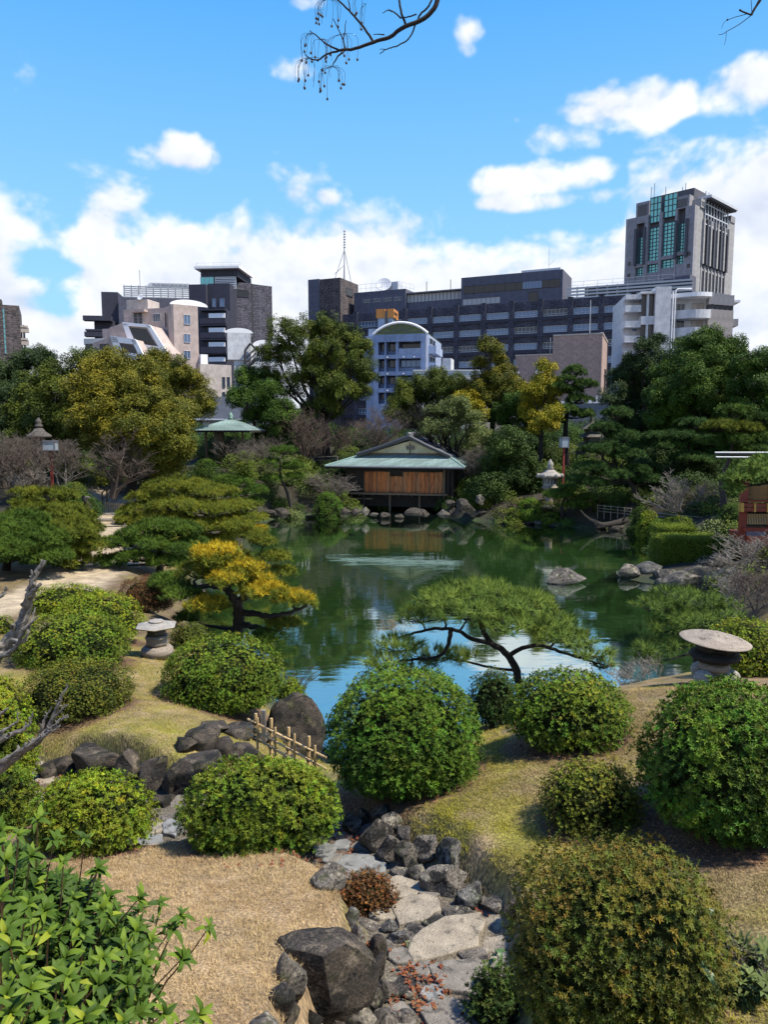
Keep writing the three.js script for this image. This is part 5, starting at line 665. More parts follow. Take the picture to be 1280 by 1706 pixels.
// ---------------------------------------------------------------- gazebo, lanterns, lamps, pagoda, red structure, railings
{
  const p = D(368, 757, 60), b = new Bld('gazebo', 'open garden gazebo with pale green copper pyramid roof on the slope', 'gazebo', v(p.x, land(p.x, p.z) - .1, p.z), rad(-10)), e = b.rect(314, 717, 414, 718, 2.6), hw = (e[1] - e[0]) / 2, cx = (e[0] + e[1]) / 2, ey = e[3], ay = b.p(358, 697, 0).y;
  const g = new THREE.ConeGeometry(hw * 1.414, ay - ey, 4, 1).rotateY(PI / 4).translate(cx, (ay + ey) / 2, 0); g.scale(1, 1, .95); b.add('roof', M.copper, g); b.add('eave_board', M.woodBlack, bx(cx - hw, cx + hw, ey - .16, ey - .01, -hw * .94, hw * .94)); const seams = []; for (let i = 1; i < 14; i++) { const t = i / 14, x = lerp(cx - hw, cx + hw, t), k = 1 - Math.abs(2 * t - 1); seams.push(tube([v(x, ey + .02, hw * .95), v(x, lerp(ey, ay, k) + .02, hw * .95 * (1 - k))], .02, 3, false)); } b.add('roof_seam', M.copperTrim, seams); b.add('finial', M.copperTrim, lathe([[0, .5], [.1, .42], [.2, .2], [.14, .05], [.3, -.1], [0, -.1]], 12).translate(cx, ay, 0));
  for (const [x, z] of [[-.62, .6], [-.1, .6], [.62, .6], [-.62, -.6], [.62, -.6]]) b.add('post', M.wood, bx(cx + x * hw - .07, cx + x * hw + .07, 0, ey - .1, z * hw - .07, z * hw + .07)); const w = b.rect(356, 722, 370, 756, hw * .5); b.add('wall', M.woodGrey, [bx(w[0], w[1], 0, ey - .1, hw * .3, hw * .5)]); b.add('wall_slot', M.glassDark, bx(lerp(w[0], w[1], .5), lerp(w[0], w[1], .66), lerp(0, ey, .45), lerp(0, ey, .75), hw * .5, hw * .5 + .02)); b.add('bench', M.woodGrey, bx(cx - hw * .5, cx + hw * .5, .4, .48, -.9, -.4));
}
function pagodaLantern(name, label, p, H, mats, kind) {   // tall garden lanterns of stacked turned and squared stones
  const g = thing(name, label, 'stone lantern', p, .35), s = H, six = 6, m = mats;
  if (kind === 'tall') {
    g.scale.set(.62, 1, .62);
    part('base', mg([bx(-.26 * s, .26 * s, -.1, .055 * s, -.26 * s, .26 * s), bx(-.2 * s, .2 * s, .055 * s, .10 * s, -.2 * s, .2 * s)]), m[0], g); part('shaft', lathe([[.115, .10], [.105, .12], [.10, .24], [.115, .255], [.115, .275], [.10, .29], [.10, .43], [.12, .45]].map(([a, c]) => [a * s, c * s]), 20), m[0], g); part('platform', lathe([[0, .45], [.14, .45], [.22, .5], [.23, .55], [.2, .56], [0, .56]].map(([a, c]) => [a * s, c * s]), six), m[0], g); const lb = part('light_box', lathe([[.15, .56], [.15, .72], [.0, .72]].map(([a, c]) => [a * s, c * s]), six), m[1], g); for (let i = 0; i < 6; i++) part('opening', bx(-.045 * s, .045 * s, .59 * s, .69 * s, .128 * s, .134 * s).rotateY(i * PI / 3), M.metalDark, lb); part('roof', lathe([[.06, .72], [.30, .70], [.33, .735], [.29, .76], [.18, .80], [.10, .86], [0, .87]].map(([a, c]) => [a * s, c * s]), six), m[0], g); part('finial', lathe([[.05, .86], [.10, .88], [.09, .91], [.05, .92], [.085, .95], [.06, .98], [.01, 1.02], [0, 1.02]].map(([a, c]) => [a * s, c * s]), 14), m[0], g);
  } else {
    g.scale.set(.8, 1, .8);
    part('base', lathe([[0, 0], [.2, 0], [.2, .05], [.14, .08], [0, .08]].map(([a, c]) => [a * s, c * s]), six), m[0], g); part('shaft', lathe([[.105, .06], [.095, .1], [.09, .34], [.105, .36]].map(([a, c]) => [a * s, c * s]), 16), m[1], g); part('platform', lathe([[0, .35], [.13, .36], [.2, .42], [.2, .455], [0, .455]].map(([a, c]) => [a * s, c * s]), six), m[1], g); const lb = part('light_box', lathe([[.17, .455], [.175, .64], [0, .64]].map(([a, c]) => [a * s, c * s]), six), m[0], g); for (let i = 0; i < 6; i++) part('opening', bx(-.05 * s, .05 * s, .51 * s, .60 * s, .15 * s, .156 * s).rotateY(i * PI / 3), M.metalDark, lb); part('roof', lathe([[.05, .63], [.26, .62], [.3, .66], [.27, .70], [.17, .74], [.10, .79], [0, .80]].map(([a, c]) => [a * s, c * s]), six), m[0], g); for (let i = 0; i < 6; i++) { const a = i * PI / 3 + PI / 2; part('roof_scroll', new THREE.SphereGeometry(.05 * s, 10, 8).translate(cos(a) * .29 * s, .67 * s, sin(a) * .29 * s), m[0], g); } part('finial', lathe([[.06, .79], [.09, .82], [.06, .85], [.085, .88], [.07, .92], [.015, 1.0], [0, 1.0]].map(([a, c]) => [a * s, c * s]), 14), m[0], g);
  } return g;
}
{ const a = D(916, 832, 49.5); pagodaLantern('stone_lantern', 'pale grey stone lantern with scrolled hexagonal roof on far shore near the red lamp post', v(a.x, Math.min(land(a.x, a.z), a.y), a.z), D(916, 765, 49.5).y - Math.min(land(a.x, a.z), a.y), [M.lanternWhite, M.lantern], 'short'); const c = D(69, 806, 43); pagodaLantern('stone_lantern', 'tall weathered dark stone lantern with flared roof beside the glass-box lamp', c, 3.75, [M.lanternDark, M.lanternDark], 'tall'); }
{ // small stone pagoda
  const p = D(985, 762, 58), g = thing('stone_pagoda', 'dark three-tiered stone pagoda with long spire in front of slatted wall', 'pagoda', v(p.x, p.y - .3, p.z), .3), k = 58 / F, H = 88 * k; part('base', bx(-.85, .85, 0, H * .2, -.85, .85), M.lanternDark, g); const ys = [.2, .38, .55, .7]; for (let i = 0; i < 3; i++) { const s = 1 - i * .1, y = ys[i] * H, y2 = ys[i + 1] * H; part('storey', bx(-.5 * s, .5 * s, y, y2 - .3, -.5 * s, .5 * s), M.lanternDark, g); part('roof', new THREE.CylinderGeometry(.5 * s, 1.15 * s, .38, 4, 1).rotateY(PI / 4).translate(0, y2 - .2, 0), M.lanternDark, g); } part('spire', lathe([[.3, 0], [.16, .1], [.12, .3], [.14, .34], [.1, .4], [.12, .7], [.09, .74], [.1, 1.05], [.06, 1.1], [.02, 1.5], [0, 1.5]].map(([a, c]) => [a, H * .7 + c * H * .2]), 12), M.lanternDark, g);
}
function lampPost(label, px, pyTop, pyBox, pyBase, dist, wpx) { const p = D(px, pyBase, dist), k = dist / F, y0 = Math.min(land(p.x, p.z), p.y), H = D(px, pyTop, dist).y - y0, w = wpx * k / 2, h = (pyBox - pyTop) * k, g = thing('garden_lamp', label, 'lamp post', v(p.x, y0, p.z), .12, null); part('post', bx(-.06, .06, -.2, H - h, -.06, .06), M.redLamp, g); const bx2 = part('lamp_frame', mg([...[[-1, -1], [-1, 1], [1, -1], [1, 1]].map(([a, c]) => bx(a * w - .02, a * w + .02, H - h, H - .05, c * w - .02, c * w + .02)), bx(-w - .04, w + .04, H - .06, H, -w - .04, w + .04), bx(-w - .03, w + .03, H - h - .03, H - h + .03, -w - .03, w + .03)]), M.steelDark, g); part('glass_box', mg([bx(-w + .02, w - .02, H - h + .03, H - .06, w - .012, w - .004), bx(-w + .02, w - .02, H - h + .03, H - .06, -w + .004, -w + .012), bx(w - .012, w - .004, H - h + .03, H - .06, -w + .02, w - .02), bx(-w + .004, -w + .012, H - h + .03, H - .06, -w + .02, w - .02)]), M.lampGlass, bx2); part('bulb', new THREE.SphereGeometry(.09, 12, 10).translate(0, H - h * .5, 0), M.paper, bx2); return g; }
lampPost('square glass lamp on thin red post beside the tall dark stone lantern', 87, 734, 750, 812, 41, 19); lampPost('brown-red lamp post with louvred box behind the pale stone lantern', 938, 728, 745, 832, 50, 12); lampPost('slim red lamp post among bare pinkish branches on far slope', 516, 664, 676, 745, 66, 8);
{ // red lacquered structure at the edge
  const b = new Bld('lacquered_pavilion', 'red lacquered wooden structure with gilt-capped rails, bamboo blind and slatted panel', 'pavilion', D(1240, 930, 30.5).setY(D(1240, 930, 30.5).y), rad(-6)), R = (a, c, d, e, z = 0) => b.rect(a, c, d, e, z);
  const p1 = R(1237, 808, 1244, 890), w = 4.2; for (const [a, c] of [[p1[0], p1[1]], [p1[0] + 1.12, p1[1] + 1.05], [p1[0] + w, p1[1] + w]]) b.add('post', M.redLacquer, bx(a, c, p1[2] - .3, p1[3] + .6, -.18, 0)); const bl = R(1246, 809, 1280, 836); b.add('bamboo_blind', M.blind, [...Array(14).keys()].map((i) => tube([v(p1[1], lerp(bl[2], bl[3], i / 13), -.1), v(p1[0] + 1.12, lerp(bl[2], bl[3], i / 13), -.1)], .03, 5)));
  for (const [y0, y1, m2] of [[833, 836, M.redLacquer], [838, 844, M.redLacquer], [845, 852, M.redLacquer]]) { const q = R(1234, y0, 1300, y1, .15); const rl = b.add('rail', m2, bx(q[0], q[0] + w + .5, q[2], q[3], .02, .3)); if (y0 > 834) for (const [a, c] of [[0, .10], [.52, .57], [1.02, 1.07], [1.92, 1.97]]) b.add('gilt_cap', M.gold, bx(q[0] - .02 + a, q[0] + c, q[2] - .02, q[3] + .02, .0, .33), rl); }
  const sl = R(1245, 856, 1280, 874); for (let i = 0; i < 15; i++) b.add('slat', M.bamboo, bx(lerp(sl[0], sl[1] + .05, i / 14) - .015, lerp(sl[0], sl[1] + .05, i / 14) + .02, sl[2], sl[3], -.06, -.02)); b.add('slat_backing', M.woodBlack, bx(sl[0] - .05, sl[1] + 3.4, sl[2] - .1, sl[3] + .2, -.16, -.08)); const bs = R(1240, 878, 1300, 890); b.add('sill_beam', M.redLacquer, [bx(bs[0] - .05, bs[0] + w, bs[2] + .12, bs[3], -.1, .2)]); const hl = R(1246, 892, 1310, 932); b.add('lower_hull', M.redLacquer, [bx(hl[0], hl[0] + w, hl[2], hl[3] - .35, -1.6, .1), bx(hl[0] - .1, hl[0] + w, hl[3] - .3, hl[3], -1.8, .25)]);
  const rf = R(1192, 754, 1290, 762, .6); b.add('roof_beam', M.steel, [tube([v(rf[0], rf[3], .6), v(rf[1] + 3.2, rf[3] + .02, .6)], .035, 6), tube([v(rf[0] + .05, rf[2], .6), v(rf[1] + 3.2, rf[2], .6)], .035, 6)]); b.add('roof', M.woodBlack, [bx(rf[0] + .6, rf[1] + 3.2, rf[2] + .04, rf[3] - .04, -1.2, .55)]);
}
function railing(name, label, pts, h, mat, o = {}) {   // rustic rails: posts and bars are parts
  const P = pts.map(([x, y, d]) => { const p = D(x, y, d); return v(p.x, p.y, p.z); }), c0 = P[0].clone(), g = thing(name, label, o.cat ?? 'fence', c0, 0); P.forEach((p) => p.sub(c0));
  for (let i = 1; i < P.length; i++) { const a = P[i - 1], c = P[i], n = Math.max(1, Math.round(a.distanceTo(c) / (o.step ?? 1.0))); for (const k of o.bars ?? [.35, .65, .95]) part('rail', tube([a.clone().add(v(0, h * k, 0)), c.clone().add(v(0, h * k, 0))], o.r ?? .03, 6), mat, g); for (let q = i > 1 ? 1 : 0; q <= n; q++) { const e = a.clone().lerp(c, q / n); part('post', tube([e.clone().add(v(0, -.3, .04)), e.clone().add(v(0, h, .04))], (o.r ?? .03) * 1.3, 7), o.post ?? mat, g); } } return g;
}
railing('lattice_fence', 'low pale bamboo lattice fence on far bank behind fallen trunk', [[996, 856, 47], [1052, 862, 46]], .62, M.woodGrey, { step: .42, bars: [.3, .6, .9], r: .022 });
railing('rail_fence', 'double grey rail fence along bank below the leafless pale bush', [[1096, 866, 44], [1130, 870, 43], [1200, 876, 42]], .42, M.woodGrey, { step: 1.4, bars: [.5, .95], r: .045 });
railing('slope_railing', 'weathered timber handrail across slope below the gazebo', [[366, 778, 64], [440, 776, 64], [562, 772, 62]], .6, M.woodGrey, { step: 2.2, bars: [.5, .95], r: .06 });
railing('stair_railing', 'sloping timber stair handrail behind the grey garden benches', [[171, 846, 46], [186, 830, 47], [205, 818, 48]], 1.0, M.wood, { step: .55, bars: [.5, .95], r: .04 });
railing('bamboo_screen', 'short yellow bamboo picket fence beside grey benches', [[176, 852, 44], [206, 856, 43]], .6, M.bamboo, { step: .22, bars: [.4, .8], r: .02 });
for (const [x, y, d, l] of [[172, 862, 40, 'grey slatted garden bench nearest the stair handrail'], [187, 869, 38.5, 'grey slatted garden bench next to round lime shrub']]) { const p = onLand(D(x, y, d)), g = thing('garden_bench', l, 'bench', p, .35); for (let i = 0; i < 4; i++) part('slat', bx(-.7, .7, .40, .44, -.2 + i * .105, -.11 + i * .105), M.woodGrey, g); for (const [a, c] of [[-1, -1], [1, -1], [-1, 1], [1, 1]]) part('leg', bx(a * .6 - .03, a * .6 + .03, -.05, .4, c * .16 - .03, c * .16 + .03), M.woodGrey, g); }
{ const p = onLand(D(152, 872, 37)), g = thing('stone_post', 'short pale square stone post on sandy walk', 'stone post', p, .2); part('shaft', bx(-.16, .16, -.1, .42, -.16, .16), M.lantern, g); part('cap', bx(-.2, .2, .42, .5, -.2, .2), M.lantern, g); }
{ const p = onLand(D(1215, 885, 34)), g = thing('stone_marker', 'pale square stone block on bank beside red structure', 'stone', p, .2); part('block', bx(-.22, .22, -.2, .35, -.2, .2), M.lanternWhite, g); part('cap', bx(-.25, .25, .35, .42, -.23, .23), M.lanternWhite, g); }
{ // yukimi lantern beside the pond
  const f = G(1203, 1138, 2.62), k = mpp(f), g = thing('snow_viewing_lantern', 'squat stone lantern with wide tilted mossless cap, round feet and bowl coloured dark as shade', 'stone lantern', v(f.x, f.y, f.z - .25), .2), Wd = 58 * k; g.position.y -= .02;
  const top = D(1203, 1060, -f.z + .25).y - f.y; const wob = (geo, a, s) => { const p = geo.attributes.position; for (let i = 0; i < p.count; i++) { const x = p.getX(i), y = p.getY(i), z = p.getZ(i), n = 1 + a * noise(x * s, y * s * 2, z * s + 3); p.setXYZ(i, x * n, y, z * n); } geo.computeVertexNormals(); return geo; };
  part('cap', wob(lathe([[0, .14], [.2, .125], [.45, .075], [.85, -.005], [.99, -.05], [1, -.075], [.9, -.085], [.3, -.06], [0, -.06]].map(([r, y]) => [r * Wd, y * Wd * 1.3]), 40), .03, 4).rotateZ(-.075).rotateX(.04).translate(0, top, 0), M.lantern, g, 'wide pale lichened cap');
  part('light_box', wob(lathe([[0, 0], [.52, 0], [.54, .1], [.5, .3], [.46, .34], [0, .34]].map(([r, y]) => [r * Wd, y * Wd]), 6), .05, 5).translate(0, top - .42 * Wd, 0), std([.06, .056, .053], .85, { map: rockTex }), g); part('bowl', wob(lathe([[0, 0], [.42, .02], [.66, .14], [.72, .22], [.66, .30], [.5, .34], [0, .34]].map(([r, y]) => [r * Wd, y * Wd]), 28), .05, 4).translate(0, top - .74 * Wd, 0), std([.05, .047, .045], .85, { map: rockTex, bumpMap: rockBump, bumpScale: .01 }), g); part('pedestal', wob(lathe([[0, 0], [.38, .02], [.46, .14], [.4, .27], [0, .3]].map(([r, y]) => [r * Wd, y * Wd]), 20), .06, 5).translate(0, top - 1.0 * Wd, 0), M.lantern, g); for (const [a, z] of [[-.52, .25], [.28, .35], [-.1, -.5]]) part('foot', wob(new THREE.SphereGeometry(.3 * Wd, 20, 14).scale(1, .85, .8), .1, 4).translate(a * Wd, top - 1.12 * Wd, z * Wd), M.lanternWhite, g);  // light box and bowl coloured near black for the shade under the cap
}
{ // low hexagonal lantern on the mound
  const f = G(262, 1094, 1.7), k = mpp(f), g = thing('low_stone_lantern', 'low stone lantern with flat hexagonal cap and arched feet between clipped shrubs', 'stone lantern', v(f.x, f.y - .03, f.z), .2), w = 33 * k, H = (1094 - 1030) * k * 1.02; g.userData.group = undefined; delete g.userData.group;
  part('base', lathe([[.3, 0], [.72, .06], [.80, .22], [.78, .32], [.6, .42], [0, .42]].map(([r, y]) => [r * w, y * w * 1.6]), 28), M.lantern, g); for (const a of [0, 2.09, 4.19]) part('arch', new THREE.SphereGeometry(.2 * w, 12, 8).scale(1, 1.3, .6).translate(0, .12 * w, .70 * w).rotateY(a - .35), M.metalDark, g); const y0 = .42 * w * 1.6; part('waist', lathe([[0, 0], [.52, 0], [.60, .08], [.56, .16], [.58, .3], [.63, .36], [.55, .42], [0, .42]].map(([r, y]) => [r * w, y0 + y * w * 1.3]), 6), M.lantern, g); const y1 = y0 + .42 * w * 1.3; const lb = part('light_box', lathe([[0, 0], [.5, 0], [.5, .42], [0, .42]].map(([r, y]) => [r * w, y1 + y * w]), 6), M.lanternDark, g); for (let i = 0; i < 6; i++) part('opening', bx(-.16 * w, .16 * w, y1 + .1 * w, y1 + .34 * w, .43 * w, .44 * w).rotateY(i * PI / 3 + PI / 6), M.metalDark, lb);
  const y2 = y1 + .42 * w; part('cap', lathe([[0, -.0], [.5, -.02], [1.0, .0], [1.03, .08], [.5, .2], [.36, .23], [0, .23]].map(([r, y]) => [r * w * 1.04, y2 + y * w]), 6), M.lanternWhite, g, 'flat pale hexagonal cap'); part('knob', lathe([[0, .22], [.3, .22], [.34, .27], [.3, .32], [0, .33]].map(([r, y]) => [r * w * 1.1, y2 + y * w]), 20), M.lanternWhite, g);
}
{ // bamboo fence at the water's edge
  const dist = (x) => lerp(9.75, 9.0, (x - 425) / 110), at = (x, y) => D(x, y, dist(x)), o = at(470, 1240), g = thing('bamboo_fence', 'low yellow bamboo fence of paired posts and three lashed rails beside dark boulder', 'fence', o, 0), L = (x, y, dz = 0) => at(x, y).sub(o).add(v(0, 0, dz));
  const culm = (a, c, r, name = 'post') => { const n = Math.max(2, Math.round(a.distanceTo(c) / .16)), pts = [], rr = []; for (let i = 0; i <= n; i++) { const t = i / n; for (const [d, k] of [[-.012, 1], [0, 1.1], [.012, 1]]) { const tt = clamp(t + d / Math.max(.3, a.distanceTo(c)) * 1); pts.push(a.clone().lerp(c, tt + (d === 0 ? 0 : 0))); rr.push(r * k); } } const ok = pts.filter((p, i) => !i || p.distanceTo(pts[i - 1]) > 1e-4), r2 = rr.filter((_, i) => !i || pts[i].distanceTo(pts[i - 1]) > 1e-4); return part(name, tube(ok, r2, 9), M.bamboo, g); };
  const posts = [[425, 1190, 1232, -.03], [429.5, 1194, 1262, .03], [451, 1198, 1270, -.03], [459, 1210, 1264, .03], [480, 1213, 1275, -.03], [491, 1221, 1274, .03], [514, 1228, 1290, -.03], [525, 1240, 1296, .03]], rails = [[413, 1198, 545, 1263], [412, 1210, 543, 1281], [414, 1223, 540, 1296]];
  posts.forEach(([x, a, c, z], i) => { culm(L(x, a, z), L(x, c, z), .017 + (i % 2 ? 0 : .008)); const j = i; rails.forEach(([x0, y0, x1, y1]) => { const y = lerp(y0, y1, (x - x0) / (x1 - x0)), p = L(x, y); part('lashing', new THREE.TorusGeometry(.026, .008, 6, 12).rotateY(.4).translate(p.x, p.y, p.z), M.rope, g); }); });
  rails.forEach(([x0, y0, x1, y1]) => culm(L(x0, y0), L(x1, y1), .016, 'rail')); part('timber_post', bx(-.03, .03, -.25, .2, -.03, .03).translate(...L(437, 1212, -.12).toArray()), M.woodGrey, g, 'grey sawn timber post');
}
// ---------------------------------------------------------------- flagstone path, stones, boulders
{
  const root = thing('flagstone_path', null, null, v(0, 0, 0)); tag(root, null, null, null, 'structure');
  const taken = [], rr = rng(77);
  const slabAt = (pts2, mat, th = .05, name = 'flagstone') => {   // pts2: plan outline [x, z]
    const cx = pts2.reduce((s, p) => s + p[0], 0) / pts2.length, cz = pts2.reduce((s, p) => s + p[1], 0) / pts2.length, y = land(cx, cz), out = []; for (let i = 0; i < pts2.length; i++) { const a = pts2[i], c = pts2[(i + 1) % pts2.length]; for (let k = 0; k < 3; k++) { const t = k / 3, j = k ? .06 : 0, L = Math.hypot(c[0] - a[0], c[1] - a[1]); out.push(new THREE.Vector2(lerp(a[0], c[0], t) - cx + (rr() - .5) * L * j * 2, -(lerp(a[1], c[1], t) - cz + (rr() - .5) * L * j * 2))); } }
    const g = new THREE.ExtrudeGeometry(new THREE.Shape(out), { depth: th, bevelEnabled: true, bevelThickness: .012, bevelSize: .012, bevelSegments: 2, steps: 1 }).rotateX(-PI / 2), uv = g.attributes.uv, p = g.attributes.position; for (let i = 0; i < p.count; i++) uv.setXY(i, p.getX(i) + cx * 3, p.getZ(i) + cz * 3 + p.getY(i));
    const m = part(name, g, mat, root); m.position.set(cx, y - th * .55, cz); const e = .25, sx = (land(cx + e, cz) - land(cx - e, cz)) / (2 * e), sz = (land(cx, cz + e) - land(cx, cz - e)) / (2 * e); m.quaternion.setFromUnitVectors(Y, v(-clamp(sx, -.25, .25), 1, -clamp(sz, -.25, .25)).normalize()); return m;
  };
  const plan = (px) => px.map(([x, y]) => { const p = T(x, y); return [p.x, p.z]; });
  const big = [
    [[[655, 1517], [676, 1503], [706, 1496], [729, 1502], [734, 1520], [704, 1540], [668, 1545]], M.flag], [[[682, 1594], [690, 1572], [705, 1557], [742, 1534], [800, 1529], [807, 1543], [796, 1583], [750, 1594], [690, 1608]], M.flag],
    [[[717, 1617], [752, 1606], [800, 1606], [836, 1614], [838, 1640], [802, 1664], [738, 1652]], M.flagGrey], [[[640, 1474], [660, 1464], [698, 1465], [708, 1478], [692, 1494], [657, 1500]], M.flag], [[[560, 1444], [576, 1430], [604, 1427], [624, 1434], [618, 1450], [584, 1456]], M.flagBlue],
    [[[272, 1378], [284, 1370], [300, 1372], [304, 1386], [292, 1396], [274, 1392]], M.flagBlue], [[[545, 1446], [560, 1432], [570, 1428], [560, 1446], [550, 1452]], M.flagGrey], [[[700, 1688], [740, 1668], [790, 1680], [800, 1720], [720, 1720]], M.flagGrey], [[[525, 1418], [545, 1408], [562, 1416], [552, 1428], [528, 1430]], M.flagBlue], [[[640, 1690], [670, 1676], [692, 1700], [676, 1724], [640, 1720]], M.flagGrey],
  ];
  for (const [px, m] of big) { const q = plan(px); slabAt(q, m, .06); taken.push(q); }
  const inPoly = (q, x, z, pad) => { const cx = q.reduce((s, p) => s + p[0], 0) / q.length, cz = q.reduce((s, p) => s + p[1], 0) / q.length; let r2 = 0; q.forEach((p) => { r2 = Math.max(r2, Math.hypot(p[0] - cx, p[1] - cz)); }); if (Math.hypot(x - cx, z - cz) > r2 + pad) return false; let ins = false; for (let i = 0, j = q.length - 1; i < q.length; j = i++) { const [ax, az] = q[j].map((c, k) => c + (c - (k ? cz : cx)) / r2 * pad), [bx2, bz] = q[i].map((c, k) => c + (c - (k ? cz : cx)) / r2 * pad); if ((az > z) !== (bz > z) && x < (bx2 - ax) * (z - az) / (bz - az) + ax) ins = !ins; } return ins; };
  // smaller stones fill the rest: cells of a jittered packing
  const seeds = []; for (let t = 0; t < 9000 && seeds.length < 230; t++) { const k = rr() * (pathPts.length - 1), i = k | 0, f = k - i, a = pathPts[i], c = pathPts[i + 1], x = lerp(a[0], c[0], f) + (rr() - .5) * 1.5, z = lerp(a[1], c[1], f) + (rr() - .5) * 1.5; if (pathAt(x, z)[0] > -.03) continue; const R = z > -6 ? .085 + .05 * rr() : .10 + .06 * rr(); if (taken.some((q) => inPoly(q, x, z, R * .75)) || seeds.some((s) => Math.hypot(s[0] - x, s[1] - z) < (s[2] + R) * .95)) continue; seeds.push([x, z, R]); }
  for (const [x, z, R] of seeds) { const n = 5 + ((rr() * 3) | 0), a0 = rr() * 6, st = .75 + .5 * rr(), pts = []; for (let i = 0; i < n; i++) { const a = a0 + i / n * 6.283, r2 = R * (.8 + .35 * rr()); pts.push([x + cos(a) * r2 * st, z + sin(a) * r2 / st]); } slabAt(pts, [M.flagGrey, M.flag, M.rock, M.flagBlue][(rr() * 3.4) | 0], .035, 'paving_stone'); }
}
{ // stones that hold the mossy mound above the path
  const g = thing('stone_edging', 'row of grey boulders holding the mossy mound above the flagstone path', 'stone edging', T(680, 1440));
  for (const [x, y, w, h, m, o] of [[588, 1378, 30, 38, M.rock], [606, 1366, 24, 36, M.rockDark], [640, 1352, 36, 26, M.rock], [627, 1396, 50, 66, M.rock], [658, 1371, 44, 42, M.rockPale], [672, 1396, 28, 46, M.rock], [648, 1420, 38, 44, M.rock], [677, 1424, 34, 54, M.rock], [710, 1413, 48, 42, M.rockPale], [757, 1424, 50, 42, M.rockBlue], [738, 1468, 68, 58, M.rockPale], [786, 1493, 46, 42, M.rockBlue], [826, 1507, 46, 30, M.rock], [695, 1456, 30, 32, M.rock], [690, 1444, 22, 20, M.rock], [856, 1520, 40, 30, M.rockDark]]) stoneAt(g, x, y - 2, w * 1.04, h * 1.04, m, { facets: 12, detail: 8, ...o });
}
{ // stones below the dry-grass mound
  const g = thing('stone_bank', 'jumble of dark lichened stones below dry grass beside the path', 'stone bank', T(600, 1640));
  for (const [x, y, w, h, m, o] of [[586, 1530, 26, 34, M.rockBlue], [594, 1568, 34, 52, M.rock], [484, 1625, 42, 84, M.rock], [464, 1664, 44, 56, M.rock], [478, 1694, 40, 44, M.rockDark], [548, 1462, 52, 40, M.rock], [628, 1612, 30, 60, M.rockDark, { roll: -.4, facets: 16 }], [640, 1652, 30, 44, M.rock, { roll: -.4, facets: 16 }], [618, 1668, 32, 44, M.rock, { roll: -.4 }], [600, 1694, 56, 44, M.rock], [560, 1702, 44, 36, M.rockDark], [665, 1560, 30, 24, M.rockBlue], [648, 1545, 26, 20, M.rockBlue], [630, 1582, 30, 44, M.rockDark], [645, 1700, 60, 40, M.rock], [612, 1600, 24, 34, M.rockPale], [440, 1706, 40, 40, M.rock], [520, 1700, 40, 36, M.rockDark], [676, 1700, 40, 24, M.rock]]) stoneAt(g, x, y, w, h, m, { detail: 7, facets: 10, ...o });
}
tag(stoneAt(null, 540, 1606, 168, 168, M.rockDark, { name: 'boulder', detail: 16, facets: 9, flat: .52, deep: .62, sink: .05 }), 'large dark flat-topped boulder with mossy black face beside dry grass', 'boulder');
{ // rocks that front the lantern mound
  const g = thing('rock_outcrop', 'broken dark rock ledge with pale tops under the lantern mound', 'rock outcrop', T(240, 1300));
  for (const [x, y, w, h, m, o] of [[176, 1258, 96, 84, M.rockDark, { flat: .6 }], [222, 1268, 80, 96, M.rockDark, { facets: 16, flat: .72 }], [262, 1276, 74, 100, M.rockDark, { facets: 15, flat: .75 }], [292, 1290, 54, 78, M.rockDark], [326, 1274, 78, 84, M.rockDark, { flat: .6 }], [338, 1224, 52, 56, M.rockDark, { facets: 12, flat: .7 }], [306, 1236, 40, 40, M.rockDark, { flat: .6 }], [112, 1270, 90, 50, M.rockDark, { flat: .6 }], [142, 1284, 60, 40, M.rockDark], [80, 1282, 44, 34, M.rockDark], [374, 1243, 34, 40, M.rockDark, { facets: 6, sharp: .6 }], [407, 1250, 48, 28, M.rockDark], [389, 1258, 26, 24, M.rockDark], [272, 1330, 52, 30, M.rockDark, { flat: .5 }], [358, 1206, 46, 26, M.rockDark], [398, 1218, 60, 30, M.rockDark, { flat: .7 }], [440, 1226, 44, 26, M.rockDark], [60, 1268, 34, 24, M.rockPale], [200, 1300, 50, 44, M.rockDark], [240, 1316, 46, 34, M.rockDark], [305, 1314, 34, 30, M.rockDark], [432, 1262, 32, 22, M.rockDark], [458, 1272, 34, 20, M.rockDark], [358, 1290, 40, 40, M.rockDark], [480, 1262, 30, 24, M.rockDark]]) stoneAt(g, x, y, w, h, m, { detail: 9, facets: 13, sink: .4, ...o });
}
tag(stoneAt(null, 494, 1214, 82, 108, M.rockDark, { name: 'boulder', detail: 14, facets: 10, at: 11.6, deep: .9 }), 'dark rounded boulder with green lichen at water edge behind bamboo fence', 'boulder');
tag(stoneAt(null, 946, 962, 66, 26, M.rock, { name: 'pond_rock', detail: 8, y: -.02, deep: .5 }), 'flat grey rock lying alone in the pond', 'rock');
{ const g = thing('rocky_point', 'low rocky point of pale and brown stones jutting into pond below the box hedge', 'rocky point', G(1100, 965, 0)); for (const [x, y, w, h, m] of [[1046, 953, 42, 24, M.rockPale], [1082, 949, 46, 28, M.rockBlue], [1108, 958, 44, 28, M.rock], [1140, 964, 70, 30, M.rock], [1182, 960, 70, 40, M.rock], [1226, 965, 60, 40, M.rock], [1120, 938, 60, 22, M.rockPale], [1262, 985, 60, 36, M.rock], [1160, 945, 60, 26, M.rock]]) stoneAt(g, x, y, w, h, m, { detail: 7, y: 0, facets: 12, deep: .9 }); }
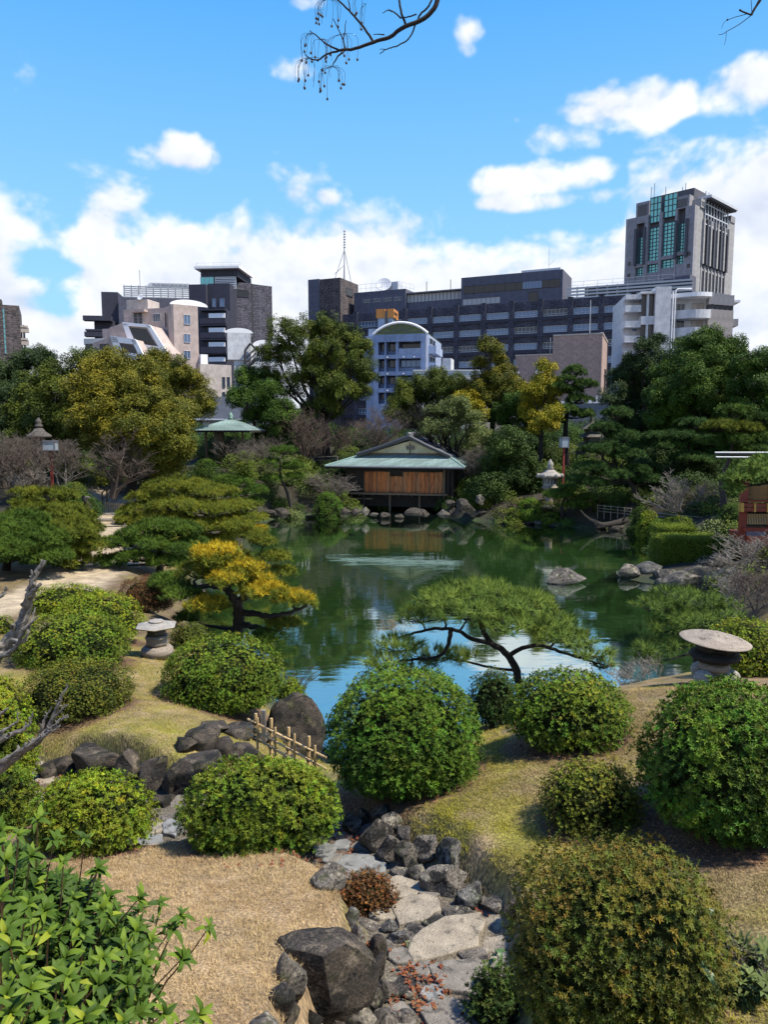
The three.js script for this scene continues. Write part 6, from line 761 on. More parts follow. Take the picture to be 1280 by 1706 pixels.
{ const g = thing('shore_rocks', 'line of grey and pale stones along waterline below the teahouse', 'shore rocks', G(650, 858, 0)), r = rng(31); const L = [[452, 852, 36, 14], [470, 851, 28, 22], [436, 858, 26, 14], [576, 849, 26, 16], [592, 850, 20, 16], [608, 849, 16, 18, 2], [624, 855, 20, 7, 2], [560, 858, 34, 8], [690, 851, 36, 20], [705, 853, 24, 18], [740, 852, 26, 22, 2], [756, 852, 20, 22], [768, 848, 22, 28], [770, 838, 26, 24], [782, 845, 24, 22], [790, 852, 16, 18, 2], [805, 855, 26, 18], [750, 836, 20, 16], [822, 860, 26, 16], [840, 866, 30, 12], [880, 868, 30, 10], [900, 868, 26, 14, 2], [930, 872, 40, 10], [968, 866, 46, 22], [1000, 874, 30, 14], [1030, 878, 34, 12], [1062, 880, 36, 12], [1090, 886, 30, 12], [520, 858, 30, 10], [640, 856, 22, 12], [665, 858, 18, 10]]; for (const [x, y, w, h, k] of L) stoneAt(g, x, y + 2, w * .8, h * .72, k && w < 30 ? M.rock : M.rockDark, { detail: 4, y: .02 + Math.max(0, (858 - y) * .045), deep: .9 }); for (const [x, y, w, h] of [[800, 832, 20, 16], [1148, 850, 26, 20], [1180, 858, 36, 30]]) stoneAt(g, x, y, w, h, M.rock, { detail: 4, at: 50, deep: .9 }); }
{ const p = D(1020, 868, 46), g = thing('fallen_trunk', 'grey fallen tree trunk lying along far waterline', 'log', p); const L = (x, y, z = 0) => D(x, y, 46 - z).sub(p); part('trunk', tube(smooth([L(985, 862, .4), L(1000, 874, .6), L(1025, 872, .3), L(1045, 868, 0), L(1062, 872, -.3)], 5, .05), taper(21, .12, .26), 9), M.bark, g); part('limb', mg([tube(smooth([L(1000, 874, .6), L(980, 862, .9), L(968, 850, 1)], 4, .05), taper(9, .09, .04), 6), tube(smooth([L(1035, 870, .2), L(1046, 858, .4)], 4, .03), taper(5, .07, .04), 6)]), M.bark, g); }
// ---------------------------------------------------------------- clipped shrubs
const near = GEO.azalea, big_ = GEO.azaleaBig, fine_ = GEO.fine;
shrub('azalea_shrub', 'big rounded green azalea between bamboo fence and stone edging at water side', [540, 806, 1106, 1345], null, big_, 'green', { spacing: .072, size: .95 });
shrub('azalea_shrub', 'broad green azalea in front of bamboo fence at edge of dry grass', [300, 566, 1260, 1418], null, big_, 'azalea', { spacing: .072, deep: .62, paleness: .45 });
shrub('azalea_shrub', 'loose yellow-green azalea below the dark rock ledge', [50, 258, 1287, 1425], null, big_, 'lime', { spacing: .075, deep: .75, paleness: .32 });
shrub('azalea_shrub', 'dome azalea under the spreading pine on mossy mound', [842, 1050, 1114, 1260], null, near, 'azalea', { spacing: .075, paleness: .42 });
shrub('azalea_shrub', 'small clipped azalea ball alone in the middle of mossy mound', [905, 1062, 1266, 1398], null, fine_, 'olive', { spacing: .075, paleness: .6 });
shrub('azalea_shrub', 'very large deep green azalea below the snow-viewing lantern', [1066, 1370, 1128, 1425], null, big_, 'green', { spacing: .075, size: 1.0, paleness: .38 });
shrub('azalea_shrub', 'bronze-tipped olive azalea beside end of flagstone path', [848, 1200, 1398, 1760], null, GEO.bronze, 'bronze', { spacing: .062, paleness: .5, top: .28, deep: .75, pow: 3.3 });
shrub('azalea_shrub', 'rounded clipped azalea between low stone lantern and dark waterside boulder', [268, 476, 1052, 1192], null, near, 'azalea', { spacing: .085, paleness: .46 });
shrub('azalea_shrub', 'dense flat-topped dark clipped dome above the rock ledge', [36, 222, 1097, 1205], null, fine_, 'olive', { spacing: .085, paleness: .5, lump: .02, pow: 2.5 });
shrub('azalea_shrub', 'large clipped lime-topped dome behind the flat dark dome', [26, 216, 1014, 1130], 1.85, near, 'azalea', { spacing: .09, paleness: .5, top: .38 });
shrub('azalea_shrub', 'broad yellow-green clipped dome directly behind low stone lantern', [90, 240, 982, 1080], 1.65, near, 'lime', { spacing: .095, paleness: .5, top: .25 });
shrub('azalea_shrub', 'yellow-green clipped mound nearest the sandy walk', [46, 175, 972, 1020], 1.5, near, 'lime', { spacing: .10, paleness: .55, top: .25 });
shrub('azalea_shrub', 'yellow-green azalea at picture edge behind lower bare plum branches', [-90, 58, 1120, 1292], 2.0, big_, 'lime', { spacing: .085, paleness: .42 });
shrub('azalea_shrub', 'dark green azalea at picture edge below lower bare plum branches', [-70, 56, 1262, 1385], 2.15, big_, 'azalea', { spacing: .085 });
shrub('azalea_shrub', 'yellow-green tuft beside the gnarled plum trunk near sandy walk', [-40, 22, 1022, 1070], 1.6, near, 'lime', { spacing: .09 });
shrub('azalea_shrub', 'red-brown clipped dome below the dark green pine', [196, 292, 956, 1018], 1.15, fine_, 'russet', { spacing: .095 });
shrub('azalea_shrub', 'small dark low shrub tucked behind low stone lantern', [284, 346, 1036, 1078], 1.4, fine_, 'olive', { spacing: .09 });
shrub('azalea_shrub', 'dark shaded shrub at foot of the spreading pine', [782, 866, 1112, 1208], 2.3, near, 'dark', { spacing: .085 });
shrub('azalea_shrub', 'bright lime shrub behind the snow-viewing lantern', [1172, 1330, 1028, 1130], 2.3, near, 'lime', { spacing: .09, paleness: .45 });
shrub('azalea_shrub', 'rust-brown little shrub beside pale flagstones', [570, 652, 1457, 1526], null, fine_, 'russet', { spacing: .055, paleness: .7 });
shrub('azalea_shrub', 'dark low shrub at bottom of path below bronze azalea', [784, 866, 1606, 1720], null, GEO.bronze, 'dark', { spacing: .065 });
shrub('azalea_shrub', 'pale small shrub with long grass stalks above waterside boulder', [462, 512, 1126, 1186], 1.5, near, 'azalea', { spacing: .08, paleness: .6 });
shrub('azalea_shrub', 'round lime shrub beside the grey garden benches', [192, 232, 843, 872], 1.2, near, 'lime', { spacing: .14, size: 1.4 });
shrub('azalea_shrub', 'round green clipped ball on far shore beside the teahouse', [521, 573, 817, 861], .25, near, 'green', { spacing: .16, size: 1.6, paleness: .3 });
shrub('azalea_shrub', 'bright green ball at waterline below the pale stone lantern', [862, 902, 828, 868], .25, near, 'green', { spacing: .15, size: 1.6, paleness: .6 });
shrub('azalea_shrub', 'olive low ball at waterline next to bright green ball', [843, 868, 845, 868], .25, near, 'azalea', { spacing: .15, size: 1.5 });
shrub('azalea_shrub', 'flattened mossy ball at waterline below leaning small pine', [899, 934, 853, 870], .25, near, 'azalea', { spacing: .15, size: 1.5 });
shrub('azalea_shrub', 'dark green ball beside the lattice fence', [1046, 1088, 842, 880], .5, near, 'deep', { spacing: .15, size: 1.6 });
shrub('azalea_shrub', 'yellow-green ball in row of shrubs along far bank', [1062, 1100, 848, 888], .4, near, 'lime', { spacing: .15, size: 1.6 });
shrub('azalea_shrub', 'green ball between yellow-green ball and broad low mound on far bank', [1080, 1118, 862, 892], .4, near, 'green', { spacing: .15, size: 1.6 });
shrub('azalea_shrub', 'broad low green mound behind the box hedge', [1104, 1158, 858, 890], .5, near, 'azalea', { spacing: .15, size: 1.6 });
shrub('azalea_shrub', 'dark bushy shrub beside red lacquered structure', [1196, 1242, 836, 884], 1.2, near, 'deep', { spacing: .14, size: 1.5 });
shrub('azalea_shrub', 'rounded yellow-green bush above the copper roof', [552, 606, 708, 748], 2.6, near, 'lime', { spacing: .17, size: 1.8, paleness: .25 });
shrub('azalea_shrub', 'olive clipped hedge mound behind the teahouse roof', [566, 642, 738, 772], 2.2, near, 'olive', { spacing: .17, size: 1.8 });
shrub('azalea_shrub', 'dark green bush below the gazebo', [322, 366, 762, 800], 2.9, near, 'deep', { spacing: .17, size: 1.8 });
shrub('azalea_shrub', 'small yellow-green bush beside boulder on gazebo slope', [392, 424, 762, 792], 2.9, near, 'lime', { spacing: .17, size: 1.6, paleness: .25 });
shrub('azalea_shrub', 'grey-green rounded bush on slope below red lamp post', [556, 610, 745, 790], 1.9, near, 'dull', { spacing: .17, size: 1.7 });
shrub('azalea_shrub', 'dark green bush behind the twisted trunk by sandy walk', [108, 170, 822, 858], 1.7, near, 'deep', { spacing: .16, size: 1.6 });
shrub('azalea_shrub', 'grey-green scrubby bush below dark stone lantern', [96, 150, 800, 842], 2.2, near, 'dull', { spacing: .16, size: 1.6, paleness: .3 });
{ // clipped box hedge on the point: two arms
  const g = thing('box_hedge', 'clipped square box hedge with pale sunlit top on rocky point', 'hedge', G(1150, 938, .75)), r = rng(61), places = [], core = [];
  for (const [x0, x1, yb, yt, dep, h0, px2] of [[1104, 1206, 940, 897, 1.5, .55, 31.4], [1106, 1160, 912, 880, 1.7, .75, 33.4], [1196, 1262, 934, 902, 1.4, .7, 31.2]]) {
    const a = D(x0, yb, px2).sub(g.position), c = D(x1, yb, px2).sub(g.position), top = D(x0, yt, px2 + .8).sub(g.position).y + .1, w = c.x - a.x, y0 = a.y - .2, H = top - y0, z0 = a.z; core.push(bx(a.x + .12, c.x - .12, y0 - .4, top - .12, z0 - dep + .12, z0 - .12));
    const n = Math.round((w * H * 2 + w * dep + dep * H * 2) / .0105); for (let i = 0; i < n; i++) { const k = r() * (w * H + w * dep + dep * H * 2), j = () => (r() - .5) * .1; let p, nn; if (k < w * H) { p = v(a.x + r() * w, y0 + r() * H, z0 + j()); nn = v(0, .3, 1); } else if (k < w * H + w * dep) { p = v(a.x + r() * w, top + j(), z0 - r() * dep); nn = v(0, 1, .1); } else { const s = r() < .5; p = v(s ? a.x + j() : c.x + j(), y0 + r() * H, z0 - r() * dep); nn = v(s ? -1 : 1, .3, 0); } places.push({ p, n: nn.add(v(r() - .5, r() - .5, r() - .5).multiplyScalar(.7)).normalize(), s: 1.35, c: pick(PAL.azalea, r, nn.y > .8 ? .75 : .4) }); }  // top leaves get a paler colour, painting the sun on them
  }
  strew(g, 'foliage', GEO.fine, M.leaf, places, 3); part('shade_core', mg(core), M.core, g);  // dark boxes inside the hedge stand for its inner shade
}
buildGround(shrubs);
// ---------------------------------------------------------------- trained pines
padPine('pine', 'spreading pine with long pale needles leaning over pond behind two azalea domes', 13.2, [[868, 1150], [858, 1110, .1], [842, 1086, .1], [818, 1070, .1], [800, 1040, .1], [785, 1010, 0], [776, 985, 0]], [
  [800, 988, 62, .35, 0], [740, 1003, 52, .34, .5], [860, 1010, 64, .36, .4], [700, 1030, 46, .34, .2], [780, 1022, 58, .32, .9], [840, 1042, 56, .32, 1.0], [905, 1040, 56, .35, .2], [925, 1062, 46, .32, .6], [960, 1068, 40, .3, 0], [660, 1078, 46, .4, .5], [640, 1104, 38, .4, .8], [715, 1094, 48, .34, -.3], [765, 1094, 42, .34, -.6], [690, 1116, 38, .34, .3], [985, 1090, 40, .32, .3], [1002, 1108, 26, .34, .1], [880, 1000, 40, .35, -.6], [770, 985, 44, .35, -.6]], 'pinePale', { geos: GEO.pineNear, spacing: .125, trunk: .072, twigs: 12, hole: .24, open: -.18, land: false, under: .2, paleness: .5, limbs: [[[822, 1072, .1], [790, 1066, .2], [760, 1050, .3], [720, 1048, .2], [690, 1055, .1], [655, 1066, .1]], [[848, 1092, .1], [870, 1080, .2], [905, 1076, .2], [940, 1088, .2], [975, 1098, .2], [1008, 1108, .1]], [[800, 1040, .1], [830, 1030, .2], [860, 1015, .2], [900, 1030, .2]], [[752, 1050, .3], [748, 1072, .3], [735, 1092, .2], [690, 1098, .3], [650, 1104, .4]]] });
padPine('pine', 'loose grey-green pine at water edge behind snow-viewing lantern', 17.0, [[1165, 1120], [1158, 1086, .1], [1150, 1048, .1], [1140, 1020, 0]], [[1130, 1000, 56, .36, 0], [1180, 1008, 48, .36, -.2], [1095, 1012, 40, .36, .3], [1150, 1032, 48, .34, .6], [1110, 1048, 42, .34, .5], [1205, 1025, 36, .36, .2], [1090, 1080, 38, .3, .8], [1130, 1072, 36, .3, .8], [1080, 1102, 30, .28, 1.0]], 'pinePale', { geos: GEO.pineNear, spacing: .135, size: 1.1, trunk: .07, hole: .3, open: -.2, land: false, under: .2, paleness: .28 });
padPine('pine', 'golden-needled crooked pine leaning over water beyond low stone lantern', 20, [[392, 1062], [398, 1035, 0], [393, 1005, .2], [380, 980, .2], [372, 950, 0], [362, 930, 0]], [[365, 930, 52, .5, 0, 'pineYellow'], [405, 950, 40, .45, .4, 'pineYellow'], [380, 968, 34, .35, 1.0, 'pineYellow'], [330, 955, 40, .5, -.2, 'pineOlive'], [305, 990, 34, .5, .2, 'pineGreen'], [345, 1010, 38, .28, .8, 'pineYellow'], [430, 970, 32, .4, -.4, 'pineYellow'], [442, 986, 44, .26, .8, 'pineYellow'], [486, 996, 36, .22, .6, 'pineYellow'], [508, 1002, 20, .25, .6, 'pineYellow'], [470, 1040, 28, .3, .3, 'pineOlive'], [445, 1062, 30, .3, .5, 'pineGreen'], [280, 970, 34, .5, -.6, 'pineGreen'], [320, 1030, 30, .4, -.8, 'pineGreen']], 'pineOlive', { spacing: .115, trunk: .17, twigs: 9, land: false, paleness: .5, limbs: [[[396, 1018, .1], [420, 1022, .3], [450, 1026, .5], [485, 1020, .6], [512, 1008, .6]], [[393, 1005, .2], [420, 990, .2], [450, 992, .5]], [[380, 980, .2], [350, 975, .3], [320, 980, 0], [290, 985, 0]], [[398, 1038, 0], [425, 1045, .2], [460, 1050, .3]]] });
padPine('pine', 'olive-gold pine bough reaching over pond behind golden-needled pine', 25, [[400, 1000], [412, 965, 0], [425, 935, .3], [440, 925, .3]], [[438, 905, 24, .5, .2], [455, 930, 28, .45, .3], [470, 955, 26, .4, .3], [445, 958, 26, .4, 0]], 'pineOlive', { spacing: .12, trunk: .09, land: false });
padPine('pine', 'broad dome-crowned olive pine with pads stacked down to pond', 34, [[300, 960], [310, 920, 0], [305, 880, .2], [310, 840, 0]], [[300, 815, 56, .36, 0], [350, 822, 44, .36, .3], [255, 830, 40, .36, .2], [240, 850, 36, .4, .6], [300, 845, 50, .34, 1.4], [350, 850, 46, .34, 1.4], [390, 846, 40, .36, .4], [410, 866, 36, .36, .6], [380, 876, 42, .32, 1.6], [330, 880, 46, .32, 2.0], [280, 868, 46, .34, 1.6], [225, 868, 34, .4, .8], [405, 890, 36, .3, 1.4], [420, 884, 28, .3, 1.2, 'pineYellow'], [350, 905, 40, .3, 1.8], [300, 900, 44, .32, 2.2]], 'pineOlive', { spacing: .15, size: 1.0, trunk: .2, paleness: .45, land: false, hole: .9, open: -.5, pad: 1.0 });
padPine('pine', 'deep green pine with low drooping pad beside sandy walk', 28, [[270, 975], [265, 945, 0], [268, 915, .2], [275, 895, 0]], [[270, 880, 46, .38, 0], [300, 885, 38, .4, .2], [230, 890, 36, .4, .4], [205, 905, 38, .4, .5], [250, 908, 40, .36, .9], [300, 915, 38, .36, .6], [185, 936, 34, .36, .6], [225, 930, 38, .36, 1.0], [280, 938, 36, .34, .8], [320, 905, 30, .4, 0]], 'pineGreen', { spacing: .13, trunk: .16, paleness: .4, land: false, hole: .8 });
padPine('pine', 'bushy dark green pine at edge of sandy walk with visible short trunk', 25, [[10, 962], [12, 935, 0], [20, 905, 0]], [[20, 890, 54, .72, 0], [-20, 895, 50, .72, .3], [60, 905, 44, .72, .6], [20, 920, 56, .6, 1.0], [-25, 925, 50, .6, 1.0], [75, 930, 40, .6, .6], [45, 875, 36, .72, -.4]], 'pineGreen', { spacing: .125, trunk: .17, land: false, hole: .9, paleness: .42, open: -.6, pad: 1.02 });
padPine('pine', 'rounded olive-green dome pine beside sandy walk', 27, [[108, 958], [108, 930, 0], [108, 900, 0]], [[100, 870, 46, .72, 0], [130, 888, 40, .72, .3], [70, 885, 40, .72, .3], [105, 895, 50, .6, 1.0], [135, 915, 34, .45, .6], [95, 920, 46, .6, 1.0], [145, 908, 26, .72, -.2], [120, 938, 34, .6, .8]], 'pineOlive', { spacing: .13, trunk: .14, land: false, hole: 1, paleness: .32, open: -.6, pad: 1.05 });
padPine('pine', 'yellowish layered pine in front of dark tall stone lantern', 31, [[75, 885], [78, 860, 0], [72, 840, 0]], [[48, 824, 32, .4, 0], [95, 828, 32, .5, .2], [60, 848, 36, .36, .5], [100, 850, 34, .4, .5], [115, 862, 24, .45, .7], [35, 858, 30, .36, .7], [75, 866, 38, .34, .9], [40, 838, 24, .4, .4]], 'pineOlive', { spacing: .15, size: 1.1, trunk: .12, land: false, paleness: .38 });
padPine('pine', 'small green pine leaning to water behind broad dome-crowned pine', 44, [[392, 852], [390, 830, 0], [385, 812, 0]], [[372, 802, 22, .45, 0], [400, 808, 26, .45, .2], [425, 820, 22, .5, .3], [418, 838, 22, .4, .4], [390, 825, 20, .4, .5]], 'pineGreen', { geos: GEO.pineFar, spacing: .2, trunk: .1, land: false });
padPine('pine', 'pruned slender pine with flat top pad at far shore left of teahouse', 52, [[486, 852], [478, 820, 0], [468, 795, 0], [466, 765, 0]].map((a) => a), [[472, 752, 24, .35, 0], [490, 778, 20, .4, .3], [452, 770, 16, .4, .3], [492, 795, 16, .4, .3], [455, 798, 16, .35, .3]], 'pineGreen', { geos: GEO.pineFar, spacing: .22, trunk: .12, land: false, bark: M.bark });
padPine('pine', 'leaning bent-trunk pine with open layered boughs behind the lattice fence', 47, [[1068, 848], [1056, 812, 0], [1042, 790, .2], [1020, 775, .4], [1005, 765, .4]], [[1028, 690, 26, .42, 0], [1010, 715, 30, .4, .3], [1040, 728, 32, .36, .3], [1000, 750, 34, .36, .8], [1045, 760, 30, .34, .6], [985, 780, 30, .36, .9], [1020, 792, 32, .32, 1.0], [1060, 785, 26, .34, .4], [1080, 800, 24, .34, .3], [990, 806, 26, .34, 1.0], [965, 800, 22, .36, 1.0]], 'pineDark', { geos: GEO.pineFar, spacing: .2, trunk: .2, land: false, bark: M.bark, paleness: .32 });
padPine('pine', 'dark pine under the big evergreen with flat layered boughs', 50, [[1158, 850], [1158, 800, 0], [1150, 760, 0], [1148, 725, 0]], [[1156, 708, 30, .4, 0], [1130, 728, 30, .38, .4], [1168, 735, 30, .36, .5], [1110, 745, 26, .38, .5], [1150, 765, 32, .34, .7], [1180, 770, 28, .36, .3], [1095, 728, 24, .4, 0]], 'pineDark', { geos: GEO.pineFar, spacing: .2, trunk: .16, land: false, paleness: .35 });
padPine('pine', 'yellowish pine with kinked grey trunk beside red structure roof', 42, [[1206, 870], [1205, 830, 0], [1204, 800, 0], [1212, 775, 0], [1222, 745, 0], [1222, 715, 0]], [[1226, 688, 28, .42, 0], [1205, 712, 32, .38, .4, 'pineOlive'], [1240, 715, 30, .38, 0, 'pineOlive'], [1222, 735, 32, .34, .6], [1262, 730, 28, .4, 0], [1255, 750, 30, .34, .4], [1190, 738, 20, .4, .4], [1275, 700, 26, .42, -.3]], 'pineGreen', { geos: GEO.pineFar, spacing: .19, trunk: .17, land: false, bark: M.barkBrown, paleness: .3 });
padPine('pine', 'pale needled pine bough hanging before red lacquered structure', 24, [[1345, 840], [1310, 815, .2], [1285, 805, .3], [1262, 808, .4]], [[1262, 782, 34, .4, 0], [1285, 772, 34, .4, -.3], [1232, 800, 28, .4, .3], [1272, 796, 26, .34, .6], [1222, 815, 18, .4, .3], [1300, 795, 30, .4, .2]], 'pinePale', { spacing: .125, size: 1.1, trunk: .1, land: false, paleness: .35 });
padPine('pine', 'small leaning waterside pine below the brown-red lamp post', 47.5, [[938, 862], [937, 845, 0], [942, 828, 0], [955, 818, .2]], [[932, 826, 26, .34, 0], [960, 842, 22, .34, .3], [950, 815, 18, .36, 0], [975, 830, 18, .34, .2]], 'pineGreen', { geos: GEO.pineFar, spacing: .2, trunk: .12, land: false, paleness: .35 });
padPine('pine', 'tall dark cloud-pruned pine rising before the brick hall', 57, [[946, 800], [944, 760, 0], [942, 720, 0], [948, 680, 0], [955, 640, 0]], [[958, 622, 20, .7, 0], [944, 634, 16, .6, .4], [930, 648, 20, .55, .3], [976, 642, 20, .55, .2], [955, 655, 18, .6, -.2], [966, 668, 22, .5, .3], [940, 684, 24, .45, .5], [972, 692, 20, .5, .1], [930, 700, 16, .5, -.2]], 'pineDark', { geos: GEO.pineFar, spacing: .21, size: 1.05, trunk: .26, land: false, paleness: .6 });
// ---------------------------------------------------------------- trees round the pond
crownTree('camphor_tree', 'large yellow-olive domed evergreen between dark stone lantern and gazebo', 47, [218, 836], [[190, 620, 46], [235, 632, 44], [150, 645, 44], [200, 668, 52, 1], [250, 680, 48, 1], [292, 690, 40], [160, 690, 46, 1], [215, 715, 50, 1.4], [268, 728, 48, 1.2], [296, 750, 28, .6], [302, 712, 22], [240, 765, 44, 1], [175, 735, 44, .8], [282, 782, 24, .4]], 'camphor', { trunk: .34, spacing: .42, gap: -.16, skip: .2, paleness: .54 });
crownTree('camphor_tree', 'greener evergreen crown joined behind the yellow-olive domed tree', 51, [120, 822], [[95, 625, 40], [62, 655, 38], [110, 660, 46, .8], [70, 690, 44, .8], [30, 692, 28], [120, 705, 44, .6], [60, 725, 40, .4], [100, 745, 40, .4], [140, 612, 34]], 'camphorGreen', { trunk: .3, spacing: .42, gap: -.16, skip: .2 });
crownTree('camphor_tree', 'loose yellow-green tree with dark open limbs before pink apartments', 57, [300, 800], [[255, 622, 30], [290, 620, 28], [320, 640, 28], [340, 668, 24], [285, 655, 34], [316, 684, 24], [262, 600, 22], [340, 684, 14], [245, 650, 28]], 'camphor', { trunk: .28, spacing: .40, gap: -.12 });
crownTree('evergreen_tree', 'dark bluish loose tree against sky beside brick apartment block', 66, [32, 800], [[15, 625, 34], [45, 610, 30], [62, 595, 22], [20, 665, 36], [52, 650, 34], [80, 600, 18], [10, 705, 36], [40, 700, 34], [-15, 640, 34], [84, 640, 16]], 'blueGreen', { trunk: .25, spacing: .46, gap: -.16 });
crownTree('camphor_tree', 'tall airy green tree with layered crown before the dark office slab', 64, [545, 800], [[478, 556, 34, .8], [455, 590, 30], [500, 590, 34], [535, 548, 36], [580, 562, 28], [602, 580, 20], [545, 590, 36, .6], [588, 608, 34], [610, 630, 18], [520, 625, 38, .4], [565, 645, 38, .8], [480, 640, 34], [450, 625, 20], [600, 655, 22], [540, 680, 34]], 'camphorGreen', { trunk: .36, spacing: .40, gap: .0, flat: .66, skip: .25 });
crownTree('evergreen_tree', 'dark green dense tree beside white stair house', 62, [430, 800], [[418, 632, 26], [402, 662, 24], [442, 660, 32], [432, 692, 28], [468, 690, 34], [500, 700, 30], [456, 722, 32]], 'deep', { trunk: .25, spacing: .42 });
crownTree('camphor_tree', 'olive-green rounded tree beside blue-grey barrel-roofed building', 66, [712, 780], [[690, 652, 32], [722, 640, 32], [758, 650, 28], [668, 672, 24], [705, 680, 36], [745, 685, 34], [770, 672, 26], [655, 690, 18], [690, 700, 26]], 'camphorGreen', { trunk: .28, spacing: .40, gap: -.18 });
crownTree('camphor_tree', 'tall yellow-leaved tree with small round top before office slab', 63, [822, 800], [[818, 580, 22], [826, 602, 18], [800, 608, 14], [838, 632, 28], [808, 640, 26], [858, 650, 20], [822, 662, 30], [790, 655, 26], [775, 672, 22, .6, 'yellow'], [792, 688, 22, .8, 'yellow'], [850, 675, 24]], 'camphor', { trunk: .26, spacing: .38, gap: -.14 });
crownTree('evergreen_tree', 'dark green columnar mass between two yellow trees', 60, [858, 800], [[866, 668, 24], [846, 695, 26], [878, 700, 26], [860, 735, 30], [888, 735, 24], [842, 740, 26]], 'deep', { trunk: .2, spacing: .4 });
crownTree('camphor_tree', 'slim yellow tree with upright dark stem before brick hall', 57, [900, 800], [[912, 612, 16], [904, 634, 18], [925, 648, 18], [888, 655, 20], [910, 668, 22], [886, 690, 20], [922, 690, 18], [905, 708, 22], [878, 675, 14]], 'yellow', { trunk: .2, spacing: .36, gap: -.1 });
crownTree('evergreen_tree', 'big dark shaggy evergreen beside teahouse at waterside', 53, [850, 850], [[852, 742, 36], [820, 770, 36], [872, 780, 34], [845, 805, 40], [890, 810, 28], [815, 815, 30], [868, 835, 28], [800, 845, 24], [835, 845, 26]], 'dark', { trunk: .25, spacing: .36, geos: GEO.ballSmall, size: 1.5, paleness: .55 });
crownTree('evergreen_tree', 'grey-green loose tree with twisted dark stems behind teahouse gable', 58, [758, 790], [[735, 690, 26], [762, 680, 24], [785, 705, 26], [720, 715, 20], [800, 730, 26], [778, 745, 22], [745, 712, 20]], 'grey', { trunk: .22, spacing: .42, gap: -.02, bark: M.barkDark });
crownTree('evergreen_tree', 'huge dark green dome evergreen before white balcony apartments', 60, [1170, 840], [[1180, 574, 36], [1145, 596, 36], [1215, 590, 34], [1120, 628, 38], [1170, 622, 46, 1], [1222, 628, 42, .6], [1110, 660, 34], [1150, 662, 46, 1], [1205, 672, 46, .8], [1130, 700, 42], [1185, 712, 46], [1105, 700, 30], [1150, 745, 40], [1205, 750, 36]], 'deep', { trunk: .4, spacing: .42, paleness: .52 });
crownTree('evergreen_tree', 'dark green tree at picture edge leaning over red structure roof', 54, [1265, 840], [[1262, 608, 34], [1290, 640, 40], [1250, 645, 34], [1270, 685, 40], [1230, 690, 30], [1300, 700, 40], [1262, 725, 34]], 'deep', { trunk: .3, spacing: .42, paleness: .42 });
crownTree('evergreen_tree', 'dark bluish feathery tree beside brick hall and white balconies', 64, [1060, 830], [[1076, 578, 18], [1096, 570, 16], [1058, 606, 24], [1090, 606, 26], [1036, 630, 24], [1070, 640, 32], [1022, 660, 22], [1052, 672, 32], [1092, 665, 30], [1030, 695, 26], [1068, 712, 34], [1098, 740, 34], [1045, 745, 30]], 'blueGreen', { trunk: .3, spacing: .42, gap: -.2 });
crownTree('evergreen_tree', 'dark understory tree in deep shade below huge dome evergreen', 52, [1120, 850], [[1110, 770, 34], [1075, 790, 30], [1140, 800, 36], [1175, 800, 32], [1100, 820, 28], [1040, 810, 26], [1215, 800, 30], [1180, 830, 24]], 'dark', { trunk: .2, spacing: .4, paleness: .45 });
crownTree('evergreen_tree', 'broad dark evergreen filling slope behind pale stone lantern', 60, [960, 830], [[905, 760, 28], [930, 775, 26], [960, 775, 26], [900, 790, 28], [985, 790, 26], [950, 800, 28], [925, 805, 22], [1000, 815, 24]], 'dark', { trunk: .2, spacing: .42, paleness: .6 });
// ---------------------------------------------------------------- leafless trees and thickets
const bt = (n, l, px, py, d, hpx, mat, o) => bareTree(n, l, D(px, py, d), hpx * d / F, mat, o);
bt('bare_tree', 'pinkish-grey leafless cherry beside slim red lamp post', 500, 800, 60, 120, M.twigPink, { multi: 3, spread: .8, levels: 6, min: .012 });
bt('bare_tree', 'second pinkish leafless cherry above the pruned waterside pine', 540, 778, 63, 95, M.twigPink, { multi: 3, spread: .8, levels: 6, min: .012, seed: 5 });
bt('bare_tree', 'grey leafless bush between gazebo slope and pond rocks', 430, 832, 55, 110, M.twigGrey, { multi: 3, levels: 6, min: .011 });
bt('bare_tree', 'grey leafless tree near the dark boulder on gazebo slope', 400, 800, 58, 85, M.twigGrey, { multi: 3, levels: 6, min: .011, seed: 9 });
bt('bare_tree', 'low lavender-grey leafless tree spreading before teahouse corner', 555, 850, 53, 75, M.twigGrey, { multi: 3, levels: 6, spread: 1.1, rise: -.02, min: .012 });
bt('bare_tree', 'brown leafless tree overhanging teahouse roof from behind', 625, 770, 60, 95, M.twigBrown, { multi: 3, levels: 6, min: .012 });
bt('bare_tree', 'dark brown leafless thicket beneath the yellow-olive evergreen', 180, 826, 43, 120, M.twigBrown, { multi: 4, levels: 6, spread: 1.0, min: .011 });
bt('bare_tree', 'dark leafless branches crossing in front of the tall dark stone lantern', 48, 822, 40, 125, M.twigBrown, { multi: 3, levels: 6, spread: .9, min: .01, seed: 21 });
bt('bare_tree', 'pale-stemmed leafless tree right beside the glass-box lamp', 112, 822, 42, 110, M.twigGrey, { multi: 2, levels: 6, spread: .9, min: .01, bark: M.barkPale });
bt('bare_tree', 'greyish leafless bush at picture edge beyond layered pine', 10, 830, 42, 120, M.twigGrey, { multi: 4, levels: 6, spread: .9, min: .011 });
bt('bare_tree', 'tawny leafless bush on bank behind layered pine', 40, 838, 40, 70, M.twigPale, { multi: 4, levels: 6, spread: .9, min: .009, seed: 3 });
bt('bare_tree', 'pale brown leafless bush bending over the double rail fence', 1148, 872, 44, 96, M.twigPale, { multi: 2, levels: 6, spread: .8, min: .009, lean: v(-.55, 1, 0) });
bt('bare_tree', 'thin grey leafless shrub arching under dark layered pine', 1160, 872, 45, 80, M.twigGrey, { multi: 2, levels: 6, spread: .8, min: .009, lean: v(.3, 1, 0), seed: 2 });
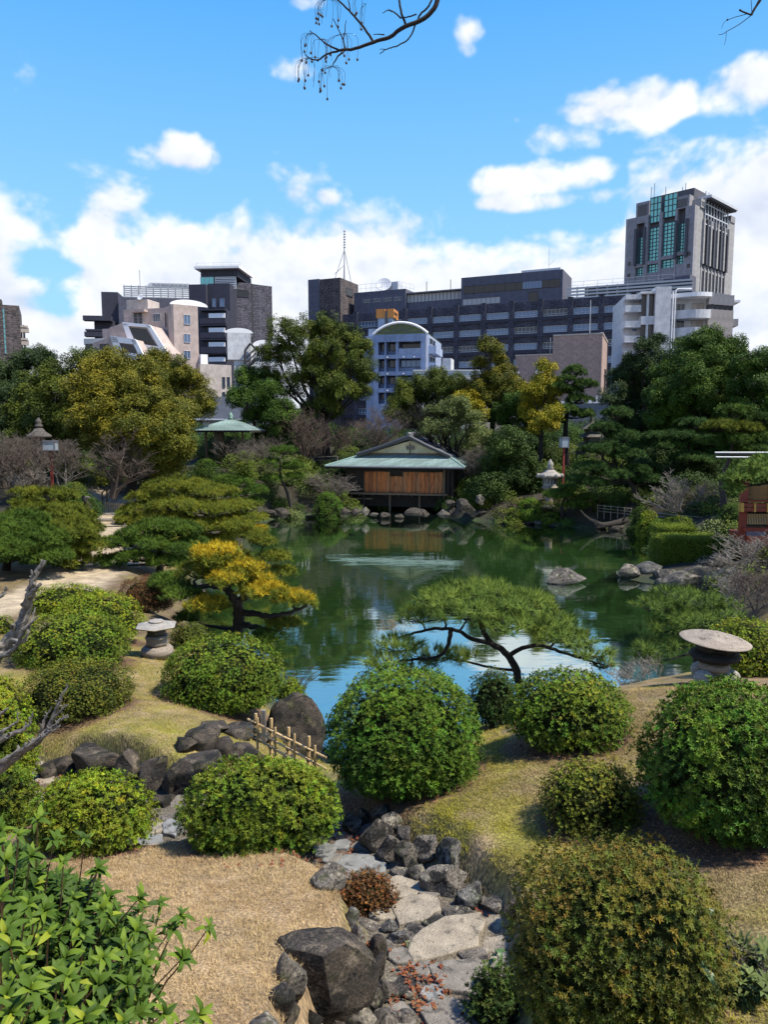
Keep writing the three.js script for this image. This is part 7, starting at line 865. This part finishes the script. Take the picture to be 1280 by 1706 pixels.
bt('bare_tree', 'silvery leafless tree sprawling before red structure above rocky point', 1262, 975, 28.5, 120, M.twigPale, { multi: 2, levels: 6, spread: 1.0, min: .006, lean: v(-.5, .8, 0) });
bt('bare_tree', 'silvery low leafless shrub trailing over box hedge', 1205, 960, 30.5, 62, M.twigPale, { multi: 3, levels: 6, spread: 1.1, min: .006, lean: v(-.5, .6, 0), rise: -.02, seed: 4 });
bt('bare_tree', 'brown leafless bush on bank behind lime shrub and lantern', 1255, 1020, 22, 95, M.twigBrown, { multi: 4, levels: 6, spread: 1.0, min: .005, seed: 8 });
bt('bare_tree', 'tan dry leafless bush beside grey-green waterside pine', 1225, 1005, 24, 70, M.twigPale, { multi: 4, levels: 6, spread: 1.1, min: .005, seed: 6 });
bt('bare_tree', 'grey leafless shrub on slope beside dark shaggy evergreen', 790, 812, 55, 70, M.twigGrey, { multi: 3, levels: 6, min: .011, seed: 7 });
bt('bare_tree', 'tan wiry leafless twigs at waterside under the spreading pine tip', 1075, 1150, 12.6, 95, M.twigPale, { multi: 3, levels: 5, spread: 1.0, min: .003, trunk: .012, lean: v(-.5, .6, 0) });
bt('bare_tree', 'dark leafless saplings with white stakes behind teahouse ridge', 735, 770, 59, 110, M.barkDark, { multi: 3, levels: 6, min: .014, seed: 12 });
// trunk with a green wound cover by the sandy walk
{ const p = D(140, 868, 36), g = thing('pruned_trunk', 'dark twisted pruned trunk with pale green wound cover by sandy walk', 'tree', p), L = (x, y) => D(x, y, 36).sub(p); part('trunk', tube(smooth([L(137, 874), L(142, 862), L(147, 848), L(144, 838), L(139, 830), L(140, 826)], 4, .03), taper(21, .2, .08), 9), M.barkDark, g); part('limb', tube(smooth([L(139, 830), L(145, 828), L(150, 829)], 3, .02), taper(7, .07, .03), 7), M.barkPale, g); part('stump', tube([L(133, 872), L(132, 858), L(131, 846)], [.16, .15, .12], 9), M.barkPale, g); part('wound_cover', new THREE.SphereGeometry(.2, 14, 10).scale(.7, 1.5, .5).translate(...L(136, 856).add(v(0, 0, .14)).toArray()), M.wrap, g); }
// ---------------------------------------------------------------- undergrowth of the banks: one mass
{
  const g = thing('undergrowth', null, null, v(0, 0, 0)); tag(g, 'dark mixed evergreen undergrowth covering the far banks', null, null, 'stuff'); const r = rng(303), places = [];
  const mass = (px, py, d, R, pal) => { const c = onLand(D(px, py, d)); c.y += R * .25; const n = Math.round(R * R * 2 * PI / .16); for (let i = 0; i < n; i++) { const u = r() * 1.3 - .3, a = r() * 6.28, s = Math.sqrt(1 - u * u), k = R * (.75 + .3 * r()); places.push({ p: v(c.x + s * cos(a) * k, c.y + u * k * .75, c.z + s * sin(a) * k), n: v(s * cos(a), u + .5, s * sin(a)).normalize(), s: .9, c: pick(PAL[pal], r, .4 + .2 * u) }); } };
  const row = (x0, x1, py, d0, d1, R, pals, step) => { for (let x = x0; x <= x1; x += step) mass(x + (r() - .5) * step, py, lerp(d0, d1, r()), R * (.7 + .6 * r()), pals[(r() * pals.length) | 0]); };
  row(-60, 420, 800, 54, 70, 1.7, ['dark', 'deep', 'dull'], 18); row(-60, 330, 820, 48, 53, 1.0, ['dull', 'dark', 'olive'], 20); row(400, 600, 800, 57, 68, 1.5, ['dark', 'deep', 'dull', 'olive'], 16); row(430, 570, 845, 54.5, 56, .7, ['dull', 'dark', 'grey'], 16); row(560, 800, 760, 63, 74, 1.6, ['dark', 'dull', 'deep'], 18); row(745, 860, 845, 53, 58, 1.0, ['dark', 'dull'], 10); row(560, 745, 830, 58, 62, 1.0, ['dark', 'dull'], 10); row(840, 1060, 862, 47, 51, .55, ['dark', 'dull', 'olive'], 9); row(785, 860, 852, 51, 53.5, .6, ['dark', 'dull', 'olive'], 6); row(436, 500, 850, 51.5, 54, .6, ['dull', 'dark', 'grey'], 6); row(440, 600, 856, 53.5, 55, .5, ['dark', 'dull', 'grey'], 8); row(1090, 1300, 890, 37, 44, .7, ['dark', 'dull'], 12); row(800, 1110, 810, 53, 64, 1.5, ['dark', 'deep', 'dark', 'dull'], 16); row(940, 1240, 850, 46, 52, .8, ['dark', 'dull', 'deep'], 16); row(1080, 1340, 810, 46, 64, 1.8, ['dark', 'deep'], 18); row(1150, 1330, 930, 32, 37, .8, ['dull', 'dark', 'grey'], 20); row(-60, 1340, 760, 72, 84, 2.2, ['dark', 'deep'], 24); row(1200, 1330, 985, 24, 28, .6, ['dull', 'olive'], 22);
  strew(g, 'leaf_mass', GEO.ball, M.leaf, places, 41);
}
// ---------------------------------------------------------------- grass and moss on the mounds, fallen leaves
function blades(n, R, h, w, seed, tint, lean = .8) { const r = rng(seed), L = new Leaves(), s = new V3(); for (let i = 0; i < n; i++) { const a = r() * 6.28, d = Math.sqrt(r()) * R, b = v(cos(a) * d, -.005, sin(a) * d), e = b.clone().add(v((r() - .5) * h * lean * 2, h * (.5 + .6 * r()), (r() - .5) * h * lean * 2)); s.set(cos(a + 1), 0, sin(a + 1)); const k = .86 + .28 * r(); L.blade(b, e, w, s, tint.map((c) => c * k)); } return L.geo(); }
{
  const inShrub = (p) => shrubs.some((s) => ((p.x - s.c.x) / s.rx) ** 2 + ((p.z - s.c.z) / s.rz) ** 2 < 1.25 + .5 * noise(p.x * 5, 1, p.z * 5)), r = rng(17);
  const fill = (name, label, geos, n, x0, x1, z0, z1, test, col) => { const places = []; for (let i = 0; i < n; i++) { const x = lerp(x0, x1, r()), z = lerp(z0, z1, r()); if (!test(x, z)) continue; const p = v(x, land(x, z), z); if (inShrub(p)) continue; places.push({ p, n: v((r() - .5) * .3, 1, (r() - .5) * .3).normalize(), s: .8 + .5 * r(), c: col(x, z) }); } const g = thing(name, null, null, v(0, 0, 0)); tag(g, label, null, null, 'stuff'); strew(g, 'blades', geos, M.leaf, places, 5); };
  const dry = [blades(30, .055, .026, .0016, 1, [1, 1, 1], 1.0), blades(30, .055, .030, .0016, 2, [1, 1, 1], 1.0), blades(28, .06, .022, .0017, 3, [1, 1, 1], 1.2)], mossy = [blades(22, .05, .020, .0024, 4, [1, 1, 1], 1.2), blades(22, .05, .026, .0022, 5, [1, 1, 1], 1.2)];
  fill('dry_grass', 'tawny dry winter grass covering the mound beside the path', dry, 15000, -3.6, .6, -7.1, -2.0, (x, z) => pathAt(x, z)[0] > .2 && x < lerp(.3, -.6, sstep(-4, -6.5, z)), (x, z) => { const n = noise(x * 2, 1, z * 2), t = noise(x * .8, 4, z * .8); return mixc(mixc([.45, .325, .165], [.30, .20, .10], clamp(n + .25 + .4 * noise(x * 7, 2, z * 7))), [.52, .40, .205], clamp(t * .8 + .2)); });
  fill('mossy_turf', 'thin yellow-green moss and dry turf on the mound above stone edging', mossy, 24000, .1, 5.2, -10.8, -2.8, (x, z) => pathAt(x, z)[0] > .1 && x > lerp(1.1, .1, sstep(-4, -7, z)) && noise(x * 2.2, 3, z * 2.2) > -.28, (x, z) => { const n = fbm(x * .9, 2, z * .9, 3) * 1.6 + noise(x * 5, 2, z * 5) * .35; return mixc([.27, .25, .018], [.30, .22, .105], clamp(n + .42 + sstep(2.2, 3.6, x) * .4)); });
  fill('lantern_turf', 'olive short turf around the low stone lantern', mossy, 9000, -6.2, -.8, -15.5, -8.3, (x, z) => pathAt(x, z)[0] > .3 && pondDist(x, z) > .3, (x, z) => mixc([.29, .255, .03], [.37, .275, .115], clamp(.4 + noise(x * 1.6, 2, z * 1.6) + noise(x * 6, 2, z * 6) * .3)));
  // fallen leaves in the corners of the path
  const L = new Leaves(), m = M4(); L.leaf(m, .04, .022, .3, .3, [1, 1, 1]); const lg = L.geo(), places = []; for (const [px, py, R, n] of [[702, 1628, .12, 90], [694, 1660, .16, 120], [562, 1380, .2, 70], [590, 1392, .14, 40], [470, 1428, .15, 20], [66, 1290, .2, 60], [80, 1300, .2, 30], [392, 1262, .2, 50], [372, 1268, .2, 40], [810, 1518, .06, 16], [606, 1420, .12, 20], [640, 1590, .15, 20], [700, 1700, .2, 60], [430, 1424, .3, 20]]) { const c = T(px, py); for (let i = 0; i < n; i++) { const a = r() * 6.28, d = Math.sqrt(r()) * R * 1.4, x = c.x + cos(a) * d, z = c.z + sin(a) * d; places.push({ p: v(x, land(x, z) + .01 + .03 * r(), z), n: v(r() - .5, .8, r() - .5).normalize(), s: .8 + .5 * r(), c: mixc([.15, .035, .018], [.20, .085, .035], r()) }); } }
  for (let i = 0; i < 3400; i++) { const s = shrubs[(r() * 12) | 0], a = r() * 6.28, k = .78 + .42 * r() * r(), x = s.c.x + cos(a) * s.rx * k, z = s.c.z + sin(a) * s.rz * k; places.push({ p: v(x, land(x, z) + .012, z), n: v(r() - .5, 1, r() - .5).normalize(), s: .6 + .4 * r(), c: mixc([.15, .06, .03], [.24, .13, .07], r()) }); }
  const g = thing('fallen_leaves', null, null, v(0, 0, 0)); tag(g, 'red-brown fallen leaves caught between stones', null, null, 'stuff'); strew(g, 'leaf', [lg], M.leaf, places, 9);
}
// ---------------------------------------------------------------- close plants
{ // leafy shrub in the corner: stems with whorls of large leaves, leaf by leaf
  const g = thing('leafy_shrub', 'close leafy shrub with long bright green leaves in whorls on reddish stems', 'shrub', T(60, 1700).setY(3.0)), r = rng(88), O = g.position, mats = [[.05, .09, .010], [.095, .145, .013], [.03, .058, .009], [.17, .20, .017]].map((c) => new THREE.MeshPhysicalMaterial({ roughness: .55, specularIntensity: .22, side: THREE.DoubleSide, color: new THREE.Color().setRGB(...c) })); const geos = [[.046, .0145], [.055, .017], [.036, .012]].map(([l, w]) => {   // a leaf with a midrib, curled edges and a drooping tip
    const P = [], I = [], n = 7; for (let i = 0; i <= n; i++) { const t = i / n, hw = w / 2 * Math.pow(Math.max(0, sin(PI * Math.pow(t, 1.12))), .62) * (t < 1 ? 1 : 0) + .0008, y = .012 * sin(t * PI) - .018 * t * t; P.push(-hw, y + hw * .35, t * l, 0, y, t * l, hw, y + hw * .35, t * l); } for (let i = 0; i < n; i++) { const a = i * 3; I.push(a, a + 1, a + 3, a + 1, a + 4, a + 3, a + 1, a + 2, a + 4, a + 2, a + 5, a + 4); } const q = new THREE.BufferGeometry(); q.setAttribute('position', new THREE.Float32BufferAttribute(P, 3)); q.setIndex(I); q.computeVertexNormals(); return q; });
  const tips = [[62, 1370, 2.9], [30, 1395, 2.7], [140, 1400, 3.0], [105, 1440, 2.8], [10, 1440, 2.5], [160, 1455, 2.9], [300, 1530, 2.7], [345, 1548, 2.7], [228, 1500, 2.7], [268, 1510, 2.75], [60, 1480, 2.5], [120, 1500, 2.6], [180, 1530, 2.55], [20, 1540, 2.3], [80, 1560, 2.35], [140, 1570, 2.4], [200, 1580, 2.5], [250, 1570, 2.6], [30, 1620, 2.15], [95, 1630, 2.2], [160, 1640, 2.3], [210, 1640, 2.4], [300, 1600, 2.6], [330, 1690, 2.5], [20, 1690, 2.05], [80, 1700, 2.1], [140, 1700, 2.15], [200, 1705, 2.25], [270, 1690, 2.4], [0, 1390, 2.6], [0, 1500, 2.3], [0, 1590, 2.1], [50, 1430, 2.7], [180, 1500, 2.8], [110, 1600, 2.3], [60, 1660, 2.15], [240, 1610, 2.5], [10, 1660, 2.1], [170, 1600, 2.4], [130, 1545, 2.55], [40, 1590, 2.25], [225, 1555, 2.6], [75, 1520, 2.45], [155, 1690, 2.2], [110, 1675, 2.2], [45, 1510, 2.4], [90, 1405, 2.85]];
  const stems = [], more = []; let made = 0; const e = new THREE.Euler(), m = M4(), t4 = M4(), q = new THREE.Quaternion();
  for (const [x, y, d] of tips.slice()) if (r() < .35) tips.push([x + (r() - .5) * 46, y + (r() - .4) * 40, d + (r() - .5) * .25]);
  tips.forEach(([x, y, d], k) => {
    const tip = D(x, y, d).sub(O), root = v(-.15 + .5 * (r() - .5) + tip.x * .25, -.25, tip.z * .35 + (r() - .5) * .2), mid = root.clone().lerp(tip, .55).add(v((r() - .5) * .12, .06, (r() - .5) * .12)), sp = smooth([root, mid, tip], 5, .012, r); stems.push(tube(sp, taper(sp.length, .007, .0025), 5));
    for (let w = 0; w < 3; w++) { const at = sp[sp.length - 1 - w * 2], dir = tip.clone().sub(mid).normalize(); q.setFromUnitVectors(Y, dir); m.makeRotationFromQuaternion(q).setPosition(at); const n = w ? 4 : 8; for (let i = 0; i < n; i++) { t4.makeRotationFromEuler(e.set(-(w ? .45 : .45 + .9 * (i % 3) / 3) + (r() - .5) * .7, i / n * 6.28 + r() * .9 + w, (r() - .5) * .9, 'YXZ')).premultiply(m); const s = .8 + .5 * r(); if (made < 296) { const lf = part('leaf', geos[(r() * 3) | 0], mats[(r() * r() * 4) | 0], g); t4.decompose(lf.position, lf.quaternion, lf.scale); lf.scale.setScalar(s); made++; } else more.push({ m: t4.clone().scale(v(s, s, s)), g: (r() * 3) | 0, c: (r() * r() * 4) | 0 }); } }
  });
  part('stem', mg(stems), std([.14, .075, .04], .7), g); for (let c = 0; c < 4; c++) { const mine = more.filter((o) => o.c === c); if (!mine.length) continue; const im = new THREE.InstancedMesh(geos[1], mats[c], mine.length); mine.forEach((o, i) => im.setMatrixAt(i, o.m)); im.name = 'leaves'; im.castShadow = im.receiveShadow = true; im.userData.kind = 'stuff'; g.add(im); }
  // inner foliage behind the whorls, coloured dark as shade
  const places = []; for (let i = 0; i < 900; i++) { const x = -40 + r() * r() * 300, y = lerp(1420 + x * .5, 1720, r()), d = lerp(2.9, 2.2, clamp((y - 1400) / 300)) + .15 + .4 * r(); const p = D(x, y, d).sub(O); places.push({ p, n: v(r() - .5, .9, r() - .3).normalize(), s: 1.0, c: pick(PAL.green, r, .05) }); } strew(g, 'inner_foliage', [sprig(4, .08, 7, .052, .017, 55), sprig(4, .08, 7, .052, .017, 56)], M.leaf, places, 12);
}
function snag(name, label, dist, lines, mat, knob = 0) { const p0 = D(lines[0][0][0], lines[0][0][1], dist), g = thing(name, label, 'tree', p0), r = rng(lines[0][0][1]); lines.forEach((l, i) => { const P = l.map(([x, y, z]) => D(x, y, dist - (z ?? 0)).sub(p0)), sp = smooth(P, 5, .018, r), w0 = (l[0][3] ?? 8) * .82, w1 = (l[l.length - 1][3] ?? 2) * .9, k = dist / F / 2; const rad2 = sp.map((_, j) => lerp(w0, w1, j / (sp.length - 1)) * k * (.85 + .35 * r())); part(i ? 'branch' : 'trunk', tube(sp, rad2, 9), mat, g); const kn = []; for (let j = 3; j < sp.length; j++) if (r() < knob) { const d = v(r() - .5, r() - .2, r() - .5).normalize(); kn.push(tube([sp[j], sp[j].clone().addScaledVector(d, rad2[j] * 1.3 + .008), sp[j].clone().addScaledVector(d, rad2[j] * 1.5 + .018)], [rad2[j] * .7, rad2[j] * .5, .006], 6)); } if (kn.length) part('knob', mg(kn), mat, g); }); return g; }
snag('plum_tree', 'gnarled pale grey leafless plum trunk reaching up at picture edge', 10.2, [[[-60, 1180, 0, 34], [-5, 1090, 0, 24], [30, 1050, 0, 20], [45, 1010, 0, 18], [52, 980, .1, 14], [60, 955, .1, 10], [74, 934, .1, 7]], [[-10, 1098, .1, 14], [25, 1080, .2, 10], [40, 1050, .3, 8], [62, 1028, .3, 3]], [[45, 1000, 0, 12], [56, 985, .2, 9], [68, 972, .2, 5]], [[44, 985, 0, 10], [54, 968, -.1, 8], [52, 950, -.1, 4]], [[20, 1066, .1, 9], [40, 1066, .3, 7], [58, 1012, .2, 3]], [[-10, 1000, .2, 8], [6, 990, .2, 6], [10, 978, .2, 3]]], M.barkPale, .5);
snag('plum_tree', 'low leafless plum boughs with lichened spurs crossing lime azalea', 6.6, [[[-80, 1320, 0, 22], [-5, 1282, 0, 17], [38, 1252, .05, 13], [70, 1228, .1, 10], [88, 1195, .1, 8], [100, 1165, .1, 6], [112, 1140, .1, 3]], [[-60, 1262, .1, 16], [0, 1232, .1, 11], [24, 1222, .1, 9], [48, 1206, .1, 5], [54, 1190, .1, 3]], [[-40, 1295, .15, 15], [0, 1270, .15, 11], [50, 1240, .2, 8], [80, 1222, .2, 5], [100, 1208, .2, 3]], [[70, 1226, .1, 8], [90, 1208, .15, 6], [106, 1196, .15, 4], [114, 1194, .15, 2]], [[-10, 1232, .1, 8], [10, 1215, .1, 6], [26, 1204, .1, 4], [28, 1186, .1, 2]], [[60, 1232, .1, 6], [76, 1196, .1, 5], [84, 1182, .1, 3]], [[88, 1196, .1, 5], [104, 1182, .12, 4], [114, 1174, .12, 2]], [[-30, 1222, .1, 10], [0, 1190, .1, 6], [14, 1180, .1, 3]]], M.barkPale, .6);
{ // overhanging chinaberry bough with hanging fruits
  const d0 = 6, p0 = D(730, -60, d0), g = thing('overhanging_bough', 'leafless dark bough with dangling small fruits hanging against blue sky', 'branch', p0), r = rng(5), br = [], L = (x, y, z = 0) => D(x, y, d0 - z).sub(p0), k = d0 / F / 2;
  const B = (l, a, b) => { const sp = smooth(l.map((q) => L(...q)), 4, .006, r); br.push(tube(sp, a > 20 ? sp.map((_, i) => { const t = i / (sp.length - 1); return (t < .31 ? lerp(a, 9, t / .31) : lerp(9, b, (t - .31) / .69)) * k; }) : taper(sp.length, a * k, b * k), 7)); };
  B([[1500, -1500, 3], [1250, -900, 2], [1000, -520, 1], [800, -230, .3], [746, -90], [734, -30], [726, 8], [708, 30], [676, 44], [648, 62], [622, 70], [592, 81], [566, 84]], 26, 4); B([[566, 84], [545, 90], [530, 100], [518, 98], [508, 90]], 3.4, 1.4); B([[566, 84], [545, 74], [528, 60], [516, 51]], 3.2, 1.4); B([[576, 83], [560, 98], [554, 110]], 3, 1.6); B([[576, 82], [570, 62], [555, 31]], 2.8, 1.2); B([[572, 70], [577, 34]], 2, 1); B([[622, 70], [608, 48], [590, 26], [572, 8], [545, -14]], 4, 2.4); B([[584, 20], [580, -6]], 2, 1.4); B([[694, 36], [692, 42], [684, 62], [668, 74], [652, 80], [640, 84], [633, 90]], 3, 1.2); B([[645, 82], [633, 82]], 1.4, .8); B([[696, 34], [700, 24], [715, 10], [722, -10]], 3, 3); B([[676, 41], [668, 16], [664, -8]], 4, 3); B([[668, 30], [656, 20], [648, 17], [637, 22]], 2.6, 1); B([[652, 20], [648, 15]], 1.6, .8); B([[694, 24], [680, 28], [666, 30]], 2.4, 1.6); B([[641, 58], [630, 57], [622, 57]], 2, 1);
  part('branch', mg(br), M.branchDark, g); const st = [], be = [];
  for (const [cx, cy, n, w] of [[514, 96, 13, 34], [554, 111, 13, 30], [572, 56, 10, 40], [520, 56, 8, 26], [548, -2, 14, 34], [605, -10, 4, 26], [535, 66, 7, 26], [610, 6, 4, 16]]) for (let i = 0; i < n; i++) { const x1 = cx + (r() - .5) * w * 1.5, y1 = cy + 4 + r() * 14, y2 = y1 + 10 + r() * 26, z = (r() - .5) * .3; const a = L(cx, cy), b = L(x1, y1, z), c = L(x1 + (r() - .5) * 6, y2, z); st.push(tube(smooth([a, b.clone().lerp(a, .3).add(v(0, .02, 0)), b, c], 3), .0011 * 1.3, 3, false)); if (r() < .72) be.push(new THREE.SphereGeometry(1, 8, 6).scale(.0085, .0115, .0085).translate(c.x, c.y - .008, c.z)); }
  part('fruit_stalk', mg(st), M.branchDark, g); be.forEach((b) => part('fruit', b, M.berry, g));
  const p1 = D(1275, -40, 5), g2 = thing('overhanging_twig', 'thin bare dark twig end dangling at top corner of sky', 'branch', p1), t2 = [], N = (x, y) => D(x, y, 5).sub(p1), k2 = 5 / F / 2, C = (l, a, b) => t2.push(tube(smooth(l.map((q) => N(...q)), 3, .002, r), a > 12 ? Array.from({ length: (l.length - 1) * 3 + 1 }, (_, i) => Math.max(b, lerp(a, 5, Math.min(1, i / 9))) * k2 * (i > 15 ? .75 : 1)) : taper((l.length - 1) * 3 + 1, a * k2, b * k2), 6)); C([[1900, -1300], [1500, -480], [1310, -130], [1282, -50], [1272, -8], [1265, 4], [1256, 18], [1253, 25]], 16, 3); C([[1253, 25], [1240, 20], [1233, 17]], 2.6, 2.2); C([[1252, 26], [1232, 41], [1211, 53], [1204, 57], [1198, 58]], 1.4, .7); C([[1246, 23], [1228, 28], [1213, 33]], 1.1, .9); C([[1213, 33], [1207, 38], [1203, 47]], .8, .5); C([[1211, 54], [1210, 66], [1208, 75]], .8, .5); C([[1254, 22], [1253, 8], [1252, -12]], 1.0, .8); part('twig', mg(t2), M.branchDark, g2); part('bud', mg([new THREE.SphereGeometry(.006, 8, 6).translate(...N(1213, 33).toArray()), new THREE.SphereGeometry(.007, 8, 6).translate(...N(1234, 17).toArray())]), M.branchDark, g2);
}
{ // bare red-budded shrub and broad-leaved seedling in the near corner
  bareTree('bare_shrub', 'small leafless dark-stemmed shrub with reddish buds beside bronze azalea', T(1215, 1660), .62, M.twigBrown, { levels: 5, spread: .7, trunk: .012, min: .0018, lean: v(.25, 1, 0), cat: 'shrub', multi: 2 });
  const leafG = (l, w) => { const P = [], I = [], n = 7; for (let i = 0; i <= n; i++) { const t = i / n, hw = w / 2 * sin(PI * Math.pow(t, .85)) + .0008, y = .02 * sin(t * PI) - .03 * t * t; P.push(-hw, y + hw * .25, t * l, 0, y, t * l, hw, y + hw * .25, t * l); } for (let i = 0; i < n; i++) { const a = i * 3; I.push(a, a + 1, a + 3, a + 1, a + 4, a + 3, a + 1, a + 2, a + 4, a + 2, a + 5, a + 4); } const q = new THREE.BufferGeometry(); q.setAttribute('position', new THREE.Float32BufferAttribute(P, 3)); q.setIndex(I); q.computeVertexNormals(); return q; }, lm = std([.05, .10, .028], .5, { side: THREE.DoubleSide }), r = rng(3);
  const sprout = (label, px, py, d, n, l, baseY) => { const p = D(px, py, d), g = thing('broadleaf_sprout', label, 'plant', p); part('stem', tube(smooth([v(.05, -.5, -.1), v(.02, -.2, -.04), v(0, 0, 0)], 4, .01, r), .004, 6), M.twigBrown, g); const G2 = leafG(l, l * .36); for (let i = 0; i < n; i++) { const m = part('leaf', G2, lm, g); m.rotation.set(.1 + .5 * r(), i / n * 6.28 + r(), 0, 'YXZ'); m.position.y = -.02 * i; } }; sprout('broad dark-leaved sprout poking from side of bronze azalea', 1168, 1610, 3.45, 5, .13); sprout('two broad leaves on thin stem above bronze azalea flank', 1172, 1505, 3.7, 4, .11); sprout('small broad-leaved seedling against pale flagstones', 830, 1580, 4.75, 6, .10);
  const p = T(1245, 1640), g = thing('low_leaf_clump', 'grey-green low leafy clump beside small leafless shrub', 'plant', p), pl = []; for (let i = 0; i < 60; i++) pl.push({ p: v((r() - .5) * .6, .03 + r() * .16, (r() - .5) * .45), n: v(r() - .5, .8, r() - .5).normalize(), s: 1.3, c: pick(PAL.grey, r, .4) }); strew(g, 'foliage', [sprig(3, .08, 7, .06, .02, 71)], M.leaf, pl, 2); for (const [x, y, w, h] of [[1268, 1588, 36, 34], [1274, 1640, 30, 40]]) tag(stoneAt(null, x, y, w, h, M.rockPale, { name: 'stone' }), y < 1600 ? 'pale angular stone behind grey-green leafy clump' : 'pale whitish stone right at picture edge in near corner', 'stone');
}
{ // long grass stalks over the boulder, the fern-like rush
  const p = G(492, 1178, 1.5), g = thing('rush_clump', 'dry dark grass stalks arching over water above waterside boulder', 'plant', p), r = rng(14), s = []; for (let i = 0; i < 26; i++) { const a = r() * 1.2 - .3, h = .35 + .45 * r(); s.push(tube(smooth([v((r() - .5) * .2, 0, (r() - .5) * .2), v(sin(a) * h * .35, h * .6, (r() - .5) * .2), v(sin(a) * h, h, (r() - .5) * .3)], 3), .0035, 3, false)); } part('stalk', mg(s), M.twigBrown, g).userData.kind = 'stuff';
}
scene.traverse((o) => { if (o.isMesh) o.castShadow = o.receiveShadow = true; });
renderer.render(scene, camera);
